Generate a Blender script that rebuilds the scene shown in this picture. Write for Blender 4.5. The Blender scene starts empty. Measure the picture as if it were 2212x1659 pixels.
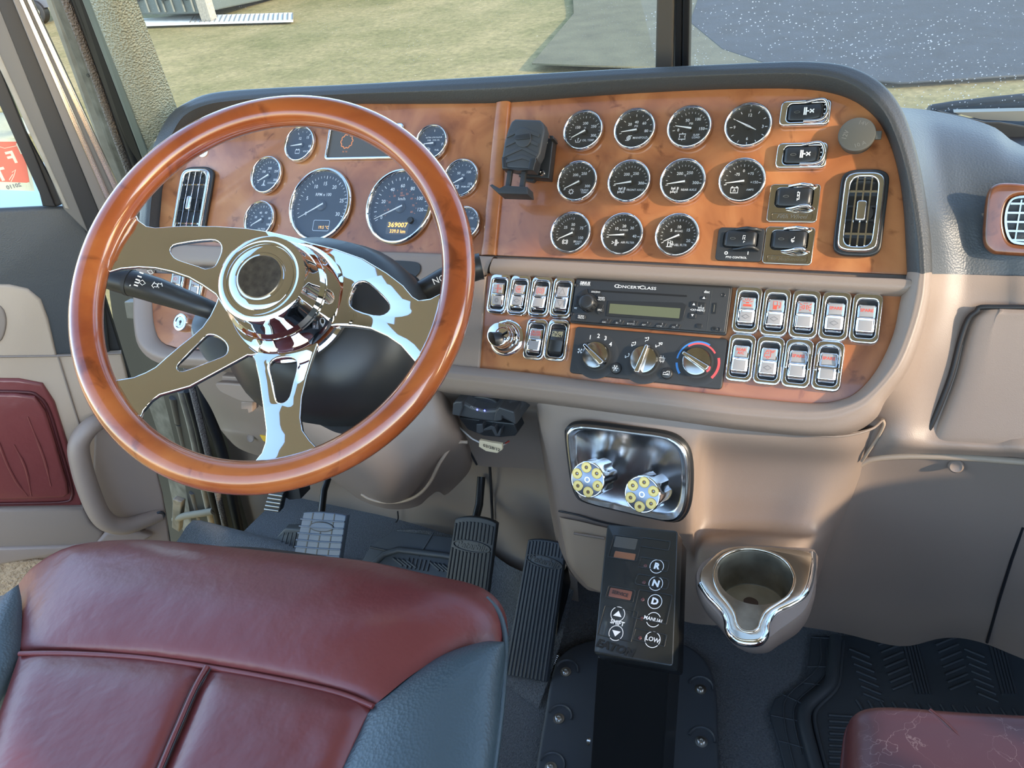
import bpy, bmesh, math, random
from math import sin, cos, pi, radians, sqrt, atan2, tan
from mathutils import Vector, Matrix
random.seed(7)
SC = bpy.context.scene
COL = SC.collection

# ------------------------------------------------------------------ camera
IW, IH, FPX = 2212.0, 1659.0, 1600.0
# axes of the picture (right, down, into) in the cab: x across, y forward, z up
U_ = Vector((.90306, .10938, -.41536)).normalized()
V_ = Vector((-.12551, .98993, -.06543)); V_ = (V_ - U_*V_.dot(U_)).normalized()
n_ = -(U_.cross(V_))
LEAN = radians(38)
up_ = cos(LEAN)*(-V_) + sin(LEAN)*n_
fw_ = up_.cross(U_)
if fw_.z < 0: fw_ = -fw_
CAM = Vector((0, 0, 1.25))
def c2w(v): return Vector((U_.dot(v), fw_.dot(v), up_.dot(v)))
cx_, cy_, cz_ = c2w(Vector((1, 0, 0))), c2w(Vector((0, -1, 0))), c2w(Vector((0, 0, -1)))
cam_d = bpy.data.cameras.new('camera'); cam_o = bpy.data.objects.new('camera', cam_d); COL.objects.link(cam_o)
Mc = Matrix((cx_, cy_, cz_)).transposed().to_4x4(); Mc.translation = CAM
cam_o.matrix_world = Mc
cam_d.sensor_width = 36; cam_d.lens = 36*FPX/IW; cam_d.clip_start = .02; cam_d.clip_end = 400
SC.camera = cam_o

# ------------------------------------------------------------------ light
SC.view_settings.view_transform = 'Standard'; SC.view_settings.look = 'None'
SC.view_settings.gamma = 1; SC.view_settings.use_curve_mapping = False
SC.view_settings.exposure = 1.15
wd = bpy.data.worlds.new('sky'); SC.world = wd; wd.use_nodes = True
nt = wd.node_tree; nt.nodes.clear()
sk = nt.nodes.new('ShaderNodeTexSky'); sk.sky_type = 'NISHITA'; sk.sun_disc = False
sk.sun_elevation = radians(22); sk.sun_rotation = radians(107); sk.air_density = 1.0; sk.dust_density = .4
bg = nt.nodes.new('ShaderNodeBackground'); bg.inputs[1].default_value = .42
wo = nt.nodes.new('ShaderNodeOutputWorld')
nt.links.new(sk.outputs[0], bg.inputs[0]); nt.links.new(bg.outputs[0], wo.inputs[0])
sl = bpy.data.lights.new('sun', 'SUN'); sl.energy = 2.5; sl.angle = radians(1.2); sl.color = (1, .83, .62)
so = bpy.data.objects.new('sun', sl); COL.objects.link(so)
SUN_DIR = Vector((-2, .60, -.75)).normalized()          # the way the sunlight travels
so.rotation_euler = SUN_DIR.to_track_quat('-Z', 'Y').to_euler(); so.location = (6, -2, 4)

# ------------------------------------------------------------------ pixels to points on real planes
def ray(x, y): return c2w(Vector(((x-IW/2)/FPX, (y-IH/2)/FPX, 1)))
def atY(x, y, Y): r = ray(x, y); return CAM + r*(Y/r.y)
def atZ(x, y, Z): r = ray(x, y); return CAM + r*((Z-CAM.z)/r.z)
def atS(x, y, s): return CAM + ray(x, y)*s
def atP(x, y, o, n): r = ray(x, y); return CAM + r*(n.dot(o-CAM)/n.dot(r))
class Fr:
    """a flat local frame (origin, x axis, normal)"""
    def __init__(s, o, x, n):
        s.o = Vector(o); s.z = Vector(n).normalized(); x = Vector(x); s.x = (x - s.z*x.dot(s.z)).normalized(); s.y = s.z.cross(s.x)
    def L(s, px, py, h=0):
        p = atP(px, py, s.o + s.z*h, s.z) - s.o
        return (p.dot(s.x), p.dot(s.y))
    def M(s, u=0, v=0, h=0):
        m = Matrix((s.x, s.y, s.z)).transposed().to_4x4(); m.translation = s.o + s.x*u + s.y*v + s.z*h
        return m
    def W(s, u, v, h=0): return s.o + s.x*u + s.y*v + s.z*h

# ------------------------------------------------------------------ linking
def ob(name, me, mat=None, parent=None, world=False, smooth=None, bevel=0, seg=2):
    o = bpy.data.objects.new(name, me); COL.objects.link(o)
    if mat is not None:
        me.materials.clear(); me.materials.append(mat)
    if parent is not None:
        o.parent = parent
        if world:
            me.transform(wmat(parent).inverted())
    if smooth is not None:
        me.shade_smooth()
        me.set_sharp_from_angle(angle=radians(smooth))
    if bevel:
        b = o.modifiers.new('b', 'BEVEL'); b.width = bevel; b.segments = seg; b.limit_method = 'ANGLE'; b.angle_limit = radians(40)
    return o
def wmat(o):
    m = o.matrix_basis.copy()
    while o.parent is not None:
        o = o.parent; m = o.matrix_basis @ m
    return m
def thing(name, label, cat, M=None, group=None):
    o = bpy.data.objects.new(name, None); COL.objects.link(o); o.empty_display_size = .02
    if M is not None:
        o.matrix_basis = M if isinstance(M, Matrix) else Matrix.Translation(Vector(M))
    o['label'] = label; o['category'] = cat
    if group: o['group'] = group
    return o
def tag(o, label, cat, group=None):
    o['label'] = label; o['category'] = cat
    if group: o['group'] = group
    return o
def struct(o): o['kind'] = 'structure'; return o

# ------------------------------------------------------------------ mesh makers
def me_from(vs, fs, name='m'):
    m = bpy.data.meshes.new(name); m.from_pydata([tuple(v) for v in vs], [], fs); m.validate(); m.update(); return m
class MB:
    def __init__(s): s.v = []; s.f = []
    def add(s, vs, fs, M=None):
        b = len(s.v); s.v += [(M @ Vector(v)) if M is not None else Vector(v) for v in vs]
        s.f += [tuple(b+i for i in f) for f in fs]; return s
    def addme(s, me, M=None):
        return s.add([v.co.copy() for v in me.vertices], [tuple(p.vertices) for p in me.polygons], M)
    def box(s, x0, x1, y0, y1, z0, z1, M=None):
        vs = [(x, y, z) for z in (z0, z1) for y in (y0, y1) for x in (x0, x1)]
        return s.add(vs, [(0,2,3,1),(4,5,7,6),(0,1,5,4),(2,6,7,3),(0,4,6,2),(1,3,7,5)], M)
    def prism(s, pts, z0, z1, M=None, taper=0):
        n = len(pts); cx = sum(p[0] for p in pts)/n; cy = sum(p[1] for p in pts)/n
        top = [(cx+(p[0]-cx)*(1-taper), cy+(p[1]-cy)*(1-taper), z1) for p in pts]
        vs = [(p[0], p[1], z0) for p in pts] + top
        fs = [tuple(range(n-1, -1, -1)), tuple(range(n, 2*n))] + [(i, (i+1) % n, n+(i+1) % n, n+i) for i in range(n)]
        return s.add(vs, fs, M)
    def lathe(s, prof, n=40, M=None, arc=2*pi):
        vs = []; fs = []; k = len(prof); full = abs(arc-2*pi) < 1e-6; m = n if full else n+1
        for i in range(m):
            a = arc*i/n
            for r, z in prof: vs.append((r*cos(a), r*sin(a), z))
        for i in range(n):
            j = (i+1) % m
            for q in range(k-1):
                fs.append((i*k+q, j*k+q, j*k+q+1, i*k+q+1))
        return s.add(vs, fs, M)
    def tube(s, pts, r, n=10, closed=False, cap=True):
        pts = [Vector(p) for p in pts]; N = len(pts); rr = r if isinstance(r, (list, tuple)) else [r]*N
        vs = []; fs = []; up = None
        for i, p in enumerate(pts):
            if closed: t = pts[(i+1) % N]-pts[i-1]
            else: t = pts[min(i+1, N-1)]-pts[max(i-1, 0)]
            t.normalize()
            if up is None:
                up = Vector((0, 0, 1)) if abs(t.z) < .9 else Vector((1, 0, 0))
            a = (up - t*up.dot(t)).normalized(); b = t.cross(a); up = a
            for k in range(n):
                q = 2*pi*k/n; vs.append(p + (a*cos(q)+b*sin(q))*rr[i])
        for i in range(N if closed else N-1):
            j = (i+1) % N
            for k in range(n): fs.append((i*n+k, i*n+(k+1) % n, j*n+(k+1) % n, j*n+k))
        if cap and not closed:
            fs.append(tuple(range(n-1, -1, -1))); fs.append(tuple((N-1)*n+k for k in range(n)))
        return s.add(vs, fs)
    def me(s, clean=True):
        m = me_from(s.v, s.f)
        if clean:
            b = bmesh.new(); b.from_mesh(m); bmesh.ops.remove_doubles(b, verts=b.verts, dist=1e-6)
            bmesh.ops.recalc_face_normals(b, faces=b.faces); b.to_mesh(m); b.free()
        return m
def T(x=0, y=0, z=0, rz=0, rx=0, ry=0, s=1):
    return Matrix.Translation((x, y, z)) @ Matrix.Rotation(rz, 4, 'Z') @ Matrix.Rotation(ry, 4, 'Y') @ Matrix.Rotation(rx, 4, 'X') @ Matrix.Scale(s, 4)
def rrect(w, h, r, cx=0, cy=0, n=6):
    r = min(r, w/2-1e-5, h/2-1e-5); out = []
    for sx, sy, a0 in ((1, 1, 0), (-1, 1, pi/2), (-1, -1, pi), (1, -1, 1.5*pi)):
        for k in range(n+1):
            a = a0+pi/2*k/n; out.append((cx+sx*(w/2-r)+r*cos(a), cy+sy*(h/2-r)+r*sin(a)))
    return out
def circ(r, cx=0, cy=0, n=32, ry=None): return [(cx+r*cos(2*pi*k/n), cy+(ry or r)*sin(2*pi*k/n)) for k in range(n)]
def cr(p0, p1, p2, p3, t):
    return 0.5*((2*p1)+(p2-p0)*t+(2*p0-5*p1+4*p2-p3)*t*t+(3*p1-p0-3*p2+p3)*t**3)
def smooth(pts, k=4, closed=False):
    P = [Vector(p) for p in pts]; N = len(P); out = []
    for i in range(N if closed else N-1):
        if closed: a, b, c, d = P[i-1], P[i], P[(i+1) % N], P[(i+2) % N]
        else:
            b, c = P[i], P[i+1]; a = P[i-1] if i > 0 else b*2-c; d = P[i+2] if i+2 < N else c*2-b
        for q in range(k): out.append(cr(a, b, c, d, q/k))
    if not closed: out.append(P[-1])
    return out
def plate(loops, h, z0=0, bev=0, res=2):
    """flat plate with holes and rounded edges, from z0 to z0+h"""
    c = bpy.data.curves.new('c', 'CURVE'); c.dimensions = '2D'; c.fill_mode = 'BOTH'
    for lp in loops:
        sp = c.splines.new('POLY'); sp.points.add(len(lp)-1)
        for i, p in enumerate(lp): sp.points[i].co = (p[0], p[1], 0, 1)
        sp.use_cyclic_u = True
    c.extrude = max(h/2-bev, 1e-6); c.bevel_depth = bev; c.bevel_resolution = res; c.offset = -bev
    o = bpy.data.objects.new('c', c); m = bpy.data.meshes.new_from_object(o)
    bpy.data.objects.remove(o); bpy.data.curves.remove(c)
    m.transform(Matrix.Translation((0, 0, z0+h/2)))
    b = bmesh.new(); b.from_mesh(m); bmesh.ops.remove_doubles(b, verts=b.verts, dist=1e-7); bmesh.ops.recalc_face_normals(b, faces=b.faces)
    b.to_mesh(m); b.free(); m.materials.clear()
    return m
_tx = {}
def text_me(s, size, shear=0, bold=0, sx=1, ex=0.0):
    k = (s, round(size, 6), shear, bold, sx, ex)
    if k in _tx: return _tx[k]
    c = bpy.data.curves.new('t', 'FONT'); c.body = s; c.size = size; c.align_x = 'CENTER'; c.align_y = 'CENTER'
    c.shear = shear; c.offset = bold*size; c.extrude = ex; c.resolution_u = 2; c.space_character = 1.0; c.space_line = .85
    o = bpy.data.objects.new('t', c); m = bpy.data.meshes.new_from_object(o)
    bpy.data.objects.remove(o); bpy.data.curves.remove(c)
    if sx != 1: m.transform(Matrix.Diagonal((sx, 1, 1, 1)))
    _tx[k] = m; return m
def stroke(mb, pts, w, z=0, closed=False):
    """a flat ribbon of width w through 2D points"""
    P = [Vector((p[0], p[1])) for p in pts]; N = len(P); L = []; R = []
    for i in range(N):
        if closed: t = P[(i+1) % N]-P[i-1]
        else: t = P[min(i+1, N-1)]-P[max(i-1, 0)]
        if t.length < 1e-9: t = Vector((1, 0))
        t.normalize(); q = Vector((-t.y, t.x))*w/2
        L.append(P[i]+q); R.append(P[i]-q)
    vs = [(p.x, p.y, z) for p in L]+[(p.x, p.y, z) for p in R]
    fs = [(i, N+i, N+(i+1) % N, (i+1) % N) for i in range(N if closed else N-1)]
    mb.add(vs, fs)
def grid(rows, ku=4, kv=4, thick=0, tdir=None):
    """smooth sheet through a grid of world points; optional thickness along tdir"""
    R = [smooth(r, ku) for r in rows]; n = len(R[0]); C = [smooth([r[i] for r in R], kv) for i in range(n)]
    m = len(C[0]); vs = [C[i][j] for j in range(m) for i in range(n)]
    fs = [(j*n+i, j*n+i+1, (j+1)*n+i+1, (j+1)*n+i) for j in range(m-1) for i in range(n-1)]
    if thick:
        t = Vector(tdir).normalized()*thick; b = len(vs); vs = vs+[v+t for v in vs]
        fs = fs+[tuple(b+i for i in reversed(f)) for f in fs]
        per = [i for i in range(n)]+[j*n+n-1 for j in range(1, m)]+[(m-1)*n+i for i in range(n-2, -1, -1)]+[j*n for j in range(m-2, 0, -1)]
        for a in range(len(per)):
            c, d = per[a], per[(a+1) % len(per)]; fs.append((d, c, b+c, b+d))
    mm = me_from(vs, fs)
    b_ = bmesh.new(); b_.from_mesh(mm); bmesh.ops.recalc_face_normals(b_, faces=b_.faces); b_.to_mesh(mm); b_.free()
    return mm
def loft(rings, closed=True, cap0=False, cap1=False):
    n = len(rings[0]); vs = [p for r in rings for p in r]; fs = []
    for j in range(len(rings)-1):
        for i in range(n if closed else n-1):
            fs.append((j*n+i, j*n+(i+1) % n, (j+1)*n+(i+1) % n, (j+1)*n+i))
    if cap0: fs.append(tuple(range(n-1, -1, -1)))
    if cap1: fs.append(tuple((len(rings)-1)*n+i for i in range(n)))
    m = me_from(vs, fs); b = bmesh.new(); b.from_mesh(m); bmesh.ops.recalc_face_normals(b, faces=b.faces); b.to_mesh(m); b.free()
    return m
def slab(pts, vec, k=0, closed_smooth=False):
    """solid traced face of world points pushed back by vec"""
    P = [Vector(p) for p in pts]
    if k: P = smooth(P, k, True)
    Q = [p+Vector(vec) for p in P]
    return loft([P, Q], True, True, True)
def gY(rows): return [[atY(*p) for p in r] for r in rows]
def gZ(rows): return [[atZ(*p) for p in r] for r in rows]

# ------------------------------------------------------------------ materials
def mat(name, col=(.5,.5,.5), rough=.5, metal=0, spec=.5, coat=0, emit=None, es=1, bump=None, noise=None, alpha=1, sheen=0, croug=.05):
    m = bpy.data.materials.new(name); m.use_nodes = True; nt = m.node_tree; b = nt.nodes['Principled BSDF']
    b.inputs['Base Color'].default_value = (*col, 1); b.inputs['Roughness'].default_value = rough
    b.inputs['Metallic'].default_value = metal; b.inputs['Specular IOR Level'].default_value = spec
    b.inputs['Coat Weight'].default_value = coat; b.inputs['Coat Roughness'].default_value = croug
    if sheen: b.inputs['Sheen Weight'].default_value = sheen
    if emit: b.inputs['Emission Color'].default_value = (*emit, 1); b.inputs['Emission Strength'].default_value = es
    tc = nt.nodes.new('ShaderNodeTexCoord')
    if noise:   # (scale, colour2, amount[, detail])
        n = nt.nodes.new('ShaderNodeTexNoise'); n.inputs['Scale'].default_value = noise[0]; n.inputs['Detail'].default_value = noise[3] if len(noise) > 3 else 4
        mx = nt.nodes.new('ShaderNodeMix'); mx.data_type = 'RGBA'; mx.inputs['A'].default_value = (*col, 1); mx.inputs['B'].default_value = (*noise[1], 1)
        rp = nt.nodes.new('ShaderNodeValToRGB'); rp.color_ramp.elements[0].position = .5-.5*(1-noise[2])*.6; rp.color_ramp.elements[1].position = .5+.5*(1-noise[2])*.6+.02
        nt.links.new(tc.outputs['Object'], n.inputs['Vector']); nt.links.new(n.outputs['Fac'], rp.inputs['Fac'])
        nt.links.new(rp.outputs['Color'], mx.inputs['Factor']); nt.links.new(mx.outputs['Result'], b.inputs['Base Color'])
    if bump:    # (kind, scale, strength, distance)
        kind, sc_, st, dist = bump
        if kind == 'vor': t = nt.nodes.new('ShaderNodeTexVoronoi'); out = 'Distance'
        else: t = nt.nodes.new('ShaderNodeTexNoise'); t.inputs['Detail'].default_value = 5; out = 'Fac'
        t.inputs['Scale'].default_value = sc_
        bp = nt.nodes.new('ShaderNodeBump'); bp.inputs['Strength'].default_value = st; bp.inputs['Distance'].default_value = dist
        nt.links.new(tc.outputs['Object'], t.inputs['Vector']); nt.links.new(t.outputs[out], bp.inputs['Height']); nt.links.new(bp.outputs['Normal'], b.inputs['Normal'])
    return m
CHROME = mat('chrome', (.80,.80,.81), .035, 1)
CHROMEW = mat('worn_chrome', (.62,.60,.55), .16, 1, noise=(14, (.38,.37,.35), .3), bump=('n', 60, .05, .002))
SATIN = mat('satin_metal', (.62,.60,.55), .28, 1)
BRASS = mat('brass', (.62,.43,.15), .32, 1)
BRASSD = mat('fired_primer', (.25,.14,.05), .45, 1)
BLACK = mat('black_plastic', (.022,.023,.024), .38)
BLACKM = mat('matt_black_plastic', (.028,.029,.030), .55, bump=('n', 900, .15, .0004))
KEYPAD = mat('keypad_black', (.018,.019,.017), .30, coat=.25)
PADBLK = mat('padded_black_vinyl', (.045,.047,.048), .50, bump=('vor', 420, .35, .0008))
PADNAVY = mat('padded_charcoal_vinyl', (.065,.075,.085), .42, bump=('vor', 380, .35, .0008))
PILLAR = mat('textured_pillar_trim', (.33,.34,.27), .55, bump=('vor', 260, 1, .003))
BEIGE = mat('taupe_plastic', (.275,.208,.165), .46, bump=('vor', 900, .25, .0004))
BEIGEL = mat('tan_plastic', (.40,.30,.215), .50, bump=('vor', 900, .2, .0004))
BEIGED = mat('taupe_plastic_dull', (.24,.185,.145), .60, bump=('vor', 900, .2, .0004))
LEATHER = mat('maroon_leather', (.145,.030,.027), .34, spec=.6, noise=(6, (.175,.040,.036), .2), bump=('n', 9, .5, .012))
LEATHERC = mat('cracked_maroon_leather', (.13,.025,.024), .36, spec=.6)
LEATHERB = mat('blue_grey_leather', (.055,.080,.092), .36, spec=.6, bump=('vor', 300, .35, .001))
RUBBER = mat('black_rubber', (.022,.025,.027), .48, bump=('n', 300, .1, .001))
RUBBERB = mat('blue_black_rubber', (.030,.038,.046), .42)
MATRUB = mat('rubber_floor_mat', (.042,.048,.052), .50, bump=('n', 60, .15, .001))
COVER = mat('tunnel_cover_rubber', (.05,.056,.064), .50, noise=(18, (.05,.055,.06), .1), bump=('n', 120, .1, .001))
CARPET = mat('charcoal_carpet', (.058,.064,.068), .95, noise=(260, (.14,.147,.152), .4), bump=('n', 420, 1, .006), sheen=.3)
CARPETT = mat('tan_carpet', (.42,.30,.19), .95, noise=(90, (.62,.46,.30), .4), bump=('n', 140, 1, .01))
DIAL = mat('dial_face', (.020,.020,.019), .50)
WHITE = mat('white_print', (.80,.80,.78), .5, emit=(.8,.8,.78), es=.0)
NEEDLE = mat('white_needle', (.88,.87,.84), .4)
REDP = mat('red_print', (.75,.10,.06), .5)
LENS = mat('grey_lens', (.36,.34,.33), .30)
GREENLCD = mat('grey_green_lcd', (.13,.14,.085), .25)
AMBER = mat('amber_segments', (.9,.45,.08), .5, emit=(1,.45,.06), es=.9)
SMOKE = mat('smoked_screen', (.085,.075,.062), .4, coat=0)
TABCARD = mat('cream_tape', (.75,.60,.38), .6)
JAMB = mat('painted_jamb', (.33,.30,.25), .45, noise=(25, (.20,.18,.15), .2))
JAMBD = mat('dirty_jamb_metal', (.08,.074,.062), .5, noise=(30, (.20,.19,.16), .35))
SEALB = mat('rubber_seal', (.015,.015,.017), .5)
ROPE = mat('woven_seal', (.20,.17,.15), .7, bump=('vor', 260, 1, .003))
FRAMEG = mat('grey_frame_paint', (.115,.105,.095), .45)
ALU = mat('pale_metal_edge', (.75,.66,.60), .25, 1)
PEDALB = mat('grey_blue_pedal_pad', (.11,.145,.19), .40)
BLUE = mat('blue_print', (.05,.22,.55), .5)
REDARC = mat('red_arc', (.75,.09,.09), .5)
ORANGE = mat('orange_print', (.75,.24,.08), .5)
STICK = mat('red_sticker', (.72,.16,.10), .5)
STICKC = mat('sticker_cream', (.66,.68,.50), .5)
WIREW = mat('white_wire', (.6,.55,.5), .5)
WIRER = mat('red_wire', (.55,.08,.06), .5)
HOUSE = mat('dirty_white_paint', (.70,.70,.68), .5)
HEADL = mat('khaki_headliner', (.82,.77,.60), .8)
def glassy(name, tint=(1,1,1), gloss=.06, dust=None):
    m = bpy.data.materials.new(name); m.use_nodes = True; nt = m.node_tree; nt.nodes.clear()
    o = nt.nodes.new('ShaderNodeOutputMaterial'); t = nt.nodes.new('ShaderNodeBsdfTransparent'); t.inputs[0].default_value = (*tint, 1)
    g = nt.nodes.new('ShaderNodeBsdfGlossy'); g.inputs['Roughness'].default_value = .02
    mx = nt.nodes.new('ShaderNodeMixShader'); mx.inputs[0].default_value = gloss
    nt.links.new(t.outputs[0], mx.inputs[1]); nt.links.new(g.outputs[0], mx.inputs[2]); last = mx
    if dust:
        tc = nt.nodes.new('ShaderNodeTexCoord'); v = nt.nodes.new('ShaderNodeTexVoronoi'); v.inputs['Scale'].default_value = dust[0]; v.inputs['Randomness'].default_value = 1
        nz = nt.nodes.new('ShaderNodeTexNoise'); nz.inputs['Scale'].default_value = 9
        ml = nt.nodes.new('ShaderNodeMath'); ml.operation = 'MULTIPLY'; ml.inputs[1].default_value = dust[1]
        lt = nt.nodes.new('ShaderNodeMath'); lt.operation = 'LESS_THAN'
        df = nt.nodes.new('ShaderNodeBsdfDiffuse'); df.inputs[0].default_value = (.9,.9,.9,1)
        tl = nt.nodes.new('ShaderNodeBsdfTranslucent'); tl.inputs[0].default_value = (.9,.9,.9,1); ad = nt.nodes.new('ShaderNodeMixShader'); ad.inputs[0].default_value = .5
        sc2 = nt.nodes.new('ShaderNodeMath'); sc2.operation = 'MULTIPLY'; sc2.inputs[1].default_value = dust[2]
        fl = nt.nodes.new('ShaderNodeMath'); fl.operation = 'ADD'; fl.inputs[1].default_value = dust[3]
        m2 = nt.nodes.new('ShaderNodeMixShader')
        L = nt.links.new
        L(tc.outputs['Object'], v.inputs['Vector']); L(tc.outputs['Object'], nz.inputs['Vector']); L(nz.outputs['Fac'], ml.inputs[0])
        L(v.outputs['Distance'], lt.inputs[0]); L(ml.outputs[0], lt.inputs[1]); L(lt.outputs[0], sc2.inputs[0]); L(sc2.outputs[0], fl.inputs[0]); L(fl.outputs[0], m2.inputs[0])
        L(df.outputs[0], ad.inputs[1]); L(tl.outputs[0], ad.inputs[2]); L(mx.outputs[0], m2.inputs[1]); L(ad.outputs[0], m2.inputs[2]); last = m2
    nt.links.new(last.outputs[0], o.inputs[0])
    return m
GLASSW = glassy('windshield_glass', (.90,.95,.93), .04, (190, .17, .35, .03))
GLASSP = glassy('dusty_windshield_glass', (.86,.92,.93), .04, (170, .33, .55, .08))
GLASSD = glassy('door_glass', (.86,.93,.86), .06)
GLASSG = glassy('gauge_glass', (.97,.97,.97), .045)
def wood_mat(name, c1, c2, c3, scale, aniso=None, coat=.45, rough=.32):
    m = bpy.data.materials.new(name); m.use_nodes = True; nt = m.node_tree; b = nt.nodes['Principled BSDF']; L = nt.links.new
    b.inputs['Roughness'].default_value = rough; b.inputs['Coat Weight'].default_value = coat; b.inputs['Coat Roughness'].default_value = .06
    tc = nt.nodes.new('ShaderNodeTexCoord'); mp = nt.nodes.new('ShaderNodeMapping')
    if aniso: mp.inputs['Scale'].default_value = aniso
    n1 = nt.nodes.new('ShaderNodeTexNoise'); n1.inputs['Scale'].default_value = scale; n1.inputs['Detail'].default_value = 7; n1.inputs['Distortion'].default_value = 1.4
    n2 = nt.nodes.new('ShaderNodeTexNoise'); n2.inputs['Scale'].default_value = scale*5; n2.inputs['Detail'].default_value = 4; n2.inputs['Distortion'].default_value = .8
    r1 = nt.nodes.new('ShaderNodeValToRGB'); e = r1.color_ramp.elements; e[0].position = .30; e[0].color = (*c1, 1); e[1].position = .72; e[1].color = (*c3, 1)
    q = e.new(.5); q.color = (*c2, 1)
    r2 = nt.nodes.new('ShaderNodeValToRGB'); r2.color_ramp.elements[0].position = .28; r2.color_ramp.elements[0].color = (.42,.34,.30,1); r2.color_ramp.elements[1].position = .40; r2.color_ramp.elements[1].color = (1,1,1,1)
    mx = nt.nodes.new('ShaderNodeMix'); mx.data_type = 'RGBA'; mx.blend_type = 'MULTIPLY'; mx.inputs['Factor'].default_value = .8
    L(tc.outputs['Object'], mp.inputs['Vector']); L(mp.outputs[0], n1.inputs['Vector']); L(mp.outputs[0], n2.inputs['Vector'])
    L(n1.outputs['Fac'], r1.inputs['Fac']); L(n2.outputs['Fac'], r2.inputs['Fac']); L(r1.outputs['Color'], mx.inputs['A']); L(r2.outputs['Color'], mx.inputs['B']); L(mx.outputs['Result'], b.inputs['Base Color'])
    return m
BURL = wood_mat('burl_wood_veneer', (.22,.070,.026), (.36,.130,.048), (.47,.20,.078), 7)
RIMW = wood_mat('polished_mahogany', (.19,.036,.010), (.31,.075,.018), (.43,.13,.032), 5, (1,1,1), coat=1, rough=.25)
VENTW = wood_mat('walnut_vent_trim', (.11,.035,.012), (.19,.065,.025), (.27,.10,.04), 9, coat=.8)
# ------------------------------------------------------------------ the sloping instrument panel frame
PN = c2w(n_); PO = CAM + c2w(Vector((1.36838, -4.85602, 14.20895))*.0795)
PF = Fr(PO, (1, 0, 0), PN)
def pl(pts, h=0): return [PF.L(x, y, h) for x, y in pts]
def pw(x, y, h=0): u, v = PF.L(x, y, h); return PF.W(u, v, h)
dash = thing('dashboard', 'wide truck dashboard with orange burl wood panels, black padded hood and taupe lower shell', 'dashboard', PF.M(.1, -.6, -.1))
def dp(name, me, m, **k): return ob(name, me, m, dash, world=True, **k)
PM = PF.M()
def onp(me): me.transform(PM); return me
# wood edge | crest | outer edge of the rim that frames the panels
RIM = [((300,560),(318,560),(346,560)),((306,480),(322,480),(346,480)),((314,400),(330,400),(352,410)),((334,327),(345,325),(368,345)),
 ((354,278),(366,297),(392,298)),((375,247),(395,251),(425,264)),((405,225),(443,226),(470,243)),((456,204),(506,216),(540,232)),
 ((560,194),(600,208),(640,226)),((760,185),(770,200),(780,225)),((940,175),(940,192),(940,225)),((1100,166),(1100,184),(1100,222)),
 ((1300,155),(1300,170),(1300,207)),((1500,146),(1500,160),(1500,196)),((1650,139),(1650,155),(1650,192)),((1750,137),(1745,155),(1740,194)),
 ((1830,146),(1815,167),(1800,203)),((1895,175),(1870,195),(1850,222)),((1940,222),(1912,240),(1893,257)),((1968,285),(1940,300),(1920,305)),
 ((1990,370),(1962,375),(1940,370)),((2005,460),(1978,460),(1952,450)),((2012,530),(1988,530),(1957,530)),((2014,592),(1992,592),(1960,592)),
 ((2010,640),(1985,650),(1945,655)),((1992,720),(1965,720),(1930,725)),((1960,800),(1935,790),(1898,795)),((1915,860),(1888,847),(1857,845)),
 ((1885,905),(1838,880),(1815,866)),((1800,938),(1755,896),(1750,873)),((1620,927),(1600,888),(1600,860)),((1450,905),(1450,868),(1450,843)),
 ((1300,885),(1300,850),(1300,827)),((1150,865),(1150,832),(1150,808)),((1040,853),(1040,818),(1040,797)),((945,843),(950,808),(955,788))]
def rimpart(sl):
    rows = []
    for O, C_, W_ in RIM[sl]:
        h = .026
        w0 = pw(*W_, 0); w1 = pw(*W_, 0) + PN*.010; c = pw(*C_, h)
        o0 = pw(*O, .004); ci = (w1*.35+c*.65)+PN*.004; co = (c*.62+o0*.38)+PN*.006
        back = o0 - PN*.09
        rows.append([w0 - PN*.004, w1, ci, c, co, o0, back])
    return grid(rows, 4, 4)
HOODPAD = dp('padded_hood', rimpart(slice(0, 24)), PADBLK, smooth=60)
dp('lower_rim', rimpart(slice(23, 36)), BEIGE, smooth=60)
# back shell under the hood
hp = [pw(*r[0], -.085) for r in RIM]
# base sheet behind everything
dp('panel_base', onp(plate([pl([(300,562),(306,480),(330,330),(370,255),(460,212),(760,190),(1300,160),(1700,145),(1850,160),(1940,225),(2000,460),(2008,640),(1950,800),(1860,900),(1700,925),(1300,880),(1000,845),(700,810),(500,792),(345,782),(306,750)])], .004, -.010)), BEIGED)
up_l = [(346,562)]+[r[2] for r in RIM[1:12]]+[(1104,222),(1072,552),(900,548),(700,541),(500,536)]
dp('wood_panel', onp(plate([pl(up_l)], .005, -.003, .0008)), BURL, smooth=40)
up_r = [(1104,222)]+[r[2] for r in RIM[12:23]]+[(1960,594),(1700,582),(1400,566),(1072,552)]
dp('wood_panel', onp(plate([pl(smooth(up_r[:1]+up_r[1:13], 3)+[Vector(p) for p in up_r[13:]])], .005, -.003, .0008)), BURL, smooth=40)
lo_r = [(1052,590),(1500,612),(1960,634)]+[r[2] for r in RIM[24:35]]+[(1036,790)]
dp('wood_panel', onp(plate([pl([(1052,590),(1500,612),(1950,634)]+smooth([r[2] for r in RIM[24:35]], 3)+[(1032,795)])], .005, -.003, .0008)), BURL, smooth=40)
lo_l = smooth([(332,590),(330,640),(334,700),(350,738),(385,752)], 3)+[(560,762),(560,600)]
dp('wood_panel', onp(plate([pl(lo_l)], .005, -.003, .0008)), BURL, smooth=40)
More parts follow.
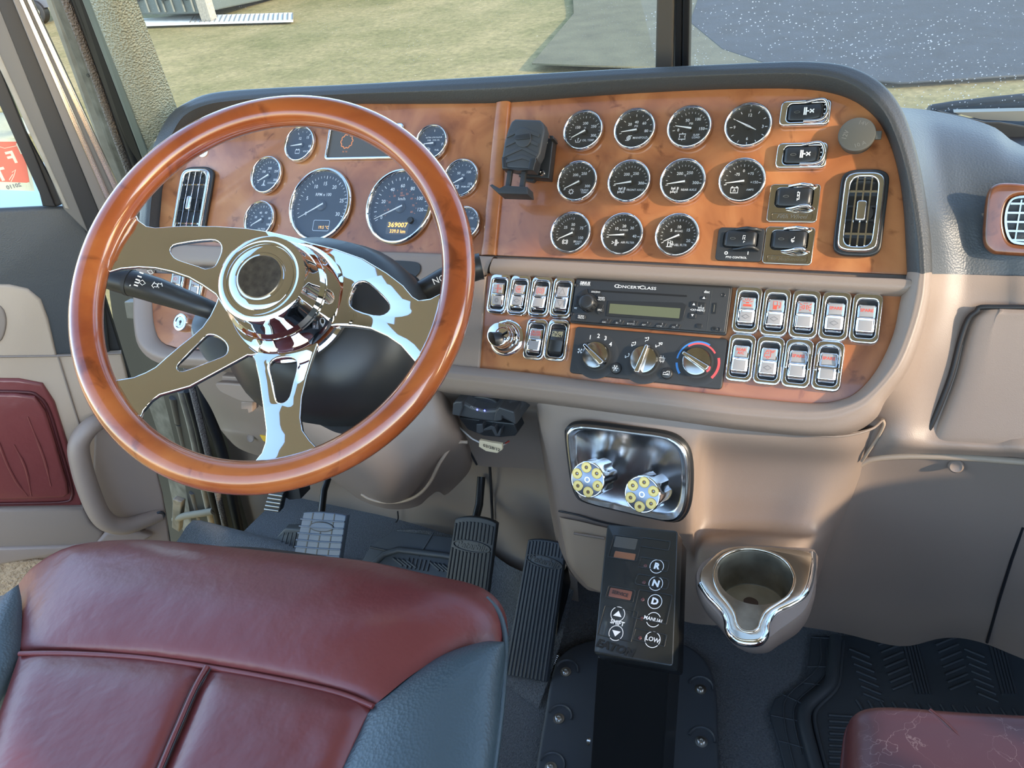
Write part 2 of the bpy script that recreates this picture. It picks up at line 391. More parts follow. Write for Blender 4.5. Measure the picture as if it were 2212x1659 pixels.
# vertical half-round wood strip on the seam between the two gauge panels
s0, s1 = Vector(PF.L(1089, 224)), Vector(PF.L(1057, 553)); d = s1-s0; a = atan2(d.y, d.x); Ls = d.length
mb = MB(); K = 10
prof = [(-.0125, 0)]+[(.0125*-cos(pi*k/K), .003+.006*sin(pi*k/K)**.7) for k in range(K+1)]+[(.0125, 0)]
for e in (0, 1): mb.add([(e*Ls, y, z) for y, z in prof], [])
mb.f = [(i, i+1, len(prof)+i+1, len(prof)+i) for i in range(len(prof)-1)]
mb2 = MB().addme(me_from(mb.v, mb.f), PM @ T(s0.x, s0.y, 0, rz=a))
dp('seam_strip', mb2.me(), BURL, smooth=50)
# taupe shelf bar between the upper and lower panels
def bar(pxt, pxb, h, name, r=.012, m=BEIGE, end=False):
    rows = []
    for (tx, ty), (bx, by) in zip(pxt, pxb):
        a = Vector(PF.L(tx, ty, h)); b = Vector(PF.L(bx, by, h*.6)); q = lambda t, z: PF.W(*(a.lerp(b, t)), z)
        rows.append([q(-.02, -.002), q(-.02, h*.55), q(.08, h*.95), q(.3, h), q(.6, h*.97), q(.85, h*.8), q(1.0, h*.45), q(1.02, -.002)])
    return dp(name, grid(rows, 3, 3), m, smooth=60)
bar([(1066,556),(1200,562),(1400,573),(1600,583),(1800,594),(1952,600),(1970,603),(1974,610)], [(1058,590),(1200,597),(1400,608),(1600,618),(1800,628),(1935,636),(1958,634),(1966,625)], .020, 'shelf_bar')
bar([(346,525),(500,532),(700,540),(900,545),(1066,553)], [(340,572),(500,575),(700,610),(900,622),(1052,590)], .014, 'shelf_bar')
# beige filler to the right of the steering column, and the lower left corner bezel
dp('column_filler', onp(plate([pl(smooth([(700,600),(900,610),(1050,596),(1046,640),(1034,800),(960,800),(890,800),(700,790)], 1), .006)], .014, -.008, .003)), BEIGE, smooth=40)
mb = MB(); outer = smooth([(297,566),(297,640),(297,700),(308,752),(348,786),(420,792),(560,800)], 4); inner = smooth([(333,572),(330,640),(334,700),(348,735),(385,752),(440,757),(560,763)], 4)
rows = []
for o, i in zip(outer, inner):
    w = pw(*i, 0); o0 = pw(*o, .0); c = (w*.45+o0*.55)+PN*.022
    rows.append([w-PN*.003, w*.85+o0*.15+PN*.011, c, w*.15+o0*.85+PN*.014, o0, o0-PN*.08])
dp('corner_bezel', grid(rows, 3, 1), BEIGE, smooth=60)
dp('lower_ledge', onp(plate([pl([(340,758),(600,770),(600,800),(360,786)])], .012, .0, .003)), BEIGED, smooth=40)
# recessed black slot in the driver side shelf
dp('shelf_slot', onp(plate([[Vector(PF.L(x, y, .0145)) for x, y in smooth([(760,560),(830,562),(888,565),(906,570),(909,583),(900,596),(880,598),(760,592)], 3, True)]], .002, .0140, .0005)), BLACKM)

# ------------------------------------------------------------------ passenger side of the dash
pas = thing('passenger_dashboard', 'black padded and taupe passenger side dashboard with glovebox door', 'dashboard', atY(2150, 990, .95))
def pp_(name, me, m, **k): return ob(name, me, m, pas, world=True, **k)
blk = gY([[(1945,232,1.22),(2000,237,1.235),(2050,246,1.235),(2100,258,1.225),(2150,276,1.21),(2250,325,1.18),(2620,337,1.18)],
 [(1962,275,1.13),(2010,280,1.16),(2050,285,1.165),(2100,296,1.16),(2150,312,1.15),(2250,348,1.13),(2620,362,1.13)],
 [(1980,340,1.07),(2020,345,1.10),(2060,350,1.105),(2100,356,1.105),(2160,366,1.10),(2250,385,1.09),(2620,403,1.09)],
 [(1996,450,1.02),(2030,450,1.045),(2070,450,1.055),(2110,450,1.06),(2170,450,1.06),(2250,455,1.055),(2620,480,1.055)],
 [(2004,530,.99),(2035,530,1.015),(2075,530,1.03),(2110,530,1.035),(2170,532,1.035),(2250,535,1.03),(2620,568,1.03)],
 [(2004,592,.965),(2040,592,.995),(2078,593,1.01),(2110,594,1.015),(2170,596,1.02),(2250,600,1.015),(2620,640,1.015)]])
pp_('padded_upper', grid(blk, 4, 5), PADNAVY, smooth=60)
tl = gY([[(2004,592,.965),(2040,592,.995),(2078,593,1.008),(2110,594,1.012),(2170,596,1.015),(2250,600,1.012),(2620,640,1.012)],
 [(1998,650,.95),(2030,650,.975),(2070,650,.99),(2110,650,.995),(2170,650,.995),(2250,652,.99),(2620,697,.99)],
 [(1975,750,.925),(2005,750,.95),(2055,750,.965),(2100,750,.97),(2170,750,.97),(2250,752,.965),(2620,807,.965)],
 [(1930,840,.90),(1975,845,.93),(2030,850,.945),(2090,850,.95),(2160,850,.95),(2250,852,.945),(2620,917,.945)],
 [(1868,905,.925),(1950,915,.915),(2015,920,.93),(2080,922,.935),(2150,925,.935),(2250,930,.93),(2620,1003,.93)],
 [(1848,960,.935),(1935,955,.905),(2010,962,.915),(2080,964,.915),(2150,968,.915),(2250,975,.91),(2620,1052,.91)],
 [(1832,990,.945),(1930,981,.92),(2010,980,.925),(2080,982,.925),(2150,986,.925),(2250,996,.92),(2620,1075,.92)]])
pp_('taupe_shell', grid(tl, 4, 5), BEIGE, smooth=60)
# glovebox door with its dark gap
gb = [(2118,672),(2098,690),(2080,740),(2062,810),(2035,880),(2002,955)]
def gY_(x, y): return .985-(y-672)/300*.060-.004
rows = []
for x, y in gb: rows.append([atY(xx, y + (xx-x)*.04, gY_(xx, y)+dy) for xx, dy in ((x, .004), (x+14, -.003), (x+50, -.006), (2180, -.006), (2480, -.006))])
top = [p + Vector((0, .008, .004)) for p in rows[0]]; bot = [p + Vector((0, .008, -.004)) for p in rows[-1]]
pp_('glovebox_door', grid([top]+rows+[bot], 4, 4), BEIGE, smooth=60)
edge = [atY(x-5, y, gY_(x, y)-.001) for x, y in smooth([(2250,664),(2180,664),(2124,664)]+[(x-2, y) for x, y in gb], 3)]
pp_('door_gap', MB().tube(edge, .0035, 8).me(), SEALB, smooth=60)
tube_b = [atY(x, y, .92) for x, y in smooth([(1996,962),(2060,968),(2140,972),(2250,980)], 3)]
pp_('door_gap', MB().tube(tube_b, .0016, 8).me(), BEIGED, smooth=60)
# knee panel under it
kn = gY([[(1858,1000,.945),(1900,990,.95),(1980,988,.955),(2060,990,.96),(2140,994,.96),(2250,1004,.955),(2620,1084,.955)],
 [(1836,1060,.95),(1880,1050,.965),(1970,1050,.975),(2060,1055,.975),(2140,1060,.975),(2250,1070,.97),(2620,1157,.97)],
 [(1800,1150,.95),(1850,1150,.98),(1960,1150,.99),(2060,1155,.99),(2150,1160,.99),(2250,1165,.985),(2620,1261,.985)],
 [(1765,1240,.955),(1830,1250,.99),(1950,1260,1.01),(2050,1260,1.01),(2150,1265,1.01),(2250,1270,1.00),(2620,1377,1.00)],
 [(1735,1310,.97),(1820,1330,1.01),(1940,1345,1.03),(2050,1340,1.03),(2150,1345,1.03),(2250,1365,1.02),(2620,1481,1.02)],
 [(1712,1350,.98),(1820,1368,1.03),(1945,1396,1.05),(2040,1378,1.05),(2120,1388,1.05),(2250,1438,1.03),(2620,1561,1.03)]])
knee = thing('knee_panel', 'smooth taupe knee panel below the glovebox on the passenger side', 'panel', atY(2000, 1390, 1.05))
ob('panel', grid(kn, 5, 5, .02, (0, 1, 0)), BEIGE, knee, world=True, smooth=50)
ob('top_lip_highlight', MB().tube([atY(x, y, .948) for x, y in smooth([(1858,1002),(1880,992),(1930,986),(2000,985),(2100,989),(2250,1001)], 4)], .005, 10).me(), BEIGEL, knee, world=True, smooth=60)  # lip in a paler tan, its edge highlight put into the colour
ob('seam', MB().tube([atY(x, y, Y) for x, y, Y in ((2210,1138,.984),(2185,1210,.995),(2160,1290,1.012),(2132,1388,1.044))], .0022, 6).me(), SEALB, knee, world=True, smooth=60)
for x, y, Y in ((2065,1008,.957),(1814,1072,.945)):
    p = atY(x, y, Y); n = (CAM-p).normalized()
    ob('screw_cap', MB().lathe([(0,.0006),(.005,.0008),(.0075,.002),(.0095,.0005),(.010,-.003)], 20, Fr(p, (1,0,0), Vector((0,-1,.25))).M()).me(), BEIGE, knee, world=True, smooth=60)
# passenger vent in a walnut trim
vt = thing('air_vent', 'partly seen oval passenger air vent in a walnut wood trim', 'air vent', atY(2190, 480, 1.05))
VF = Fr(atY(2190, 478, 1.045), (1, 0, 0), Vector((0, -.93, .36)))
o1 = [VF.L(x, y) for x, y in smooth([(2122,480),(2130,420),(2150,399),(2190,397),(2260,405),(2360,410),(2360,562),(2260,556),(2165,551),(2138,546),(2122,525)], 4, True)]
o2 = [VF.L(x, y) for x, y in smooth([(2165,480),(2172,440),(2195,424),(2260,425),(2330,430),(2330,535),(2260,530),(2200,528),(2175,518)], 4, True)]
ob('wood_trim', plate([o1, o2], .014, .000, .005, 4), VENTW, vt, world=False, smooth=60).matrix_parent_inverse = Matrix()
vt.matrix_basis = VF.M()
ob('rim', plate([[Vector(p)*1.0 for p in o2], [Vector((p[0]*.9+.1*o2[0][0]+.0035, p[1]*.9)) for p in o2]], .012, .002, .003), CHROMEW, vt, smooth=60)
ob('duct', plate([o2], .002, -.004), BLACK, vt)
xs = [p[0] for p in o2]; ys = [p[1] for p in o2]; mb = MB()
for k in range(1, 6):
    y = min(ys)+(max(ys)-min(ys))*k/6; mb.box(min(xs)+.004, max(xs)-.004, y-.0012, y+.0012, .002, .009)
ob('slats', mb.me(), CHROMEW, vt)
mb = MB()
for k in range(1, 5):
    x = min(xs)+(max(xs)-min(xs))*k/5; mb.box(x-.0008, x+.0008, min(ys)+.006, max(ys)-.006, -.001, .004)
ob('rear_slats', mb.me(), CHROMEW, vt)
# ------------------------------------------------------------------ gauges
def A(deg, r): return (r*cos(radians(deg)), r*sin(radians(deg)))
def icon(kind, mb, x, y, s, M=T()):
    w = s*.13; P = lambda *q: stroke(mb, [(x+a*s, y+b*s) for a, b in q], w, 0)
    def C(r, a=0, b=0, n=14): stroke(mb, [(x+a*s+r*s*cos(2*pi*k/n), y+b*s+r*s*sin(2*pi*k/n)) for k in range(n)], w, 0, True)
    if kind == 'battery':
        stroke(mb, [(x-.5*s,y-.35*s),(x+.5*s,y-.35*s),(x+.5*s,y+.3*s),(x-.5*s,y+.3*s)], w, 0, True); P((-.35,.3),(-.35,.45),(-.15,.45),(-.15,.3)); P((.15,.3),(.15,.45),(.35,.45),(.35,.3))
    elif kind == 'bellows': stroke(mb, [(x+a*s,y+b*s) for a,b in ((-.5,-.4),(-.38,0),(-.5,.4),(.5,.4),(.38,0),(.5,-.4))], w, 0, True); P((0,.4),(0,.6)); P((0,-.4),(0,-.6))
    elif kind == 'turbo': C(.34); C(.12); P((-.1,.42),(.6,.42)); P((-.6,-.42),(.1,-.42))
    elif kind == 'gear':
        C(.33)
        for k in range(8): P(A(45*k, .35), A(45*k, .52))
    elif kind == 'axle':
        P((-.45,.5),(-.45,.1)); P((.05,.5),(.05,.1)); P((-.45,.3),(.05,.3)); P((-.2,.3),(-.2,-.3)); P((-.55,-.1),(-.55,-.5)); P((.15,-.1),(.15,-.5)); P((-.55,-.3),(.15,-.3)); P((.42,.5),(.42,-.4)); P((.42,.4),(.62,.4)); P((.42,.2),(.62,.2))
    elif kind == 'thermo': P((0,.55),(0,-.15)); P((0,.45),(.25,.45)); P((0,.2),(.25,.2)); C(.13, 0, -.2); P((-.5,-.5),(-.25,-.4),(0,-.5),(.25,-.4),(.5,-.5))
    elif kind == 'oil': P((-.5,.15),(-.4,-.3),(.35,-.3),(.6,.2)); P((0,-.1),(0,.5)); P((0,.4),(.2,.4))
    elif kind == 'brake': C(.3); P(A(120,.5),A(150,.55),A(180,.5),A(210,.55),A(240,.5)); P(A(60,.5),A(30,.55),A(0,.5),A(-30,.55),A(-60,.5))
    elif kind == 'filter': P((-.6,.2),(-.2,0),(-.6,-.2)); P((0,.5),(0,-.5)); P((.2,.5),(.2,-.5)); P((.1,.4),(.1,.5)); P((.25,.15),(.6,0),(.25,-.15))
    elif kind == 'pump': P((-.3,-.45),(-.3,.5),(.15,.5),(.15,-.45)); P((-.3,.15),(.15,.15)); P((.15,.1),(.35,0),(.35,-.3),(.5,-.25),(.5,.3),(.35,.45)); P((-.5,-.5),(.5,-.5))
    elif kind == 'amp': stroke(mb, [(x-.5*s,y-.4*s),(x+.5*s,y-.4*s),(x+.5*s,y+.35*s),(x-.5*s,y+.35*s)], w, 0, True); P((-.15,-.2),(0,.2),(.15,-.2)); P((-.38,.35),(-.38,.5),(-.2,.5)); P((.38,.35),(.38,.5),(.2,.5))
    elif kind == 'fuel': P((-.3,-.45),(-.3,.5),(.15,.5),(.15,-.45)); P((-.4,-.45),(.25,-.45)); P((-.3,.1),(.15,.1)); P((.15,.0),(.4,-.1),(.4,.35))
def gauge(px, py, hpx, label, spec, group, big=False, kind='round_gauge'):
    """hpx: half height of the bezel in pixels"""
    hb = .0085
    u, v = PF.L(px, py, hb); _, v1 = PF.L(px, py-hpx, hb); _, v2 = PF.L(px, py+hpx, hb); R = (v1-v2)/2
    g = thing(kind, label, 'gauge', PF.M(u, v, .0068), group)
    i = .86 if not big else .885
    prof = [(R*.99, -.001), (R, .0015), (R*.985, .0042), (R*.955, .0062), (R*.92, .0066), (R*(i+.02), .0055), (R*i, .003), (R*i, -.004)]
    ob('bezel', MB().lathe(prof, 56).me(), CHROME, g, smooth=50)
    ob('dial', MB().prism(circ(R*i, n=48), -.0045, -.0035).me(), DIAL, g)
    r = R*i*.97; mb = MB(); M0 = T(z=-.0033)
    for a0, a1, n, maj in spec.get('ticks', []):
        for k in range(n+1):
            a = a0+(a1-a0)*k/n; mj = k % maj == 0; w = r*(.035 if mj else .022); l = r*(.13 if mj else .09)
            if big: w *= .6; l *= .75
            stroke(mb, [A(a, r*.93), A(a, r*.93-l)], w, -.0033)
    for s, a, rr, sz in spec.get('nums', []):
        x, y = A(a, r*rr); mb.addme(text_me(s, r*sz, 0, .012), T(x, y, -.0033))
    for s, x, y, sz in spec.get('text', []): mb.addme(text_me(s, r*sz, 0, .008), T(x*r, y*r, -.0033))
    if spec.get('icon'): icon(spec['icon'][0], mb, spec['icon'][1]*r, spec['icon'][2]*r, spec['icon'][3]*r); 
    mb.v = [Vector((q.x, q.y, -.0033)) for q in mb.v]
    ob('dial_markings', mb.me(False), WHITE, g)
    for s, x, y, sz, rr in spec.get('orange', []): pass
    if spec.get('red'):
        m2 = MB(); a0, a1 = spec['red']; stroke(m2, [A(a0+(a1-a0)*k/8, r*.9) for k in range(9)], r*.05, -.0034); ob('red_band', m2.me(False), REDP, g)
    for na, ln in spec.get('needle', [(205, .78)]):
        m2 = MB(); q = radians(na); l = r*ln; w = r*.045 if not big else r*.022
        t = Matrix.Rotation(q, 4, 'Z')
        m2.add([(-r*.10, -w*1.2, .0), (l, -w*.35, 0), (l, w*.35, 0), (-r*.10, w*1.2, 0), (-r*.10, -w*.9, .0008), (l, -w*.2, .0008), (l, w*.2, .0008), (-r*.10, w*.9, .0008)], [(0,3,2,1),(4,5,6,7),(0,1,5,4),(1,2,6,5),(2,3,7,6),(3,0,4,7)], T(z=.0002) @ t)
        ob('needle', m2.me(), NEEDLE, g)
    ob('needle_hub', MB().lathe([(0, .0004), (r*.14, .0002), (r*.17, -.001), (r*.18, -.0034)], 24).me(), BLACK, g, smooth=50)
    ob('glass', MB().prism(circ(R*i*.999, n=40), .0026, .0029).me(), GLASSG, g)
    return g, R, r
G1 = 'round gauges on the centre burl panel'; G2 = 'small round gauges around the speedometer'
def sp(nums, ticks, text, ic, needle=205, ln=.78, red=None):
    return dict(nums=nums, ticks=ticks, text=text, icon=ic, needle=[(needle, ln)], red=red)
F = '°F'
gauge(1260, 282, 44, 'oil temperature gauge marked OIL TEMP, top left of the centre gauges', sp([('150',148,.52,.22),('200',90,.50,.22),('250',30,.60,.22),('300',-22,.62,.22)], [(208,90,10,5),(90,30,4,4),(30,-22,4,4)], [(F,0,.22,.16),('OIL TEMP',.30,-.50,.17)], ('oil',-.32,-.5,.30), 208), G1)
gauge(1371, 279, 45, 'boost pressure gauge marked MANIFOLD, between the oil temperature and suspension gauges', sp([('20',135,.52,.22),('40',90,.48,.22),('60',42,.60,.22),('80',-4,.62,.22)], [(190,-4,8,2)], [('PSI',0,.25,.17),('MANIFOLD',.32,-.42,.17)], ('turbo',-.34,-.42,.3), 188), G1)
gauge(1489, 275, 47, 'suspension gauge marked SUSP LOAD with needle near zero beside the clock', sp([('0',185,.62,.22),('50',112,.50,.22),('100',55,.62,.22),('150',-2,.62,.22)], [(185,112,5,5),(112,55,5,5),(55,-2,5,5)], [('PSI',.02,.28,.17),('SUSP\nLOAD',.38,-.42,.16)], ('bellows',-.36,-.42,.36), 170), G1)
ck = dict(nums=[('12',90,.62,.22),('3',0,.70,.22),('6',-90,.62,.22),('9',180,.70,.22)], ticks=[(90,-270,12,1)], text=[], icon=None, needle=[(153,.70),(-28,.45)])
gauge(1616, 271, 49, 'round analogue clock with 12, 3, 6 and 9, right of the suspension gauge', ck, G1, kind='clock')
gauge(1247, 392, 45, 'transmission temperature gauge marked TRANS TEMP, left end of the middle row', sp([('200',118,.50,.22),('250',62,.58,.22),('300',-20,.60,.22)], [(207,118,6,6),(118,50,5,5)], [(F,.02,.34,.15),('TRANS\nTEMP',.42,-.50,.16)], ('gear',-.36,-.52,.32), 207, .84), G1)
gauge(1359, 392, 47, 'axle temperature gauge marked FRONT AXLE in the middle row', sp([('200',118,.52,.22),('250',62,.56,.22),('300',-3,.62,.22)], [(190,112,5,5),(112,58,5,5),(58,-3,5,5)], [(F,.03,.34,.15),('FRONT AXLE',.34,-.40,.16)], ('axle',-.42,-.42,.34), 189, .84), G1)
gauge(1475, 391, 49, 'axle temperature gauge marked REAR AXLE in the middle row', sp([('200',118,.52,.22),('250',62,.56,.22),('300',-3,.62,.22)], [(190,112,5,5),(112,58,5,5),(58,-3,5,5)], [(F,.03,.34,.15),('REAR AXLE',.32,-.40,.16)], ('axle',-.42,-.42,.34), 189, .84), G1)
gauge(1603, 390, 49, 'ammeter gauge marked AMPS with a centre zero, right end of the middle row', sp([('-75',128,.50,.20),('0',90,.58,.20),('+75',50,.56,.20),('+150',-3,.58,.19)], [(190,125,4,4),(125,90,3,3),(90,50,3,3),(50,-3,4,4)], [('AMPS',.42,-.42,.15)], ('amp',-.36,-.44,.36), 188, .84), G1)
gauge(1233, 503, 46, 'brake pressure gauge marked BRAKE APP, left end of the bottom row', sp([('25',140,.55,.22),('50',90,.52,.22),('75',32,.62,.22),('100',-22,.58,.22)], [(205,140,6,6),(140,90,6,6),(90,32,1,1)], [('PSI',0,.26,.17),('BRAKE\nAPP',.40,-.50,.16)], ('brake',-.34,-.46,.3), 205), G1)
gauge(1344, 506, 47, 'air filter restriction gauge marked AIR FILTER in the bottom row', sp([('10',140,.55,.22),('20',90,.50,.22),('30',42,.60,.22),('40',-4,.64,.22)], [(188,135,6,6),(135,90,5,5),(90,40,3,3),(40,-4,1,1)], [('IN H2O',0,.28,.14),('AIR FILTER',.30,-.40,.16)], ('filter',-.38,-.42,.34), 184), G1)
gauge(1463, 508, 48, 'fuel filter gauge marked FUEL FLTR, right end of the bottom row', sp([('5',142,.50,.22),('10',90,.50,.22),('15',34,.60,.22),('20',-22,.62,.22)], [(205,142,5,5),(142,90,5,5),(90,34,5,5),(34,-22,5,5)], [('IN HG',0,.27,.15),('FUEL FLTR',.14,-.48,.17)], ('pump',-.40,-.42,.32), 205), G1)
# driver side
gauge(648, 311, 39, 'small battery gauge marked VOLTS, top left beside the information screen', sp([('12',118,.50,.24),('15',52,.62,.24),('18',-8,.64,.22)], [(118,52,3,3)], [('VOLTS',.40,-.42,.15)], ('battery',-.28,-.42,.34), 186, .8), G2)
gauge(576, 378, 41, 'coolant temperature gauge marked COOLANT, left of the tachometer top', sp([('150',148,.52,.20),('200',90,.48,.20),('250',28,.62,.20),('300',-24,.62,.20)], [(208,90,10,5),(90,28,4,4)], [(F,0,.24,.14),('COOLANT',.34,-.44,.14)], ('thermo',-.30,-.44,.32), 208), G2)
gauge(561, 474, 41, 'engine oil pressure gauge cut off by the wheel spoke, left of the tachometer bottom', sp([('20',160,.55,.20),('40',110,.50,.20),('60',62,.55,.20),('80',12,.62,.20),('100',-25,.62,.20)], [(205,-25,16,4)], [('PSI',0,.24,.14),('OIL PRESS',.10,-.55,.14)], None, 208), G2)
gauge(932, 308, 39, 'fuel gauge marked ULTRA LOW SULFUR FUEL OIL, cut by the top of the wheel rim', sp([('E',186,.66,.24),('F',-4,.70,.24)], [(186,-4,4,2)], [('ULTRA LOW SULFUR',.0,.42,.13),('FUEL   FUEL OIL',0,.24,.13),('FUEL',.36,-.42,.15)], ('fuel',-.3,-.4,.3), 184, .6), G2)
gauge(996, 385, 42, 'air pressure gauge marked PRIM AIR, right of the wheel rim', sp([('50',130,.50,.22),('100',52,.56,.22),('150',-28,.62,.22)], [(208,130,5,5),(130,52,5,5),(52,-28,5,5)], [('PSI',0,.26,.16),('PRIM AIR',.28,-.46,.15)], ('brake',-.34,-.46,.28), 207), G2)
gauge(1003, 483, 38, 'lowest right small gauge, mostly hidden behind the wheel rim', sp([('50',130,.50,.22),('100',52,.56,.22),('150',-28,.62,.22)], [(208,130,5,5),(130,52,5,5),(52,-28,5,5)], [('SEC AIR',.28,-.46,.15)], None, 207), G2)
g, R, r = gauge(691, 442, 81, 'large tachometer marked RPM x 100 behind the steering wheel', dict(nums=[('0',205,.62,.16),('5',160,.64,.16),('10',120,.68,.16),('15',90,.68,.16),('20',57,.68,.16),('25',12,.74,.16),('30',-22,.70,.16)], ticks=[(205,160,5,5),(160,-22,25,5)], text=[('RPM x 100',0,.34,.135)], icon=None, needle=[(208,.88)]), None, True, 'tachometer')
ob('lcd_window', plate([rrect(r*.62, r*.34, r*.05, r*.10, -r*.62), rrect(r*.59, r*.31, r*.04, r*.10, -r*.62)], .0003, -.0034), SATIN, g)
ob('lcd_digits', MB().addme(text_me('19.5 °C', r*.13), T(r*.2, -r*.68, -.0032)).me(False), AMBER, g)
g, R, r = gauge(861.5, 446, 83, 'large speedometer marked km/h with amber odometer 369007', dict(nums=[('0',207,.70,.15),('20',165,.66,.15),('40',125,.66,.15),('60',93,.66,.15),('80',60,.66,.15),('100',24,.68,.15),('120',-5,.70,.15)], ticks=[(207,-5,24,2)], text=[('km/h',0,.26,.13)], icon=None, needle=[(205,.92)]), None, True, 'speedometer')
ob('lcd_window', plate([rrect(r*.78, r*.40, r*.05, 0, -r*.62)], .0002, -.0034), SMOKE, g)
mb = MB().addme(text_me('369007', r*.20, 0, .02, 1.15), T(-r*.0, -r*.54, -.0030)).addme(text_me('339.0 km', r*.15, 0, .012), T(r*.03, -r*.73, -.0030))
ob('odometer_digits', mb.me(False), AMBER, g)
mb = MB()
for s_, a in (('10',190),('20',160),('30',128),('40',95),('50',68),('60',38),('70',8),('80',-18)): mb.addme(text_me(s_, r*.09), T(*A(a, r*.44), -.0031))
mb.addme(text_me('MPH', r*.08), T(0, r*.36, -.0031))
for k in range(15): stroke(mb, [A(207-225*k/14, r*.53), A(207-225*k/14, r*.57)], r*.012, -.0031)
ob('mph_scale', mb.me(False), ORANGE, g)
ob('trip_button', MB().lathe([(0,.006),(r*.085,.006),(r*.10,.0045),(r*.105,-.003)], 20, T(r*.50, -r*.42)).me(), BLACK, g, smooth=50)
# information display
IF = pl([(707,268),(868,273),(868,346),(710,344)], .004)
ic = Vector((sum(p[0] for p in IF)/4, sum(p[1] for p in IF)/4)); iw = (IF[1][0]-IF[0][0]+IF[2][0]-IF[3][0])/2; ih = (IF[0][1]-IF[3][1]+IF[1][1]-IF[2][1])/2
inn = rrect(iw-.009, ih-.009, .004); IF = rrect(iw, ih, .007)
g = thing('information_screen', 'chrome framed driver information screen with amber gear symbol above the tachometer', 'display', PF.M(ic.x, ic.y, .002))
ob('frame', plate([IF, inn], .006, 0, .0018), CHROME, g, smooth=50)
ob('screen', plate([inn], .001, .0005), SMOKE, g)
mb = MB(); gx, gy = PF.L(752, 307); gx -= ic.x; gy -= ic.y
stroke(mb, [(gx+.0115*cos(2*pi*k/40)*(1.14 if k % 4 < 2 else 1), gy+.0115*sin(2*pi*k/40)*(1.14 if k % 4 < 2 else 1)) for k in range(40)], .002, .0017, True)
mb.addme(text_me('N  N', .005), T(gx-.001, gy-.019, .0017))
ob('symbol', mb.me(False), ORANGE, g)
# little white oval badge
u, v = PF.L(441, 331)
g = thing('oval_badge', 'small white oval badge high on the left burl panel behind the wheel rim', 'badge', PF.M(u, v, .002))
ob('plate', plate([circ(.012, ry=.009)], .0012, 0, .0004), WHITE, g); ob('lettering', MB().addme(text_me('R', .010, .2), T(0, 0, .0014)).me(False), REDP, g)
# ------------------------------------------------------------------ rocker switches in the lower burl panel
def switch_text(kind, mb, s):
    if kind in ('SPARE', 'REAR\nA/C', 'CRUISE\nON/OFF'):
        mb.addme(text_me(kind, s*(.34 if kind == 'SPARE' else .32), 0, .02), T(0, s*.05 if kind == 'SPARE' else 0, 0)); return
    w = s*.05; P = lambda *q: stroke(mb, [(a*s, b*s) for a, b in q], w)
    def C(r, a=0, b=0, n=14, a0=0, a1=360): stroke(mb, [(a*s+r*s*cos(radians(a0+(a1-a0)*k/n)), b*s+r*s*sin(radians(a0+(a1-a0)*k/n))) for k in range(n+1)], w)
    if kind == 'arrows': P((0,.35),(0,-.35)); P((-.15,.35),(.15,.35)); P((-.15,-.35),(.15,-.35)); P((-.3,0),(.35,0)); P((.2,.12),(.38,0),(.2,-.12)); P((-.12,.15),(.12,.15)); P((-.12,-.15),(.12,-.15))
    elif kind == 'fan': C(.3, 0, 0, 14, 40, 320); P((-.15,0),(.2,0)); P((0,.15),(.2,0),(0,-.15)); P((-.15,.12),(0,0),(-.15,-.12))
    elif kind == 'brake': C(.2); C(.36, 0, 0, 8, 120, 240); C(.36, 0, 0, 8, -60, 60); P((0,.1),(0,-.02)); P((0,-.08),(0,-.12))
    elif kind == 'up': P((-.3,-.25),(0,.28),(.3,-.25),(-.3,-.25))
    elif kind == 'down': P((-.3,.25),(0,-.28),(.3,.25),(-.3,.25))
    elif kind == 'dome':
        mb.add([(-.35*s,-.28*s,0),(.35*s,-.28*s,0),(.32*s,-.1*s,0),(-.32*s,-.1*s,0)], [(0,1,2,3)]); mb.add([(-.13*s,-.02*s,0),(.13*s,-.02*s,0),(.12*s,.10*s,0),(-.12*s,.10*s,0)], [(0,1,2,3)])
        for a in (25, 60, 90, 120, 155): P(A(a, .22), A(a, .42))
    elif kind == 'pump':
        mb.add([(-.2*s,-.35*s,0),(.1*s,-.35*s,0),(.1*s,.0*s,0),(-.2*s,.0*s,0)], [(0,1,2,3)]); P((-.2,0),(-.2,.32),(.1,.32),(.1,0)); P((.1,0),(.26,-.05),(.26,-.25),(.34,-.2),(.34,.2),(.24,.28))
    elif kind == 'lamps':
        for q in (-1, 1):
            P((q*.08,.16),(q*.08,-.16)); C(.16, q*.08, 0, 8, 90 if q < 0 else -90, 270 if q < 0 else 90)
            for b in (.2, .0, -.2): P((q*.27,b*.8),(q*.42,b*1.5))
        mb.addme(text_me('AUX', s*.16), T(0, s*.32))
    elif kind == 'cab': P((.1,.3),(-.2,.3),(-.35,0),(-.35,-.25),(-.22,-.25)); P((.1,.3),(.1,-.25),(.0,-.25)); C(.09,-.1,-.27); P((-.28,.02),(-.05,.02),(-.05,.2),(-.2,.2)); C(.07,.25,.2); P((.3,.28),(.42,.3))
    elif kind == 'diamond': P((-.3,0),(0,.18),(.3,0),(0,-.18),(-.3,0))
    elif kind == 'ring': C(.2); C(.12)
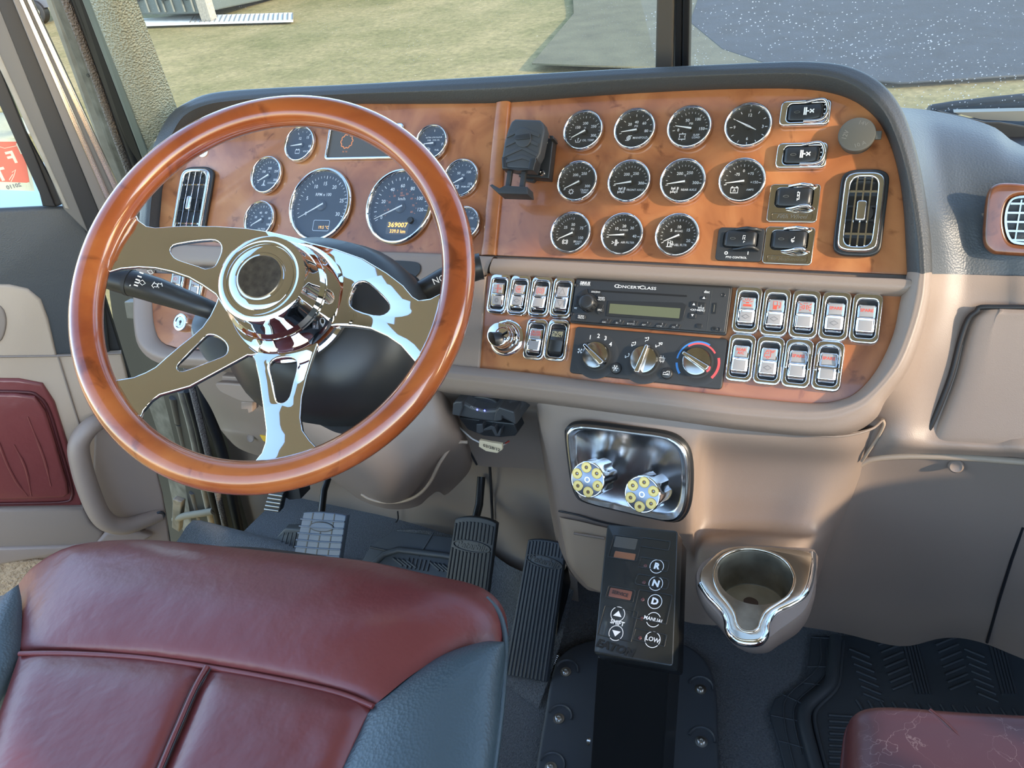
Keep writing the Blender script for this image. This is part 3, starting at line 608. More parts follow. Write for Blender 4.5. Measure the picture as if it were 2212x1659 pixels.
def rocker(px, py, top, low, label, group, w=.0345, h=.0635, tilt=-6, guard=0, black=False):
    u, v = PF.L(px, py, .006)
    g = thing('rocker_switch', label, 'switch', PF.M(u, v, .0022), group)
    o1 = rrect(w, h, .0085, n=3); i1 = rrect(w*.66, h*.74, .005, 0, -h*.01, n=3)
    ob('bezel', plate([o1, i1], .0075, 0, .0026, 3), CHROME, g, smooth=35)
    ob('well', plate([i1], .001, .0002), BLACK, g)
    tm = T(0, -h*.02, .0035, rx=radians(tilt))
    rw, rh = w*.60, h*.62
    # rocker body: profile bulged at the two ends
    mb = MB(); ys = [-.5,-.46,-.40,-.04,0,.04,.40,.46,.5]; zs = [0,.0035,.0052,.0050,.0060,.0050,.0052,.0035,0]
    vs = []
    for y, z in zip(ys, zs):
        for x, dz in ((-.5, -.004), (-.5, z-.0008), (-.45, z), (.45, z), (.5, z-.0008), (.5, -.004)): vs.append((x*rw*(1-.12*(abs(y) > .45)), y*rh, dz))
    n = len(ys); fs = [(j*6+i, j*6+i+1, (j+1)*6+i+1, (j+1)*6+i) for j in range(n-1) for i in range(5)]
    mb.add(vs, fs, tm); rk = ob('rocker', mb.me(), BLACK if black else CHROME, g, smooth=40)
    if black:
        m2 = MB().addme(text_me(top, rw*.26, 0, .01), tm @ T(0, rh*.24, .0056)); ob('lettering', m2.me(False), LETTERK, g)
    else:
        for k, (kd, sy) in enumerate(((top, 1), (low, -1))):
            lm = tm @ T(0, sy*rh*.23, .0049)
            ln = ob('lens', MB().addme(plate([smooth([(-.38*rw,-.15*rh),(-.34*rw,-.17*rh),(.34*rw,-.17*rh),(.38*rw,-.15*rh),(.38*rw,.15*rh),(.34*rw,.17*rh),(-.34*rw,.17*rh),(-.38*rw,.15*rh)], 2, True)], .0014, 0, .0005), lm).me(), LENS, g, smooth=40)
            if kd:
                m2 = MB(); switch_text(kd, m2, rw*.78); m3 = MB().addme(me_from(m2.v, m2.f), lm @ T(z=.0016))
                ob('symbol', m3.me(False), REDP if (sy > 0 and kd not in ('up',)) else GREYP, g)
    if guard:
        for sx in (-1, 1): ob('guard_bracket', MB().box(sx*w*.40-.0012, sx*w*.40+.0012, -h*.10, h*.20, .004, .0135).me(), CHROME, g, bevel=.0006)
        mb = MB().tube(smooth([(-w*.36, h*.05, .0105), (-w*.36, h*.22, .0105), (-w*.28, h*.36, .0105), (0, h*.405, .0105), (w*.28, h*.36, .0105), (w*.36, h*.22, .0105), (w*.36, h*.05, .0105)], 4), .0014, 8)
        ob('guard_hoop', mb.me(), CHROME, g, smooth=60)
        if guard == 2: ob('guard_bar', MB().box(-w*.46, w*.46, -h*.06, -h*.03, .010, .0135).me(), CHROME, g, bevel=.0005)
LETTERK = mat('khaki_print', (.55,.50,.30), .5); GREYP = mat('grey_print', (.20,.19,.19), .5)
GL = 'chrome rocker switches left of the radio'; GR = 'chrome rocker switches right of the radio'
rocker(1078, 635, 'arrows', 'ring', 'chrome rocker switch with red arrows symbol, far left of the radio row', GL, tilt=6)
rocker(1122, 638, 'fan', 'diamond', 'chrome rocker switch with red fan symbol, second in the row left of the radio', GL)
rocker(1168, 641.5, 'brake', '', 'chrome rocker switch with red round brake symbol, third in the row left of the radio', GL)
rocker(1215.5, 643.5, 'up', 'down', 'chrome rocker switch with up and down triangles touching the radio', GL)
rocker(1157.5, 733.5, 'CRUISE\nON/OFF', '', 'chrome rocker switch reading CRUISE ON/OFF beside the round chrome knob', GL)
rocker(1204, 735.5, 'CRUISE\nSELECT', '', 'black rocker in a chrome bezel reading CRUISE SELECT', GL, black=True)
rocker(1614, 670, 'dome', 'diamond', 'chrome rocker switch with red lamp symbol next to the right end of the radio', GR, .0352, .0655)
rocker(1675, 675, 'pump', 'diamond', 'chrome rocker switch with red fuel pump symbol', GR, .0352, .0655)
rocker(1738.5, 679.5, 'lamps', '', 'chrome rocker switch with red AUX lamps symbol, middle of the upper right row', GR, .0352, .0655)
rocker(1803.5, 683.5, 'SPARE', 'diamond', 'chrome rocker switch reading SPARE, second from right in the upper row', GR, .0352, .0655)
rocker(1870.5, 688.5, 'SPARE', '', 'chrome rocker switch reading SPARE, far right end of the upper row', GR, .0352, .0655)
rocker(1600, 774, 'REAR\nA/C', '', 'chrome rocker switch reading REAR A/C beside the climate panel', GR, .0352, .0655)
rocker(1661, 780, 'cab', 'diamond', 'chrome rocker switch with red cab symbol, second in the lower right row', GR, .0352, .0655)
rocker(1723, 786, 'SPARE', '', 'chrome rocker switch reading SPARE with a raised guard hoop, third in the lower row', GR, .0352, .0655, guard=1)
rocker(1788.5, 791.5, 'SPARE', '', 'chrome rocker switch reading SPARE with bent guard bar, right end of the lower row', GR, .0352, .0655, guard=2)
GD = 'chrome rocker switches behind the steering wheel'
rocker(384, 612, 'diamond', '', 'chrome rocker switch seen through the left wheel spoke gap, nearer the door', GD, tilt=6)
rocker(425, 616, 'diamond', '', 'chrome rocker switch seen through the left wheel spoke gap, nearer the column', GD, tilt=6)

# ------------------------------------------------------------------ axle, fifth wheel and PTO switches in the upper panel
def lrocker(mb_parent, w, h, z, m=BLACK, sx=1):
    xs = [-.5,-.45,-.38,-.05,.1,.38,.46,.5]; zs = [0,.004,.0055,.0045,.0060,.0085,.0075,.003]
    vs = []
    for x, zz in zip(xs, zs):
        for y, dz in ((-.5,-.003),(-.5,zz*.8),(-.40,zz),(.40,zz),(.5,zz*.8),(.5,-.003)): vs.append((x*w, y*h*(1 if abs(x) < .44 else .86), z+dz))
    fs = [(j*6+i, j*6+i+1, (j+1)*6+i+1, (j+1)*6+i) for j in range(len(xs)-1) for i in range(5)]
    r = ob('rocker', MB().add(vs, fs).me(), m, mb_parent, smooth=50)
    ob('thumb_mark', plate([circ(w*.085, -w*.22, 0, 20, w*.035), circ(w*.07, -w*.22, 0, 20, w*.025)], .0004, z+.0052), GREYD, r)
    return r
GREYD = mat('dark_grey_line', (.12,.12,.11), .5)
def axle_sym(mb, x, y, s, z, kind='axle'):
    w = s*.11; P = lambda *q: stroke(mb, [(x+a*s, y+b*s) for a, b in q], w, z)
    if kind == 'axle':
        P((-.75,-.35),(-.75,.35)); P((-.6,-.35),(-.6,.35)); P((.35,-.35),(.35,.35)); P((.5,-.35),(.5,.35)); P((-.6,0),(-.35,0)); P((.1,0),(.35,0)); P((-.3,.16),(.05,-.16)); P((-.3,-.16),(.05,.16))
        for b in (.5, .1, -.3): P((.85,b),(.95,b))
    elif kind == 'lock':
        P((-.4,.55),(.1,.55)); P((-.45,.4),(-.35,.7)); P((.05,.7),(.15,.4)); P((-.15,.55),(-.15,-.5)); P((-.4,.1),(.1,.1)); P((-.4,-.5),(.1,-.5)); P((-.4,-.1),(-.4,.3)); P((.1,-.1),(.1,.3)); P((-.4,-.3),(-.4,-.7)); P((.1,-.3),(.1,-.7))
        stroke(mb, [(x+a*s,y+b*s) for a,b in ((.35,-.3),(.65,-.3),(.65,.1),(.35,.1))], w, z, True); P((.4,.1),(.4,.35),(.6,.35),(.6,.1))
    elif kind == 'truck':
        P((-.55,-.3),(-.5,.0),(-.2,.05),(-.15,.3),(.1,.3),(.1,-.05),(.6,-.05),(.6,-.25)); P((-.4,-.3),(.6,-.3))
        for a in (-.35, .35): stroke(mb, [(x+(a+.13*cos(pi*k/5))*s, y+(-.35+.13*sin(pi*k/5))*s) for k in range(10)], w*.8, z, True)
        P((.4,.2),(.4,.7)); P((.28,.35),(.4,.2),(.52,.35))
    elif kind == 'pto':
        P((-.5,-.2),(-.5,.5),(.5,.5),(.5,-.2),(.3,-.2)); stroke(mb, [(x+.25*cos(pi*k/6)*s, y+(.05+.25*sin(pi*k/6))*s) for k in range(12)], w, z, True); mb.addme(text_me('PTO', s*.42, .2, .03), T(x, y-.62*s, z))
def axle_switch(px, py, label):
    u, v = PF.L(px, py, .008)
    g = thing('axle_switch', label, 'switch', PF.M(u, v, .0022), 'chrome axle switches beside the clock')
    W_, H_ = .064, .036
    o1 = rrect(W_, H_, .007, n=3); i1 = rrect(W_*.76, H_*.66, .005, .002, 0, n=3)
    ob('bezel', plate([o1, i1], .008, 0, .0025, 3), CHROME, g, smooth=35)
    ob('well', plate([i1], .001, .0002), BLACK, g)
    r = lrocker(g, W_*.70, H_*.60, .0042)
    mb = MB(); axle_sym(mb, W_*.17, 0, H_*.42, 0); ob('symbol', MB().addme(me_from(mb.v, mb.f), T(0,0,.0116)).me(False), WHITE, g)
    pts = smooth([(.0,-H_*.36,.0095),(W_*.25,-H_*.40,.013),(W_*.38,-H_*.34,.0145),(W_*.44,-H_*.1,.0145),(W_*.44,H_*.1,.0145),(W_*.38,H_*.34,.0145),(W_*.25,H_*.40,.013),(.0,H_*.36,.0095)], 4)
    ob('guard', MB().tube(pts, .0022, 8).me(), CHROME, g, smooth=60)
axle_switch(1739, 244, 'chrome axle rocker switch between the clock and the round socket cap, upper one')
axle_switch(1731, 336, 'chrome axle rocker switch below the first one, level with the lower clock edge')
def plate_switch(corners, label, kind, sym, script, black=False):
    P = [PF.L(x, y, .004) for x, y in corners]; cx = sum(p[0] for p in P)/4; cy = sum(p[1] for p in P)/4
    W_ = (abs(P[1][0]-P[0][0])+abs(P[2][0]-P[3][0]))/2; H_ = (abs(P[0][1]-P[3][1])+abs(P[1][1]-P[2][1]))/2
    g = thing('plate_switch', label, 'switch', PF.M(cx, cy, .0022))
    hy = H_*.14
    i1 = rrect(W_*.74, H_*.50, .006, 0, hy, n=4)
    ob('plate', plate([rrect(W_, H_, .005, n=4), i1], .0035, 0, .0012, 3), BLACKM if black else CHROMEP, g, smooth=35)
    ob('well', plate([i1], .001, .0002), BLACK, g)
    lrocker(g, W_*.70, H_*.46, .0032).location = (0, hy, 0)
    mb = MB(); axle_sym(mb, 0, 0, H_*.17, 0, sym); ob('symbol', MB().addme(me_from(mb.v, mb.f), T(W_*.13, hy, .0098)).me(False), WHITE, g)
    for sy in (-1, 1):
        pts = [(x*W_, hy+sy*(H_*.26+.002*abs(cos(x*6))), z) for x, z in ((-.12,.003),(-.02,.006),(.08,.010),(.16,.0128),(.25,.0128),(.33,.010),(.40,.003))]
        ob('guard', MB().tube(smooth(pts, 4), [.0025]*25, 8).me(), BLACK if black else CHROME, g, smooth=60)
    if black:
        mb = MB().addme(text_me('O', H_*.13, 0, .04), T(-W_*.27, -H_*.28, .0037)).addme(text_me('I', H_*.13, 0, .04), T(W_*.20, -H_*.26, .0037)).addme(text_me('PTO CONTROL', H_*.085, 0, .02), T(-W_*.04, -H_*.40, .0037))
        ob('lettering', mb.me(False), WHITE, g)
    else:
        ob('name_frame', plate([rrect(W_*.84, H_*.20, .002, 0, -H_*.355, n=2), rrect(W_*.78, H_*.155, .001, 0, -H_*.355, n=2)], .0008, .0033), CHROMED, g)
        ob('name_engraving', MB().addme(text_me(script, H_*.15, .35, .0), T(0, -H_*.355, .0037)).me(False), GREYD if sym == 'lock' else SATIN, g)
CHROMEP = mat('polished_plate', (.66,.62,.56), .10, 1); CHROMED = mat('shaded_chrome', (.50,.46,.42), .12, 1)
plate_switch([(1664,398),(1775,398),(1763,483),(1656,479)], 'square chrome switch plate engraved Fifth Wheel with a lock symbol', 'fifth', 'lock', 'Fifth Wheel')
plate_switch([(1655,489),(1763,492),(1752,575),(1646,569)], 'square chrome switch plate with truck symbol, below the lock switch plate', 'air', 'truck', 'Air Suspension')
plate_switch([(1552,491),(1652,494),(1646,567),(1546,562)], 'black switch plate marked PTO CONTROL with O and I', 'pto', 'pto', '', True)
# round rubber socket cap
u, v = PF.L(1851, 294, .012)
g = thing('socket_cap', 'round dark grey rubber power socket cap in the upper right of the burl panel', 'socket', PF.M(u, v, .0022))
R = .0225
CAPG = mat('grey_rubber_cap', (.085,.082,.070), .45)
ob('cap', MB().lathe([(0,.0165),(R*.9,.0165),(R*.98,.0158),(R,.0145),(R,.0125),(R*.96,.0115),(R*.90,.011),(R*.9,0)], 48).me(), CAPG, g, smooth=40)
ob('pull_tab', MB().box(R*.95, R*1.28, -.007, .004, .012, .0155).me(), CAPG, g, bevel=.001)
mb = MB().addme(text_me('12V', .008), T(-R*.6, -.001, .0166, rz=radians(75))).addme(text_me('14V', .0075), T(R*.25, R*.62, .0166, rz=radians(-15))).addme(text_me('10 A', .0075), T(R*.22, -R*.62, .0166, rz=radians(20)))
ob('lettering', mb.me(False), mat('moulded_lettering', (.16,.155,.14), .4), g)

# ------------------------------------------------------------------ tall chrome air vents
def tall_vent(corners, label, r, cut=None):
    P = [PF.L(x, y, .008) for x, y in corners]; cx = sum(p[0] for p in P)/4; cy = sum(p[1] for p in P)/4
    W_ = (abs(P[1][0]-P[0][0])+abs(P[2][0]-P[3][0]))/2; H_ = (abs(P[0][1]-P[3][1])+abs(P[1][1]-P[2][1]))/2
    g = thing('air_vent', label, 'air vent', PF.M(cx, cy, .0022))
    def shp(k, d): return smooth([(a*(W_/2-d), b*(H_/2-d)) for a, b in ((-.62,1),(0,1.02),(.62,1),(.97,.86),(1.02,.5),(1.02,0),(1.02,-.5),(.97,-.86),(.62,-1),(0,-1.02),(-.62,-1),(-.97,-.86),(-1.02,-.5),(-1.02,0),(-1.02,.5),(-.97,.86))], 4, True)
    ob('surround', plate([shp(0, -.001), shp(0, .0045)], .008, 0, .003, 3), BLACK, g, smooth=50)
    ob('bezel', plate([shp(0, .0035), shp(0, .0115)], .0125, 0, .0035, 3), CHROME, g, smooth=50)
    ob('duct', plate([shp(0, .004)], .001, .0), BLACK, g)
    w = W_/2-.010; h = H_/2-.010; e = lambda x: h*(1-.10*abs(x/w)**3)
    for k in (-1, 0, 1):
        x = k*w*.5; mb = MB()
        if k == 0: mb.box(x-.0011, x+.0011, -e(x), -.013, .004, .0115); mb.box(x-.0011, x+.0011, .013, e(x), .004, .0115)
        else: mb.box(x-.0011, x+.0011, -e(x), e(x), .004, .0115)
        ob('vertical_slat', mb.me(), CHROME, g, bevel=.0005)
    for y in (-.62, -.2, .2, .62):
        ob('cross_slat', MB().box(-w, w, y*h-.0014, y*h+.0014, .0012 if abs(y) < .5 else .002, .004 if abs(y) < .5 else .0065, T(rx=0)).me(), CHROME if abs(y) > .5 else BLACKM, g)
    ob('thumb_knob', plate([rrect(.0115, .0265, .003)], .006, .0105, .002), CHROME, g, smooth=50)
    ob('lock_barrel', MB().lathe([(.0105,.002),(.0105,.007),(0,.007)], 24, T(.004, -.001)).me(), BLACK, g)
tall_vent([(1821,367),(1916,372),(1904,552),(1800,549)], 'tall chrome air vent at the right end of the burl panel', .02)
tall_vent([(386,363),(452,363),(446,520),(378,520)], 'tall chrome air vent left of the gauges behind the steering wheel', .02)

# ------------------------------------------------------------------ radio
def local4(corners, h):
    P = [PF.L(x, y, h) for x, y in corners]; cx = sum(p[0] for p in P)/4; cy = sum(p[1] for p in P)/4
    W_ = (Vector(P[1])-Vector(P[0])).length/2+(Vector(P[2])-Vector(P[3])).length/2; H_ = (Vector(P[3])-Vector(P[0])).length/2+(Vector(P[2])-Vector(P[1])).length/2
    return cx, cy, W_, H_
rc = local4([(1245,601),(1581,618),(1570,724),(1230,698)], .008); cx, cy, W_, H_ = rc
rad = thing('car_radio', 'black single slot truck radio with grey-green display in the lower burl panel', 'radio', PF.M(cx, cy, .0022))
X = lambda a: (a-.5)*W_; Y = lambda b: (.5-b)*H_
Z0 = .0095
ob('mounting_frame', plate([rrect(W_, H_, .003, n=3)], .006, 0, .0015), BLACK, rad, smooth=40)
ob('body', plate([rrect(W_*.985, H_*.93, .003, n=3)], .0095, 0, .0015), BLACKM, rad, smooth=40)
ob('cd_slot', plate([rrect(W_*.62, H_*.035, .0008, X(.43), Y(.265))], .0005, Z0), mat('slot_black', (.004,.004,.004), .8), rad)
ob('display_frame', plate([[(X(a), Y(b)) for a, b in ((.245,.47),(.72,.41),(.745,.46),(.735,.76),(.72,.80),(.245,.80))]], .0015, Z0-.0005, .0004), BLACK, rad)
ob('display', plate([[(X(a), Y(b)) for a, b in ((.262,.53),(.712,.53),(.712,.74),(.262,.74))]], .0006, Z0+.0008), GREENLCD, rad)
kn_ = ob('volume_knob', MB().lathe([(0,.017),(.0075,.0172),(.0095,.0165),(.0118,.014),(.0125,.002),(.0125,0)], 30, T(X(.12), Y(.56), Z0-.001)).me(), BLACK, rad, smooth=40)
mb = MB()
for k in range(14):
    a = 2*pi*k/14; mb.box(-.0009, .0009, -.0006, .0006, .001, .0135, T(X(.12), Y(.56), Z0-.001) @ Matrix.Rotation(a, 4, 'Z') @ T(0, .0126, 0))
ob('grip_ribs', mb.me(), BLACK, kn_)
mb = MB()
wedges = [(60,100,'⏻'),(105,150,''),(15,55,''),(155,195,''),(-40,0,'')]
for a0, a1, _ in wedges:
    pts = [(X(.12)+.0155*cos(radians(a)), Y(.56)+.0155*sin(radians(a))) for a in (a0, (a0+a1)/2, a1)]+[(X(.12)+.0225*cos(radians(a)), Y(.56)+.0225*sin(radians(a))) for a in (a1, (a0+a1)/2, a0)]
    ob('wedge_button', plate([pts], .0016, Z0-.0004, .0005), BLACK, rad, smooth=40)
btn = [(.245,'1','ESC'),(.33,'2','II>'),(.42,'3','BRWSE'),(.505,'4','RPT'),(.60,'5','RDM'),(.69,'6','OK')]
for a, n_1, n_2 in btn:
    b = ob('preset_button', plate([[(X(a-.035), Y(.965)), (X(a+.028), Y(.965)), (X(a+.040), Y(.865)), (X(a-.012), Y(.865))]], .0022, Z0-.0006, .0006), BLACK, rad, smooth=40)
for x0, y0, w0, h0 in ((.79,.43,.030,.10),(.79,.66,.030,.10),(.835,.50,.030,.20),(.845,.285,.022,.06),(.838,.86,.025,.07),(.20,.86,.022,.0),(.08,.86,.04,.09),(.20,.44,.030,.09),(.20,.68,.030,.09)):
    if h0: ob('side_button', plate([rrect(W_*w0*1.5, H_*h0*1.2, .0018, X(x0), Y(y0), 3)], .0018, Z0-.0004, .0005), BLACK, rad, smooth=40)
mb = MB(); z = Z0+.0016
def tt(s, a, b, sz, sh=0, bo=.01, sx=1): mb.addme(text_me(s, H_*sz, sh, bo, sx), T(X(a), Y(b), z))
for a, n_1, n_2 in btn: tt(n_1, a+.015, .885, .055); tt(n_2, a-.004, .935, .052)
tt('BAND\n•AUTO', .20, .44, .052); tt('SRC', .20, .685, .058); tt('SCAN\n•PSCN', .08, .865, .052); tt('II/AUDIO', .155, .30, .050, .2); tt('ME', .035, .68, .052)
tt('•CAT', .79, .545, .052); tt('i\nTITLE\n•MENU', .835, .50, .055); tt('▲', .845, .285, .06); tt('▲', .79, .43, .06); tt('▼', .79, .66, .06)
tt('SIRIUS', .075, .12, .085, .1, .03); tt('SATELLITE RADIO', .078, .165, .030); tt('disc', .858, .16, .075)
ob('lettering', mb.me(False), WHITE, rad)
mb = MB(); z = Z0+.0004
tt('C', .288, .145, .11, 0, .01, 1.5); tt('ONCERT', .368, .150, .082, 0, .01, 1.5); tt('C', .452, .145, .11, 0, .01, 1.5); tt('LASS', .507, .150, .082, 0, .01, 1.5)
ob('name_lettering', mb.me(False), WHITE, rad)
ob('usb_port', plate([rrect(W_*.022, H_*.22, .0008, X(.915), Y(.48)), rrect(W_*.014, H_*.17, .0006, X(.915), Y(.48))], .0012, Z0-.0003), BLACK, rad)
ob('usb_tongue', plate([rrect(W_*.006, H_*.15, .0003, X(.913), Y(.48))], .0006, Z0), SATIN, rad)
ob('seam_line', MB().box(X(.885), X(.886), Y(.95), Y(.12), Z0-.0002, Z0+.0003).me(), GREYD, rad)
for a, b in ((.015,.17),(.015,.80),(.955,.20),(.955,.90)): ob('screw_hole', MB().lathe([(0,.0001),(.0018,.0001),(.0024,.0006),(.003,.0002)], 14, T(X(a), Y(b), Z0)).me(), BLACK, rad)
ob('aux_socket', MB().lathe([(0,.0002),(.0014,.0002),(.0016,.001),(.0032,.0008),(.0034,0)], 18, T(X(.928), Y(.90), Z0)).me(), BLACK, rad)

# ------------------------------------------------------------------ climate control
cx, cy, W_, H_ = local4([(1245,709),(1571,729),(1562,842),(1230,806)], .005)
cl = thing('climate_control_panel', 'black climate panel with three chrome rotary knobs below the radio', 'climate control', PF.M(cx, cy, .0022))
ob('face', plate([rrect(W_, H_, .005, n=4)], .0055, 0, .0018, 3), BLACKM, cl, smooth=40)
ZC = .0056
def cpos(px, py): u, v = PF.L(px, py, .008); return u-cx, v-cy
def knob(px, py, ang):
    x, y = cpos(px, py); R = .0195
    ob('knob_base', MB().lathe([(R*1.75,ZC-.0003),(R*1.6,ZC+.0004),(R*1.15,ZC-.0),(R*1.1,ZC-.0005)], 40, T(x, y)).me(), BLACKM, cl, smooth=50)
    kb = ob('knob', MB().lathe([(R*1.02,ZC),(R,ZC+.006),(R*.95,ZC+.009),(R*.86,ZC+.0095),(0,ZC+.0095)], 48, T(x, y)).me(), SATINC, cl, smooth=40)
    w, l = R*.36, R*1.12
    vs = [(-l*.98,-w*.9,.009),(l,-w*.55,.009),(l*1.03,0,.009),(l,w*.55,.009),(-l*.98,w*.9,.009),(-l*1.04,0,.009),(-l*.9,-w*.55,.021),(l*.92,-w*.30,.017),(l*.95,0,.017),(l*.92,w*.30,.017),(-l*.9,w*.55,.021),(-l*.95,0,.021)]
    fs = [(0,1,7,6),(1,2,8,7),(2,3,9,8),(3,4,10,9),(4,5,11,10),(5,0,6,11),(6,7,8,9,10,11),(5,4,3,2,1,0)]
    ob('pointer', MB().add(vs, fs, T(x, y, ZC-.001, rz=radians(ang))).me(), CHROME, kb, bevel=.0012, smooth=30)
SATINC = mat('brushed_knob', (.60,.56,.48), .16, 1, noise=(40, (.45,.42,.36), .2))
knob(1288, 768, 142); knob(1392, 778, 78); knob(1506, 782, 152)
def mark(s, px, py, sz, m=WHITE, sh=0): x, y = cpos(px, py); cmb.addme(text_me(s, sz, sh, .01), T(x, y, ZC+.0004))
cmb = MB()
for s_, a, b in (('1',1275,729),('2',1293,726),('3',1308,731),('4',1319,744)): mark(s_, a, b, .0088)
def seat_sym(px, py, s, arrows):
    x, y = cpos(px, py); P = lambda *q: stroke(cmb, [(x+a*s, y+b*s) for a, b in q], s*.14, ZC+.0005)
    P((.35,.5),(.2,-.1),(-.3,-.2),(-.4,-.5)); stroke(cmb, [(x+(.2+.12*cos(k))*s, y+(.55+.12*sin(k))*s) for k in range(7)], s*.1, ZC+.0005, True)
    if 'd' in arrows: P((-.6,.1),(-.5,-.5)); P((-.65,-.3),(-.5,-.5),(-.35,-.35))
    if 'u' in arrows: P((-.6,.4),(-.1,.4)); P((-.25,.55),(-.1,.4),(-.25,.25))
    if 'w' in arrows: P((.5,.7),(.9,.7),(.8,.2),(.6,.2),(.5,.7))
seat_sym(1370, 744, .006, 'ud'); seat_sym(1398, 734, .006, 'u'); seat_sym(1422, 746, .006, 'dw'); seat_sym(1356, 769, .006, 'd')
x, y = cpos(1430, 776); stroke(cmb, [(x-.004,y+.002),(x+.004,y+.002),(x+.003,y-.003),(x-.003,y-.003)], .0007, ZC+.0005, True); stroke(cmb, [(x-.002,y+.005),(x-.001,y-.005)], .0006, ZC+.0005); stroke(cmb, [(x+.001,y+.005),(x+.002,y-.005)], .0006, ZC+.0005)
x, y = cpos(1253, 758)
for k in range(4):
    a = pi/2*k+.4; cmb.add([(x, y, ZC+.0005), (x+.0042*cos(a), y+.0042*sin(a), ZC+.0005), (x+.0044*cos(a+.7), y+.0044*sin(a+.7), ZC+.0005)], [(0,1,2)])
ob('symbols', cmb.me(False), WHITE, cl)
x, y = cpos(1507, 783)
mb = MB(); stroke(mb, [(x+.0285*cos(radians(a)), y+.0285*sin(radians(a))) for a in range(186, 222, 4)], .0030, ZC+.0004); stroke(mb, [(x+.0285*cos(radians(a)), y+.0285*sin(radians(a))) for a in range(62, 178, 4)], .0022, ZC+.0004)
ob('blue_arc', mb.me(False), BLUE, cl)
mb = MB(); stroke(mb, [(x+.0285*cos(radians(a)), y+.0285*sin(radians(a))) for a in range(-42, 22, 4)], .0034, ZC+.0004); stroke(mb, [(x+.0262*cos(radians(a)), y+.0262*sin(radians(a))) for a in range(34, 130, 4)], .0024, ZC+.0004)
ob('red_arc', mb.me(False), REDARC, cl)
for (a, b), kd in (((1331,796),'snow'),((1441,807),'car')):
    x, y = cpos(a, b); bt = ob('push_button', MB().lathe([(0,ZC+.004),(.0065,ZC+.004),(.0078,ZC+.003),(.0084,ZC-.0005)], 28, T(x, y)).me(), BLACK, cl, smooth=50)
    m2 = MB()
    if kd == 'snow':
        for k in range(6): stroke(m2, [(x, y), (x+.0045*cos(pi/3*k), y+.0045*sin(pi/3*k))], .0008, ZC+.0042); stroke(m2, [(x+.0042*cos(pi/3*k+.3), y+.0042*sin(pi/3*k+.3)), (x+.0028*cos(pi/3*k), y+.0028*sin(pi/3*k)), (x+.0042*cos(pi/3*k-.3), y+.0042*sin(pi/3*k-.3))], .0006, ZC+.0042)
    else: stroke(m2, [(x-.005,y-.002),(x-.004,y+.001),(x-.001,y+.001),(x+.001,y+.003),(x+.004,y+.003),(x+.004,y-.002)], .0008, ZC+.0042, True); stroke(m2, [(x-.001,y-.001),(x+.002,y-.001),(x+.002,y+.001)], .0007, ZC+.0042)
    ob('symbol', m2.me(False), WHITE, bt)

# ------------------------------------------------------------------ round chrome push knob, ignition lock
u, v = PF.L(1089, 728, .012)
g = thing('dimmer_knob', 'large stepped round chrome knob left of the cruise switches', 'knob', PF.M(u, v, .0022))
ob('base', MB().lathe([(.0285,0),(.0285,.003),(.026,.005),(.024,.0055),(.0235,.008),(.021,.0115),(.019,.012),(.0185,.020),(.0165,.023)], 56).me(), CHROME, g, smooth=40)
ob('cap', MB().lathe([(.0185,.022),(.0185,.030),(.0178,.0325),(.016,.0335),(0,.0337)], 56).me(), CHROME, g, smooth=40)
u, v = PF.L(394, 697, .010)
g = thing('ignition_lock', 'round chrome ignition key lock on the lower left burl panel', 'lock', PF.M(u, v, .0022))
ob('collar', MB().lathe([(.0175,0),(.0175,.012),(.0165,.0145),(.0145,.015),(.0115,.0145),(.0105,.0125)], 48).me(), CHROME, g, smooth=40)
bl = ob('barrel', MB().lathe([(0,.0128),(.0105,.0128),(.0108,.0118)], 32).me(), SATIN, g, smooth=40)
ob('keyhole', MB().prism(circ(.0028, 0, .001, 16), .0129, .0132).prism([(-.0009,-.0055),(.0009,-.0055),(.0009,0),(-.0009,0)], .0129, .0132).me(), BLACK, bl)
# ------------------------------------------------------------------ steering wheel
WN = Vector((.25454713, -.64620553, .71946103)).normalized()
r_ = ray(577, 611).normalized(); WC = CAM + r_*.8556
WF = Fr(WC, Vector((1, 0, 0)), WN)
wh = thing('steering_wheel', 'polished mahogany steering wheel with four slotted chrome spokes and chrome hub', 'steering wheel', WF.M())
Rm, rm = .2120, .0168
mb = MB(); N, K = 120, 20; vs = []; fs = []
for i in range(N):
    a = 2*pi*i/N
    for k in range(K):
        q = 2*pi*k/K; s = rm*(1+.05*cos(2*q)); vs.append(((Rm+s*cos(q))*cos(a), (Rm+s*cos(q))*sin(a), s*sin(q)*1.02))
for i in range(N):
    for k in range(K): fs.append((i*K+k, ((i+1) % N)*K+k, ((i+1) % N)*K+(k+1) % K, i*K+(k+1) % K))
ob('rim', MB().add(vs, fs).me(), RIMW, wh, smooth=80)
# each spoke lies on its own plane, dished from the rim down to the hub
def spoke(pts, holes, ang, z0=-.004, zi=-.050):
    d = (WF.x*cos(radians(ang))+WF.y*sin(radians(ang)))
    po = WC + d*(Rm-.010)+WN*z0; pi_ = WC + d*.055 + WN*zi
    ax = (po-pi_).normalized(); side = WN.cross(d).normalized(); nn = ax.cross(side).normalized()
    if nn.dot(WN) < 0: nn = -nn
    F_ = Fr(po, WF.x, nn)
    me = plate([[F_.L(*p) for p in pts]]+[smooth([Vector(F_.L(*p)) for p in h], 2, True) for h in holes], .0070, -.0068, .0020, 3)
    me.transform(F_.M()); return ob('spoke', me, CHROME, wh, world=True, smooth=38)
spL = [(291,457),(299,476),(316,488),(335,491),(395,487),(467,488),(530,492),(575,499),(620,560),(600,690),(500,690),(470,643),(465,635.7),(436,616),(407,599.5),(371,587.4),(335,580),(299,578),(262,581),(231,590),(228,560),(258,500)]
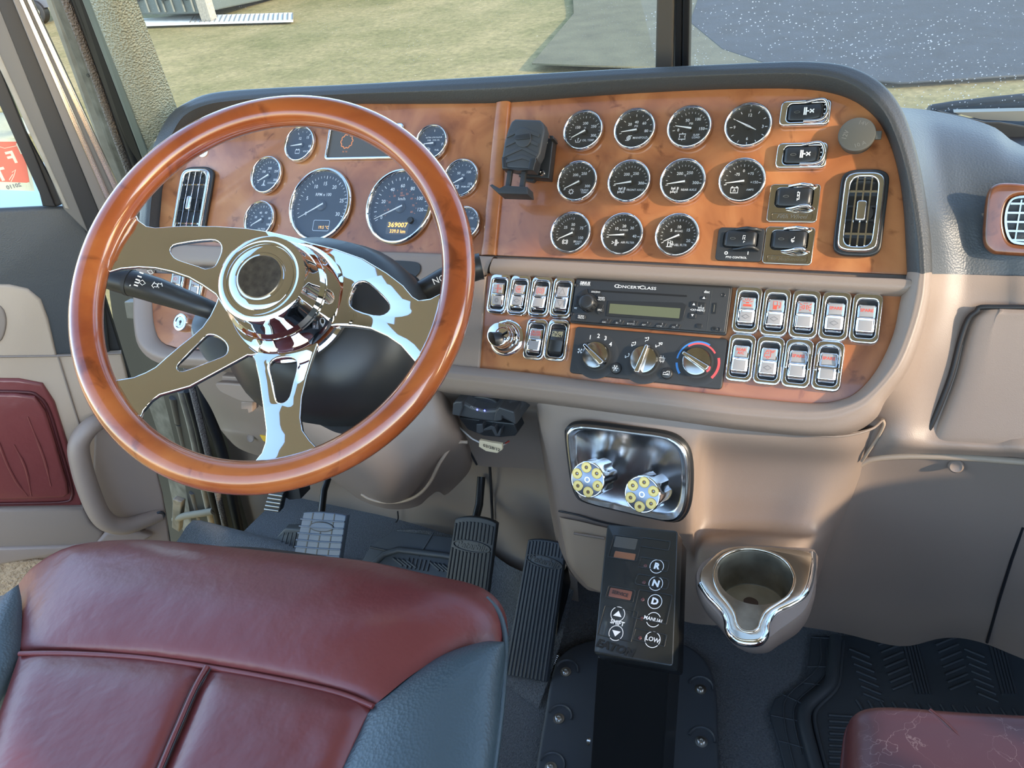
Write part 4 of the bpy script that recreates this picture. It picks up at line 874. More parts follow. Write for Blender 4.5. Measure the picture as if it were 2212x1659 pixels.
spLL = [(470,643),(520,600),(640,640),(650,740),(543,768),(535,767),(480,797),(410,835),(345,853),(328,865),(310,886),(304,900),(307,922),(290,915),(255,870),(240,838),(243,821),(287,814),(313,804),(335,792),(359,770.7),(390,744),(414.5,725),(436,705.6),(453,681.5),(466,655)]
spB = [(543,768),(560,700),(640,680),(700,700),(689,730),(673,775),(662,811),(651,857),(648,902),(653,929),(669,951),(690,972),(640,998),(590,1008),(543,1004),(564,978),(572,956),(573.5,929),(568,884),(559,820),(550,780)]
spR = [(530,492),(580,499),(640,513),(664,522),(725,537),(784,558),(835,589),(870,616),(890,640),(904,648),(930,644),(957,630),(968,640),(958,690),(938,745),(905,800),(898,785),(865,747),(836,727),(800,710.5),(764,705),(727.5,703),(706,705),(688,718),(650,740),(560,700)]
spoke(spL, [[(368,541.6),(371,533),(383,528),(419,522),(455.5,519),(470,522),(477,530),(477,544),(468,566),(460,576),(443,580),(429,575),(395,564.5),(376,556)]], 188)
spoke(spLL, [[(446,725),(455,723),(468,726),(484,737),(491,750),(488,763),(475,771),(443.5,783),(407,797),(387,801),(383,789),(400,770.7),(431,739)]], 226)
spoke(spB, [[(581,793),(586,781),(597,774),(618,771),(633,773),(640,782),(638.6,802),(631,830),(624,856.6),(613,868),(600.6,868),(595,856.6),(588,820)]], 292)
spoke(spR, [[(753,652.6),(756.5,634.5),(767,614.6),(782,609),(796,613),(817,632),(836,652.6),(840,667),(829,678),(807,680),(764,667)]], 352)
hubp = [(.070,-.062),(.070,-.050),(.0665,-.046),(.063,-.040),(.0595,-.022),(.0585,-.021),(.0585,-.018),(.0545,-.014),(.0515,.000),(.0505,.006),(.0500,.010),(.0490,.0135),(.046,.0155),(.0425,.0158)]
ob('hub', MB().lathe(hubp, 72).me(), CHROME, wh, smooth=30)
ob('hub_cap', MB().lathe([(.0425,.0158),(.041,.0150),(.039,.0148),(.0385,.0135),(.0365,.0135),(.036,.0150),(.033,.0162),(.0285,.0170),(.0278,.0158),(.0268,.0158),(.0262,.0172),(.0245,.0178)], 72).me(), CHROME, wh, smooth=25)
ob('horn_button', MB().lathe([(.0245,.0178),(.0235,.0186),(.021,.0184),(0,.0184)], 48).me(), mat('brushed_dark_button', (.20,.18,.15), .30, .9, noise=(120, (.10,.09,.08), .3)), wh, smooth=40)
ob('hub_plate', MB().lathe([(0,-.064),(.074,-.064),(.074,-.058),(.070,-.056)], 60).me(), CHROME, wh, smooth=40)
for k in range(6):
    a = 2*pi*k/6+.25; x, y = .0605*cos(a), .0605*sin(a)
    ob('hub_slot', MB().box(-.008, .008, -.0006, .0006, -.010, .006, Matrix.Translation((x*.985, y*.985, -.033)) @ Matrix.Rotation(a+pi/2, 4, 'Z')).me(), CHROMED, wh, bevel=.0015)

# ------------------------------------------------------------------ steering column
colm = thing('steering_column', 'black plastic steering column shroud behind the wheel with two control stalks', 'steering column', WC-WN*.30)
def ell(c, rx, ry, n=36, p=2.4, xd=WF.x, yd=WF.y):
    out = []
    for k in range(n):
        a = 2*pi*k/n; ca, sa = cos(a), sin(a)
        out.append(c + xd*(rx*abs(ca)**(2/p)*(1 if ca > 0 else -1)) + yd*(ry*abs(sa)**(2/p)*(1 if sa > 0 else -1)))
    return out
def axc(z, dx=0, dy=0): return WC + WN*z + WF.x*dx + WF.y*dy
rings = [ell(axc(-.070), .050, .050, p=2), ell(axc(-.078), .080, .078, p=2), ell(axc(-.095, .01, -.0), .105, .100, p=2.2), ell(axc(-.12, .015, -.004), .122, .112, p=2.4), ell(axc(-.15, .018, -.008), .128, .116, p=2.5), ell(axc(-.20, .02, -.0), .118, .10, p=2.5), ell(axc(-.27, .02, .01), .10, .09, p=2.4)]
ob('upper_shroud', loft(rings, True, True, True), BLACK, colm, world=True, smooth=50)
low = [(560,800),(640,800),(760,790),(880,770),(912,778),(870,815),(838,838),(826,862),(815,895),(800,911),(760,917),(700,912),(660,902),(643,880),(600,846)]
F2 = Fr(axc(-.150), WF.x, WN)
me = plate([smooth([Vector(F2.L(*p)) for p in low], 3, True)], .10, -.10, .012, 4); me.transform(F2.M())
ob('lower_shroud', me, BLACK, colm, world=True, smooth=50)
ob('tilt_slot', MB().tube([F2.W(*F2.L(x, y, .002), .002) for x, y in ((668,834),(690,836),(708,836))], .0022, 8).me(), BLACKM, colm, world=True, smooth=60)
# turn signal stalk (left)
def stalk(name, pts, rad, m=BLACK): return ob(name, MB().tube(smooth([atS(*p) for p in pts], 5), [rad[min(int(i/5), len(rad)-2)]+(rad[min(int(i/5), len(rad)-2)+1]-rad[min(int(i/5), len(rad)-2)])*(i % 5)/5 for i in range(5*(len(pts)-1)+1)], 24).me(), m, colm, world=True, smooth=50)
sc_ = .90
st = stalk('signal_stalk', [(222,596,sc_),(252,603,sc_),(290,613,sc_),(340,628,sc_),(400,649,sc_),(450,668,sc_),(500,690,sc_+.02)], [.0135,.0155,.0162,.0160,.0135,.0115,.012])
# printed marks on the stalk
mb = MB()
def onst(px, py): return atS(px, py, sc_-.0175)
fr_ = Fr(onst(330, 625), ray(440,666)*sc_-ray(290,613)*sc_, -ray(330,625))
def mk(pts, w=.0009, closed=False):
    m_ = MB(); stroke(m_, [fr_.L(*p) for p in pts], w, 0, closed); mb.addme(me_from(m_.v, m_.f), fr_.M())
for i, (x, y) in enumerate(((301,588),(297,596),(293,603),(291,609),(289,615))): mk([(x, y), (x+9, y+3)], .0016)
mk([(280,616),(282,617)], .002)
mk([(300,609),(308,605),(314,612),(307,616)], .0008, True); mk([(318,585),(326,583),(331,590),(324,592)], .0008, True)
mk([(328,617),(334,609),(334,612),(340,614),(339,620),(333,619),(332,622)], .0009, True); mk([(342,612),(347,614),(349,611),(351,620),(343,624),(343,620),(340,619)], .0009, True)
ob('stalk_symbols', mb.me(False), WHITE, colm, world=True)
ob('collar_ring', MB().tube([atS(276,609,sc_), atS(284,611,sc_)], .0168, 28).me(), BLACKM, colm, world=True, smooth=40)
ob('stalk_boot', MB().tube(smooth([atS(440,690,.93),(atS(455,700,.94)),atS(490,735,.97)], 4), [.020,.022,.024,.026,.028,.03,.032,.034,.036], 24).me(), mat('grey_boot', (.09,.11,.125), .4), colm, world=True, smooth=50)
# right stalk
st2 = stalk('right_stalk', [(868,620,.96),(892,636,.955),(925,622,.95),(968,600,.945),(1020,580,.94),(1040,575,.94)], [.012,.013,.014,.0155,.017,.0165])
ob('stalk_socket', MB().tube([atS(858,640,1.0), atS(880,622,.955)], [.024,.020], 24).me(), mat('blue_black_plastic', (.03,.04,.05), .35), colm, world=True, smooth=50)
f3 = Fr(atS(950,605,.93), ray(1020,575)-ray(925,615), -ray(950,605)); u, v = f3.L(954, 602)
ob('stalk_lettering', MB().addme(text_me('NOT', .011, 0, .01), f3.M() @ T(u, v, .0005)).me(False), WHITE, colm, world=True)
CHROMET = mat('warm_chrome', (.74,.66,.54), .16, 1)
BLACKS = mat('deep_black_paint', (.008,.008,.008), .35)
# ------------------------------------------------------------------ centre console (one moulded body)
con = thing('centre_console', 'taupe moulded centre console below the radio with a deep niche above the cup holder', 'console', atY(1400, 1340, .82))
def cp(name, me, m, **k): return ob(name, me, m, con, world=True, **k)
rows = gY([
 [(1150,852,1.00),(1156,858,.90),(1170,862,.875),(1290,876,.868),(1420,896,.862),(1500,908,.862),(1530,912,.862),(1580,918,.864),(1700,930,.868),(1800,938,.875),(1862,930,.90),(1905,915,.935)],
 [(1158,905,1.02),(1166,920,.90),(1180,926,.865),(1290,935,.856),(1420,945,.85),(1492,950,.85),(1520,948,.856),(1560,950,.862),(1690,962,.872),(1800,968,.885),(1858,965,.91),(1890,955,.94)],
 [(1166,960,1.03),(1176,965,.90),(1190,972,.86),(1290,985,.85),(1425,1000,.845),(1494,1000,.845),(1512,1000,.870),(1545,1000,.895),(1680,1005,.905),(1780,1010,.91),(1838,1010,.925),(1868,1000,.95)],
 [(1180,1040,1.03),(1190,1045,.90),(1206,1050,.855),(1290,1065,.845),(1425,1080,.84),(1492,1080,.84),(1506,1080,.865),(1540,1080,.89),(1660,1085,.90),(1760,1085,.90),(1808,1085,.92),(1838,1080,.95)],
 [(1188,1095,1.03),(1198,1103,.89),(1214,1110,.853),(1290,1128,.843),(1425,1140,.835),(1490,1145,.835),(1504,1145,.855),(1540,1140,.870),(1640,1142,.875),(1740,1150,.875),(1785,1140,.905),(1812,1135,.95)],
 [(1194,1130,1.03),(1205,1140,.89),(1220,1150,.85),(1290,1165,.84),(1425,1180,.83),(1488,1195,.83),(1506,1195,.835),(1540,1178,.83),(1610,1165,.825),(1720,1172,.825),(1765,1180,.87),(1790,1180,.95)],
 [(1205,1180,1.03),(1215,1190,.89),(1232,1200,.85),(1295,1215,.84),(1425,1240,.825),(1490,1250,.82),(1520,1250,.815),(1560,1245,.80),(1620,1240,.79),(1710,1240,.79),(1748,1240,.86),(1768,1250,.95)],
 [(1226,1230,1.03),(1238,1238,.89),(1252,1240,.85),(1300,1252,.84),(1430,1290,.825),(1490,1300,.82),(1525,1305,.82),(1560,1305,.80),(1620,1305,.79),(1710,1300,.79),(1735,1300,.86),(1748,1300,.95)],
 [(1258,1266,1.03),(1264,1270,.90),(1275,1276,.86),(1308,1284,.85),(1440,1330,.835),(1490,1345,.83),(1530,1350,.83),(1570,1352,.81),(1630,1355,.80),(1700,1350,.80),(1718,1345,.87),(1730,1345,.95)]])
cp('body', grid(rows, 4, 5), BEIGE, smooth=60)
# lighter lower box with pull
rows = gY([[(1206,1112,.90),(1212,1118,.846),(1250,1126,.836),(1300,1138,.832),(1330,1144,.832)],[(1215,1165,.89),(1222,1172,.842),(1256,1182,.832),(1300,1190,.828),(1330,1195,.828)],
 [(1226,1215,.89),(1236,1222,.842),(1262,1230,.834),(1300,1240,.828),(1330,1245,.826)],[(1262,1262,.90),(1268,1266,.86),(1282,1272,.84),(1308,1282,.83),(1330,1288,.828)]])
lb = cp('lower_box', grid(rows, 4, 5), BEIGEL, smooth=60)
ob('pull_groove', MB().tube([atY(x, y, .826) for x, y in ((1240,1152),(1270,1157),(1306,1163))], .0022, 8).me(), BEIGED, lb, world=True, smooth=60)
cp('seam', MB().tube([atY(x, y, Y) for x, y, Y in smooth([(1207,1104,.85),(1250,1113,.842),(1310,1130,.838),(1420,1148,.833)], 3)], .0016, 6).me(), SEALB, smooth=60)
cp('right_lip', MB().tube([atY(x, y, Y) for x, y, Y in smooth([(1906,906,.91),(1909,918,.912),(1896,945,.915),(1876,975,.92),(1862,996,.93)], 4)], .0022, 8).me(), BEIGEL, smooth=60)
cp('under_rim_lip', MB().tube([atY(x, y, Y) for x, y, Y in smooth([(1160,868,.868),(1300,886,.858),(1450,906,.852),(1600,926,.853),(1750,940,.856),(1820,942,.862),(1880,928,.88),(1906,908,.91)], 4)], .0016, 8).me(), BEIGED, smooth=60)
# cup holder bucket hanging from the console
ZR = .508
ring0 = [(1512,1243),(1520,1225),(1540,1205),(1560,1190),(1590,1182),(1640,1182),(1700,1187),(1752,1196),(1752,1225),(1745,1262),(1730,1290),(1700,1308),(1672,1322),(1656,1345),(1652,1368),(1640,1384),(1612,1386),(1590,1380),(1575,1362),(1571,1340),(1560,1318),(1530,1285),(1514,1262)]
up_r = [atZ(x, y, ZR-.004) for x, y in ring0]
cc = sum(up_r, Vector())/len(up_r)
buck = []
body = smooth([atZ(x, y, ZR-.005) for x, y in [(1505,1250),(1512,1222),(1540,1200),(1590,1180),(1640,1178),(1700,1182),(1760,1188),(1762,1225),(1760,1262),(1750,1295),(1734,1322),(1710,1342),(1684,1360),(1655,1380),(1615,1382),(1580,1364),(1550,1325),(1520,1290)]], 3, True)
c0 = sum(body, Vector())/len(body)
for dz, sc1, dy, sy_ in ((0, 1, 0, 1), (-.004, 1.02, 0, 1), (-.022, 1.03, .004, .98), (-.045, 1.0, .012, .92), (-.064, .94, .020, .84), (-.080, .82, .028, .70), (-.090, .55, .036, .46), (-.093, .1, .04, .1)):
    buck.append([c0 + Vector(((p-c0).x*sc1, (p-c0).y*sy_, (p-c0).z)) + Vector((0, dy, dz)) for p in body])
cp('cup_bucket', loft(buck, True, False, True), BEIGE, smooth=60)
# chrome cup holder insert
cup = thing('cup_holder', 'keyhole shaped chrome cup holder insert in the console', 'cup holder', Matrix.Translation(c0))
hole = [(1541,1250),(1546,1222),(1566,1200),(1598,1188),(1630,1187),(1665,1195),(1695,1212),(1713,1238),(1716,1262),(1704,1288),(1680,1305),(1655,1322),(1642,1345),(1638,1358),(1625,1366),(1605,1364),(1592,1350),(1586,1328),(1572,1305),(1552,1280)]
cu = Fr(Vector((c0.x, c0.y, ZR)), (1, 0, 0), (0, 0, 1))
o2 = [cu.L(x, y) for x, y in ring0]; h2 = smooth([Vector(cu.L(x, y)) for x, y in hole], 3, True)
o2s = smooth([Vector(p) for p in o2], 2, True)
cup.matrix_basis = cu.M()
ob('bucket_top', plate([[Vector(((p-cu.o).dot(cu.x), (p-cu.o).dot(cu.y))) for p in body], h2], .002, -.0072), BEIGE, cup)
ob('trim_plate', plate([o2s, h2], .006, -.004, .0018, 3), CHROMET, cup, smooth=50)
hc = sum(h2, Vector((0, 0, 0)) if len(h2[0]) == 3 else Vector((0, 0)))/len(h2)
rc_ = Vector(cu.L(1630, 1244))
wall = [[Vector((rc_.x+(p.x-rc_.x)*(k if k > .99 else min(k, .046/(p-rc_).length)), rc_.y+(p.y-rc_.y)*(k if k > .99 else min(k, .046/(p-rc_).length)), z)) for p in h2] for k, z in ((1, .001), (.985, -.002), (.94, -.035), (.90, -.058), (.87, -.060), (.01, -.060))]
ob('cup_wall', loft(wall[:5]), mat('dull_cup_metal', (.40,.36,.28), .30, .85, noise=(30, (.20,.18,.14), .3)), cup, smooth=50)
ob('cup_floor', loft(wall[4:], True, False, True), mat('tan_cup_floor', (.42,.36,.26), .45, noise=(40, (.30,.25,.17), .2)), cup, smooth=50)
fp = [(1516,1262),(1535,1290),(1562,1318),(1573,1342),(1576,1362),(1590,1381),(1614,1388),(1640,1385),(1653,1368),(1657,1345),(1674,1322),(1702,1308),(1731,1290),(1746,1262),(1752,1225),(1753,1197)]
ob('front_lip', MB().tube(smooth([Vector((*cu.L(x, y, -.004), -.004)) for x, y in fp], 4), .0055, 12).me(), CHROME, cup, smooth=60)
ob('inner_bead', MB().tube([Vector((p.x, p.y, .001)) for p in h2], .0022, 8, closed=True).me(), CHROMET, cup, smooth=60)
ob('coffee_stain', plate([smooth([Vector(cu.L(x, y, -.060)) for x, y in ((1606,1296),(1618,1290),(1634,1296),(1638,1306),(1626,1313),(1612,1308))], 3, True)], .0006, -.0601), mat('dried_coffee', (.10,.06,.04), .7), cup)
# chrome plate with the two revolver cylinder knobs
def chro(pts): return pts
AF = Fr(atY(1358, 1020, .828), (1, -.02, 0), Vector((0, -.97, .24)))
ash = thing('chrome_plate', 'dished chrome plate on the console behind the two cylinder knobs', 'trim plate', AF.M())
ao = smooth([Vector(AF.L(x, y)) for x, y in [(1226,948),(1230,928),(1248,918),(1290,920),(1370,930),(1430,938),(1462,950),(1482,975),(1489,1020),(1486,1080),(1474,1112),(1450,1124),(1400,1116),(1330,1100),(1270,1085),(1248,1070),(1236,1030)]], 3, True)
cA = sum(ao, Vector((0, 0)))/len(ao)
rg = [[Vector((cA.x+(p.x-cA.x)*k, cA.y+(p.y-cA.y)*k, z)) for p in ao] for k, z in ((1.02, -.006), (1.02, .002), (.985, .006), (.955, .0062), (.93, .003), (.90, -.002), (.86, -.0045), (.5, -.005), (.01, -.005))]
ob('dish', loft(rg, True, False, True), mat('smudged_chrome', (.66,.66,.66), .24, 1, noise=(22, (.40,.40,.40), .3), bump=('n', 30, .08, .004)), ash, smooth=50)
ob('gasket', loft([[Vector((cA.x+(p.x-cA.x)*k, cA.y+(p.y-cA.y)*k, z)) for p in ao] for k, z in ((1.055, -.008), (1.055, -.002), (1.02, .001))]), BLACK, ash, smooth=50)
FACEM = mat('blued_satin_steel', (.30,.32,.37), .32, .9)
def revolver(px, py, label, rot):
    ax = (CAM-atY(px, py, .72)).normalized(); ax = (ax*.25+Vector((-.20, -.88, .42))*.75).normalized()
    # cylinder face sits at Y .765, its foot on the chrome plate
    fc = atY(px, py, .765); K = Fr(fc, (1, 0, 0), ax)
    g = thing('valve_knob', label, 'knob', K.M(), 'air brake knobs shaped like revolver cylinders')
    R = .0262; L_ = .050
    prof = []
    for k in range(72):
        a = 2*pi*k/72; d = abs(((a-rot-pi/6) % (pi/3))-pi/6); prof.append((a, 1-.16*max(0, 1-(d/.25)**2)))
    rings = []
    for z, fl in ((0, 0), (-.001, 0), (-.014, 0), (-.018, .6), (-.022, 1), (-L_+.004, 1), (-L_, 1)):
        s = 1 if z < 0 else .96
        rings.append([Vector((R*s*(1-(1-f)*fl)*cos(a), R*s*(1-(1-f)*fl)*sin(a), z)) for a, f in prof])
    ob('cylinder', loft(rings, True, True, True), CHROME, g, smooth=35)
    ob('cylinder_face', MB().lathe([(0,.0004),(R*.90,.0004),(R*.94,-.0002)], 48).me(), FACEM, g, smooth=30)
    ob('pivot', MB().lathe([(.0042,.0),(.0042,.0010),(.0028,.0010),(.0022,-.002)], 20).me(), CHROME, g, smooth=40)
    ob('shaft', MB().lathe([(.0075,-L_),(.0075,-L_-.028)], 24).me(), CHROME, g, smooth=40)
    for k in range(6):
        a = rot+2*pi*k/6; x, y = .0176*cos(a), .0176*sin(a)
        c = ob('cartridge', MB().lathe([(.0078,0),(.0078,.0009),(.0074,.0012),(.0064,.0012),(.0062,.0010),(.0028,.0010),(.0026,.0004)], 28, T(x, y)).me(), BRASS, g, smooth=20)
        ob('primer', MB().lathe([(.0026,.0009),(.0013,.0009),(.0011,.0003),(0,.0003)], 18, T(x, y)).me(), BRASSD, c, smooth=40)
revolver(1269, 1036, 'chrome revolver cylinder knob with six brass cartridges, on the left of the chrome plate', radians(100))
revolver(1387, 1068, 'chrome revolver cylinder knob with six brass cartridges, on the right of the chrome plate', radians(85))

# ------------------------------------------------------------------ push-button shifter
KF0 = atY(1385, 1135, .735); KF1 = atY(1368, 1432, .572)
yv = (KF0-KF1); nrm = Vector((-.03, -yv.z, yv.y)).normalized(); 
if nrm.y > 0: nrm = -nrm
KF = Fr((KF0+KF1)/2, Vector((1, 0.0, 0)), nrm)
sh = thing('gear_selector', 'black push button gear selector with R N D MANUAL LOW keys on a tall pedestal', 'gear selector', atZ(1350, 1800, 0))
kc = [KF.L(x, y) for x, y in ((1311,1132),(1464,1146),(1453,1440),(1282,1412))]
kcs = []
for i in range(4):
    a, b, c = Vector(kc[i-1]), Vector(kc[i]), Vector(kc[(i+1) % 4]); kcs += [b+(a-b).normalized()*.004, b+((a-b).normalized()+(c-b).normalized())*.0012, b+(c-b).normalized()*.004]
def kp(name, me, m, parent=None, **k):
    me.transform(KF.M()); return ob(name, me, m, parent or sh, world=True, **k)
hd = kp('keypad_housing', plate([kcs], .024, -.024, .0022, 3), KEYPAD, smooth=40)
kp('lower_housing', plate([[(p[0]*.97, p[1]*.97) for p in kcs]], .026, -.052, .003, 3), BLACKS, smooth=40)
def kq(px, py): return KF.L(px, py, .0)
def kr(x0, y0, x1, y1, name, h=.0012, m=None, r=.0015, sunk=True):
    a = Vector(kq(x0, y0)); b = Vector(kq(x1, y1)); w = abs(b.x-a.x); hh = abs(b.y-a.y); c = (a+b)/2
    if sunk: return kp(name, plate([rrect(w, hh, r, c.x, c.y, 3), rrect(w-.003, hh-.003, r, c.x, c.y, 3)], .0012, -.0002, .0005), KEYPAD, hd, smooth=40)
    return kp(name, plate([rrect(w, hh, r, c.x, c.y, 3)], h, -.0004, .0003), m or KEYPAD, hd, smooth=40)
for q in ((1326,1154,1376,1214),(1387,1160,1445,1190),(1384,1202,1442,1236),(1380,1272,1440,1350),(1314,1264,1368,1302),(1306,1306,1364,1388),(1372,1356,1436,1398)): kr(*q, 'key_recess')
kr(1376,1238,1442,1275, 'raised_key_frame', r=.004)
kr(1331,1158,1372,1188, 'gear_window', .0008, SMOKE, sunk=False); kr(1329,1190,1370,1212, 'amber_window', .0008, mat('brown_window', (.28,.115,.06), .25), sunk=False); kr(1319,1269,1361,1297, 'service_window', .0008, mat('dull_red_window', (.17,.07,.05), .3), sunk=False)
mb = MB()
def kt(s, px, py, sz, bo=.03, sh_=0, sx=1): x, y = kq(px, py); mb.addme(text_me(s, sz, sh_, bo, sx), T(x, y, .0008, rz=radians(-3.5)))
def kc_(px, py, r, a0=0, a1=360): x, y = kq(px, py); stroke(mb, [(x+r*cos(radians(a)), y+r*sin(radians(a))) for a in range(a0, a1+1, 10)], .0009, .0008)
for s_, x, y in (('R',1419,1224),('N',1417,1261),('D',1415,1300)): kt(s_, x, y, .0115, .05, 0, 1.1); kc_(x, y, .0092)
kt('MANUAL', 1412, 1339, .0068, .02, 0, .95); kc_(1412,1339,.0092,30,150); kc_(1412,1339,.0092,210,330); kt('LOW', 1410, 1382, .0078, .02); kc_(1410, 1382, .0098)
kt('SHIFT', 1334, 1346, .0078, .03); kc_(1335,1327,.0095); kc_(1331,1368,.0095)
for px, py, s_ in ((1335,1327,1),(1331,1368,-1)): x, y = kq(px, py); mb.add([(x-.006,y-.003*s_,.0008),(x+.006,y-.003*s_,.0008),(x,y+.0045*s_,.0008)], [(0,1,2)])
ob('key_lettering', MB().addme(me_from(mb.v, mb.f), KF.M()).me(False), WHITE, hd, world=True)
mb = MB(); kt('SERVICE', 1340, 1283, .0065, .02); ob('service_lettering', MB().addme(me_from(mb.v, mb.f), KF.M()).me(False), BLACK, hd, world=True)
mb = MB(); kt('EATON', 1328, 1400, .0135, .05, .2, 1.15); ob('moulded_name', MB().addme(me_from(mb.v, mb.f), KF.M()).me(False), mat('moulded_black', (.006,.006,.005), .6), hd, world=True)
for x, y in ((1394,1222),(1391,1258),(1388,1295),(1386,1336),(1382,1378)):
    u, v = kq(x, y); kp('indicator_lamp', MB().lathe([(0,.0009),(.0022,.0007),(.0026,.0)], 16, T(u, v)).me(), mat('unlit_red_lamp', (.10,.035,.03), .3), hd, smooth=60)
# pedestal
yb = Vector((0, .10, 0))
P0 = [atY(1290, 1420, .612), atY(1445, 1436, .612), atY(1432, 1659, .592), atY(1275, 1659, .592)]
P1 = [p.copy() for p in P0]
d1, d2 = (P0[3]-P0[0]), (P0[2]-P0[1]); k3 = (P0[3].z-.031)/(-d1.z); k2 = (P0[2].z-.031)/(-d2.z)
bot3, bot2 = P0[3]+d1*k3, P0[2]+d2*k2
ob('pedestal', slab([P0[0], P0[1], bot2, bot3], (0, .085, 0)), BLACKS, sh, world=True, bevel=.003)
ob('side_screw', MB().lathe([(0,.004),(.005,.003),(.006,0)], 16, Fr(atY(1273, 1602, .62), (0,1,0), Vector((-1,0,0))).M()).me(), SATIN, sh, world=True, smooth=50)

# ------------------------------------------------------------------ under-dash: knee panels, column cover, firewall
fw1 = thing('kick_panels', 'taupe footwell panels behind the pedals with a dark seam', 'panel', atZ(1000, 1170, 0))
rows = gY([[(470,850,1.12),(560,860,1.12),(700,870,1.12),(850,880,1.12),(1000,900,1.10),(1100,900,1.10),(1200,910,1.08)],
 [(490,960,1.14),(570,970,1.14),(700,980,1.14),(850,990,1.14),(1000,1005,1.12),(1100,1010,1.10),(1215,1020,1.07)],
 [(505,1060,1.14),(590,1070,1.14),(700,1080,1.14),(850,1095,1.14),(1000,1085,1.12),(1100,1095,1.08),(1230,1110,1.05)],
 [(520,1130,1.14),(620,1140,1.14),(740,1140,1.14),(860,1145,1.14),(1000,1170,1.12),(1100,1195,1.08),(1245,1230,1.03)],
 [(530,1190,1.13),(630,1200,1.13),(740,1190,1.12),(860,1180,1.12),(1010,1210,1.10),(1110,1262,1.05),(1250,1300,1.01)]])
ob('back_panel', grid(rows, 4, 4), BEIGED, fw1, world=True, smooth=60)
ob('seam', MB().tube([atY(x, y, 1.085) for x, y in ((1058,1005),(1061,1060),(1064,1125))], .0035, 6).me(), SEALB, fw1, world=True, smooth=60)
ob('seam', MB().tube([atY(x, y, 1.125) for x, y in smooth([(859,1105),(860,1120),(855,1128)], 3)], .002, 6).me(), SEALB, fw1, world=True, smooth=60)
un = thing('under_dash_panel', 'dull taupe panel under the dashboard between the column and the console', 'panel', atY(1070, 1010, 1.0))
rows = gY([[(935,845,.86),(1000,848,.862),(1060,856,.864),(1120,862,.866),(1160,868,.866)],[(950,880,.93),(1010,885,.94),(1070,892,.945),(1125,898,.945),(1172,902,.945)],
 [(970,920,.97),(1020,925,.985),(1075,935,.99),(1130,942,.99),(1180,948,.99)],[(1000,970,.98),(1040,972,.99),(1090,975,.995),(1140,980,.995),(1192,985,.995)],[(1028,1004,.985),(1050,1008,.99),(1100,1010,.995),(1150,1013,.995),(1200,1018,.995)]])
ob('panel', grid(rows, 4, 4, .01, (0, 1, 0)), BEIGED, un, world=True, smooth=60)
ob('seam', MB().tube([atY(x, y, Y) for x, y, Y in smooth([(942,848,.858),(965,880,.925),(992,915,.966),(1008,960,.975),(1030,1004,.98)], 3)], .002, 6).me(), SEALB, un, world=True, smooth=60)
cov = thing('column_cover', 'bulging taupe steering column cover hanging under the dashboard', 'cover', atY(850, 1090, .84))
rows = gY([[(560,830,.88),(640,860,.84),(760,885,.82),(880,850,.83),(930,835,.84),(958,850,.87),(975,870,.93),(985,880,1.0)],
 [(575,880,.88),(650,915,.83),(770,935,.80),(890,905,.81),(950,890,.83),(985,910,.87),(1000,935,.93),(1010,950,1.0)],
 [(610,930,.89),(680,965,.83),(790,985,.79),(890,955,.80),(955,940,.82),(998,958,.87),(1012,975,.93),(1020,985,1.0)],
 [(660,990,.91),(730,1020,.85),(810,1035,.80),(880,1015,.80),(930,990,.82),(972,985,.87),(1000,1010,.93),(1012,1020,1.0)],
 [(710,1030,.94),(760,1055,.88),(820,1076,.83),(868,1070,.83),(905,1045,.85),(935,1030,.89),(960,1040,.94),(975,1060,1.02)],
 [(770,1075,.98),(790,1085,.93),(830,1098,.89),(872,1100,.89),(905,1092,.90),(925,1075,.92),(945,1062,.96),(960,1070,1.05)]])
ob('cover', grid(rows, 4, 5), BEIGE, cov, world=True, smooth=60)
ob('welt', MB().tube([atY(x, y, Y) for x, y, Y in smooth([(1010,955,.868),(990,955,.862),(972,968,.855),(950,1000,.843),(930,1040,.845),(905,1068,.848),(870,1083,.85),(830,1085,.85),(800,1078,.852),(782,1068,.86)], 4)], .0032, 8).me(), BEIGEL, cov, world=True, smooth=60)
kp2 = thing('driver_knee_panel', 'taupe driver knee panel left of the steering column with a release lever', 'panel', atY(520, 930, .95))
rows = gY([[(395,765,.905),(440,780,.89),(500,790,.885),(570,800,.885),(640,830,.885)],[(425,830,.93),(465,850,.92),(520,862,.91),(590,870,.90),(660,880,.89)],
 [(455,880,.97),(490,900,.96),(540,912,.945),(600,920,.93),(680,930,.90)],[(474,922,1.01),(498,926,.975),(545,932,.955),(610,938,.94),(690,950,.91)],
 [(478,930,1.02),(500,938,.98),(548,946,.965),(615,955,.95),(700,965,.92)],[(490,945,1.06),(515,968,1.03),(560,985,1.02),(630,1000,1.01),(720,1005,1.0)]])
ob('panel', grid(rows, 4, 4), BEIGE, kp2, world=True, smooth=60)
lv = ob('release_lever', slab([atY(x, y, .86) for x, y in ((464,830),(478,827),(535,832),(550,838),(552,862),(548,870),(520,868),(490,855),(474,846))], (0, .05, -.01), 3), BEIGE, kp2, world=True, bevel=.004, smooth=60)
ob('lever_bracket', slab([atY(x, y, .875) for x, y in ((478,812),(550,818),(552,834),(478,830))], (0, .05, 0)), BEIGE, kp2, world=True, bevel=.003)
ob('lever_tab', slab([atY(x, y, .872) for x, y in ((520,868),(545,868),(545,890),(536,894),(534,885),(520,885))], (0, .02, 0)), BEIGE, kp2, world=True, bevel=.002)
ob('screw_recess', MB().lathe([(0,-.001),(.008,0),(.0095,.0015),(.011,0)], 20, Fr(atY(541, 946, .958), (1,0,0), Vector((0,-.9,.4))).M()).me(), BEIGED, kp2, world=True, smooth=60)
ob('yellow_tag', slab([atY(x, y, .95) for x, y in ((561,940),(576,942),(576,956),(568,952))], (0, .004, 0)), mat('yellow_tag', (.75,.45,.04), .5), kp2, world=True)

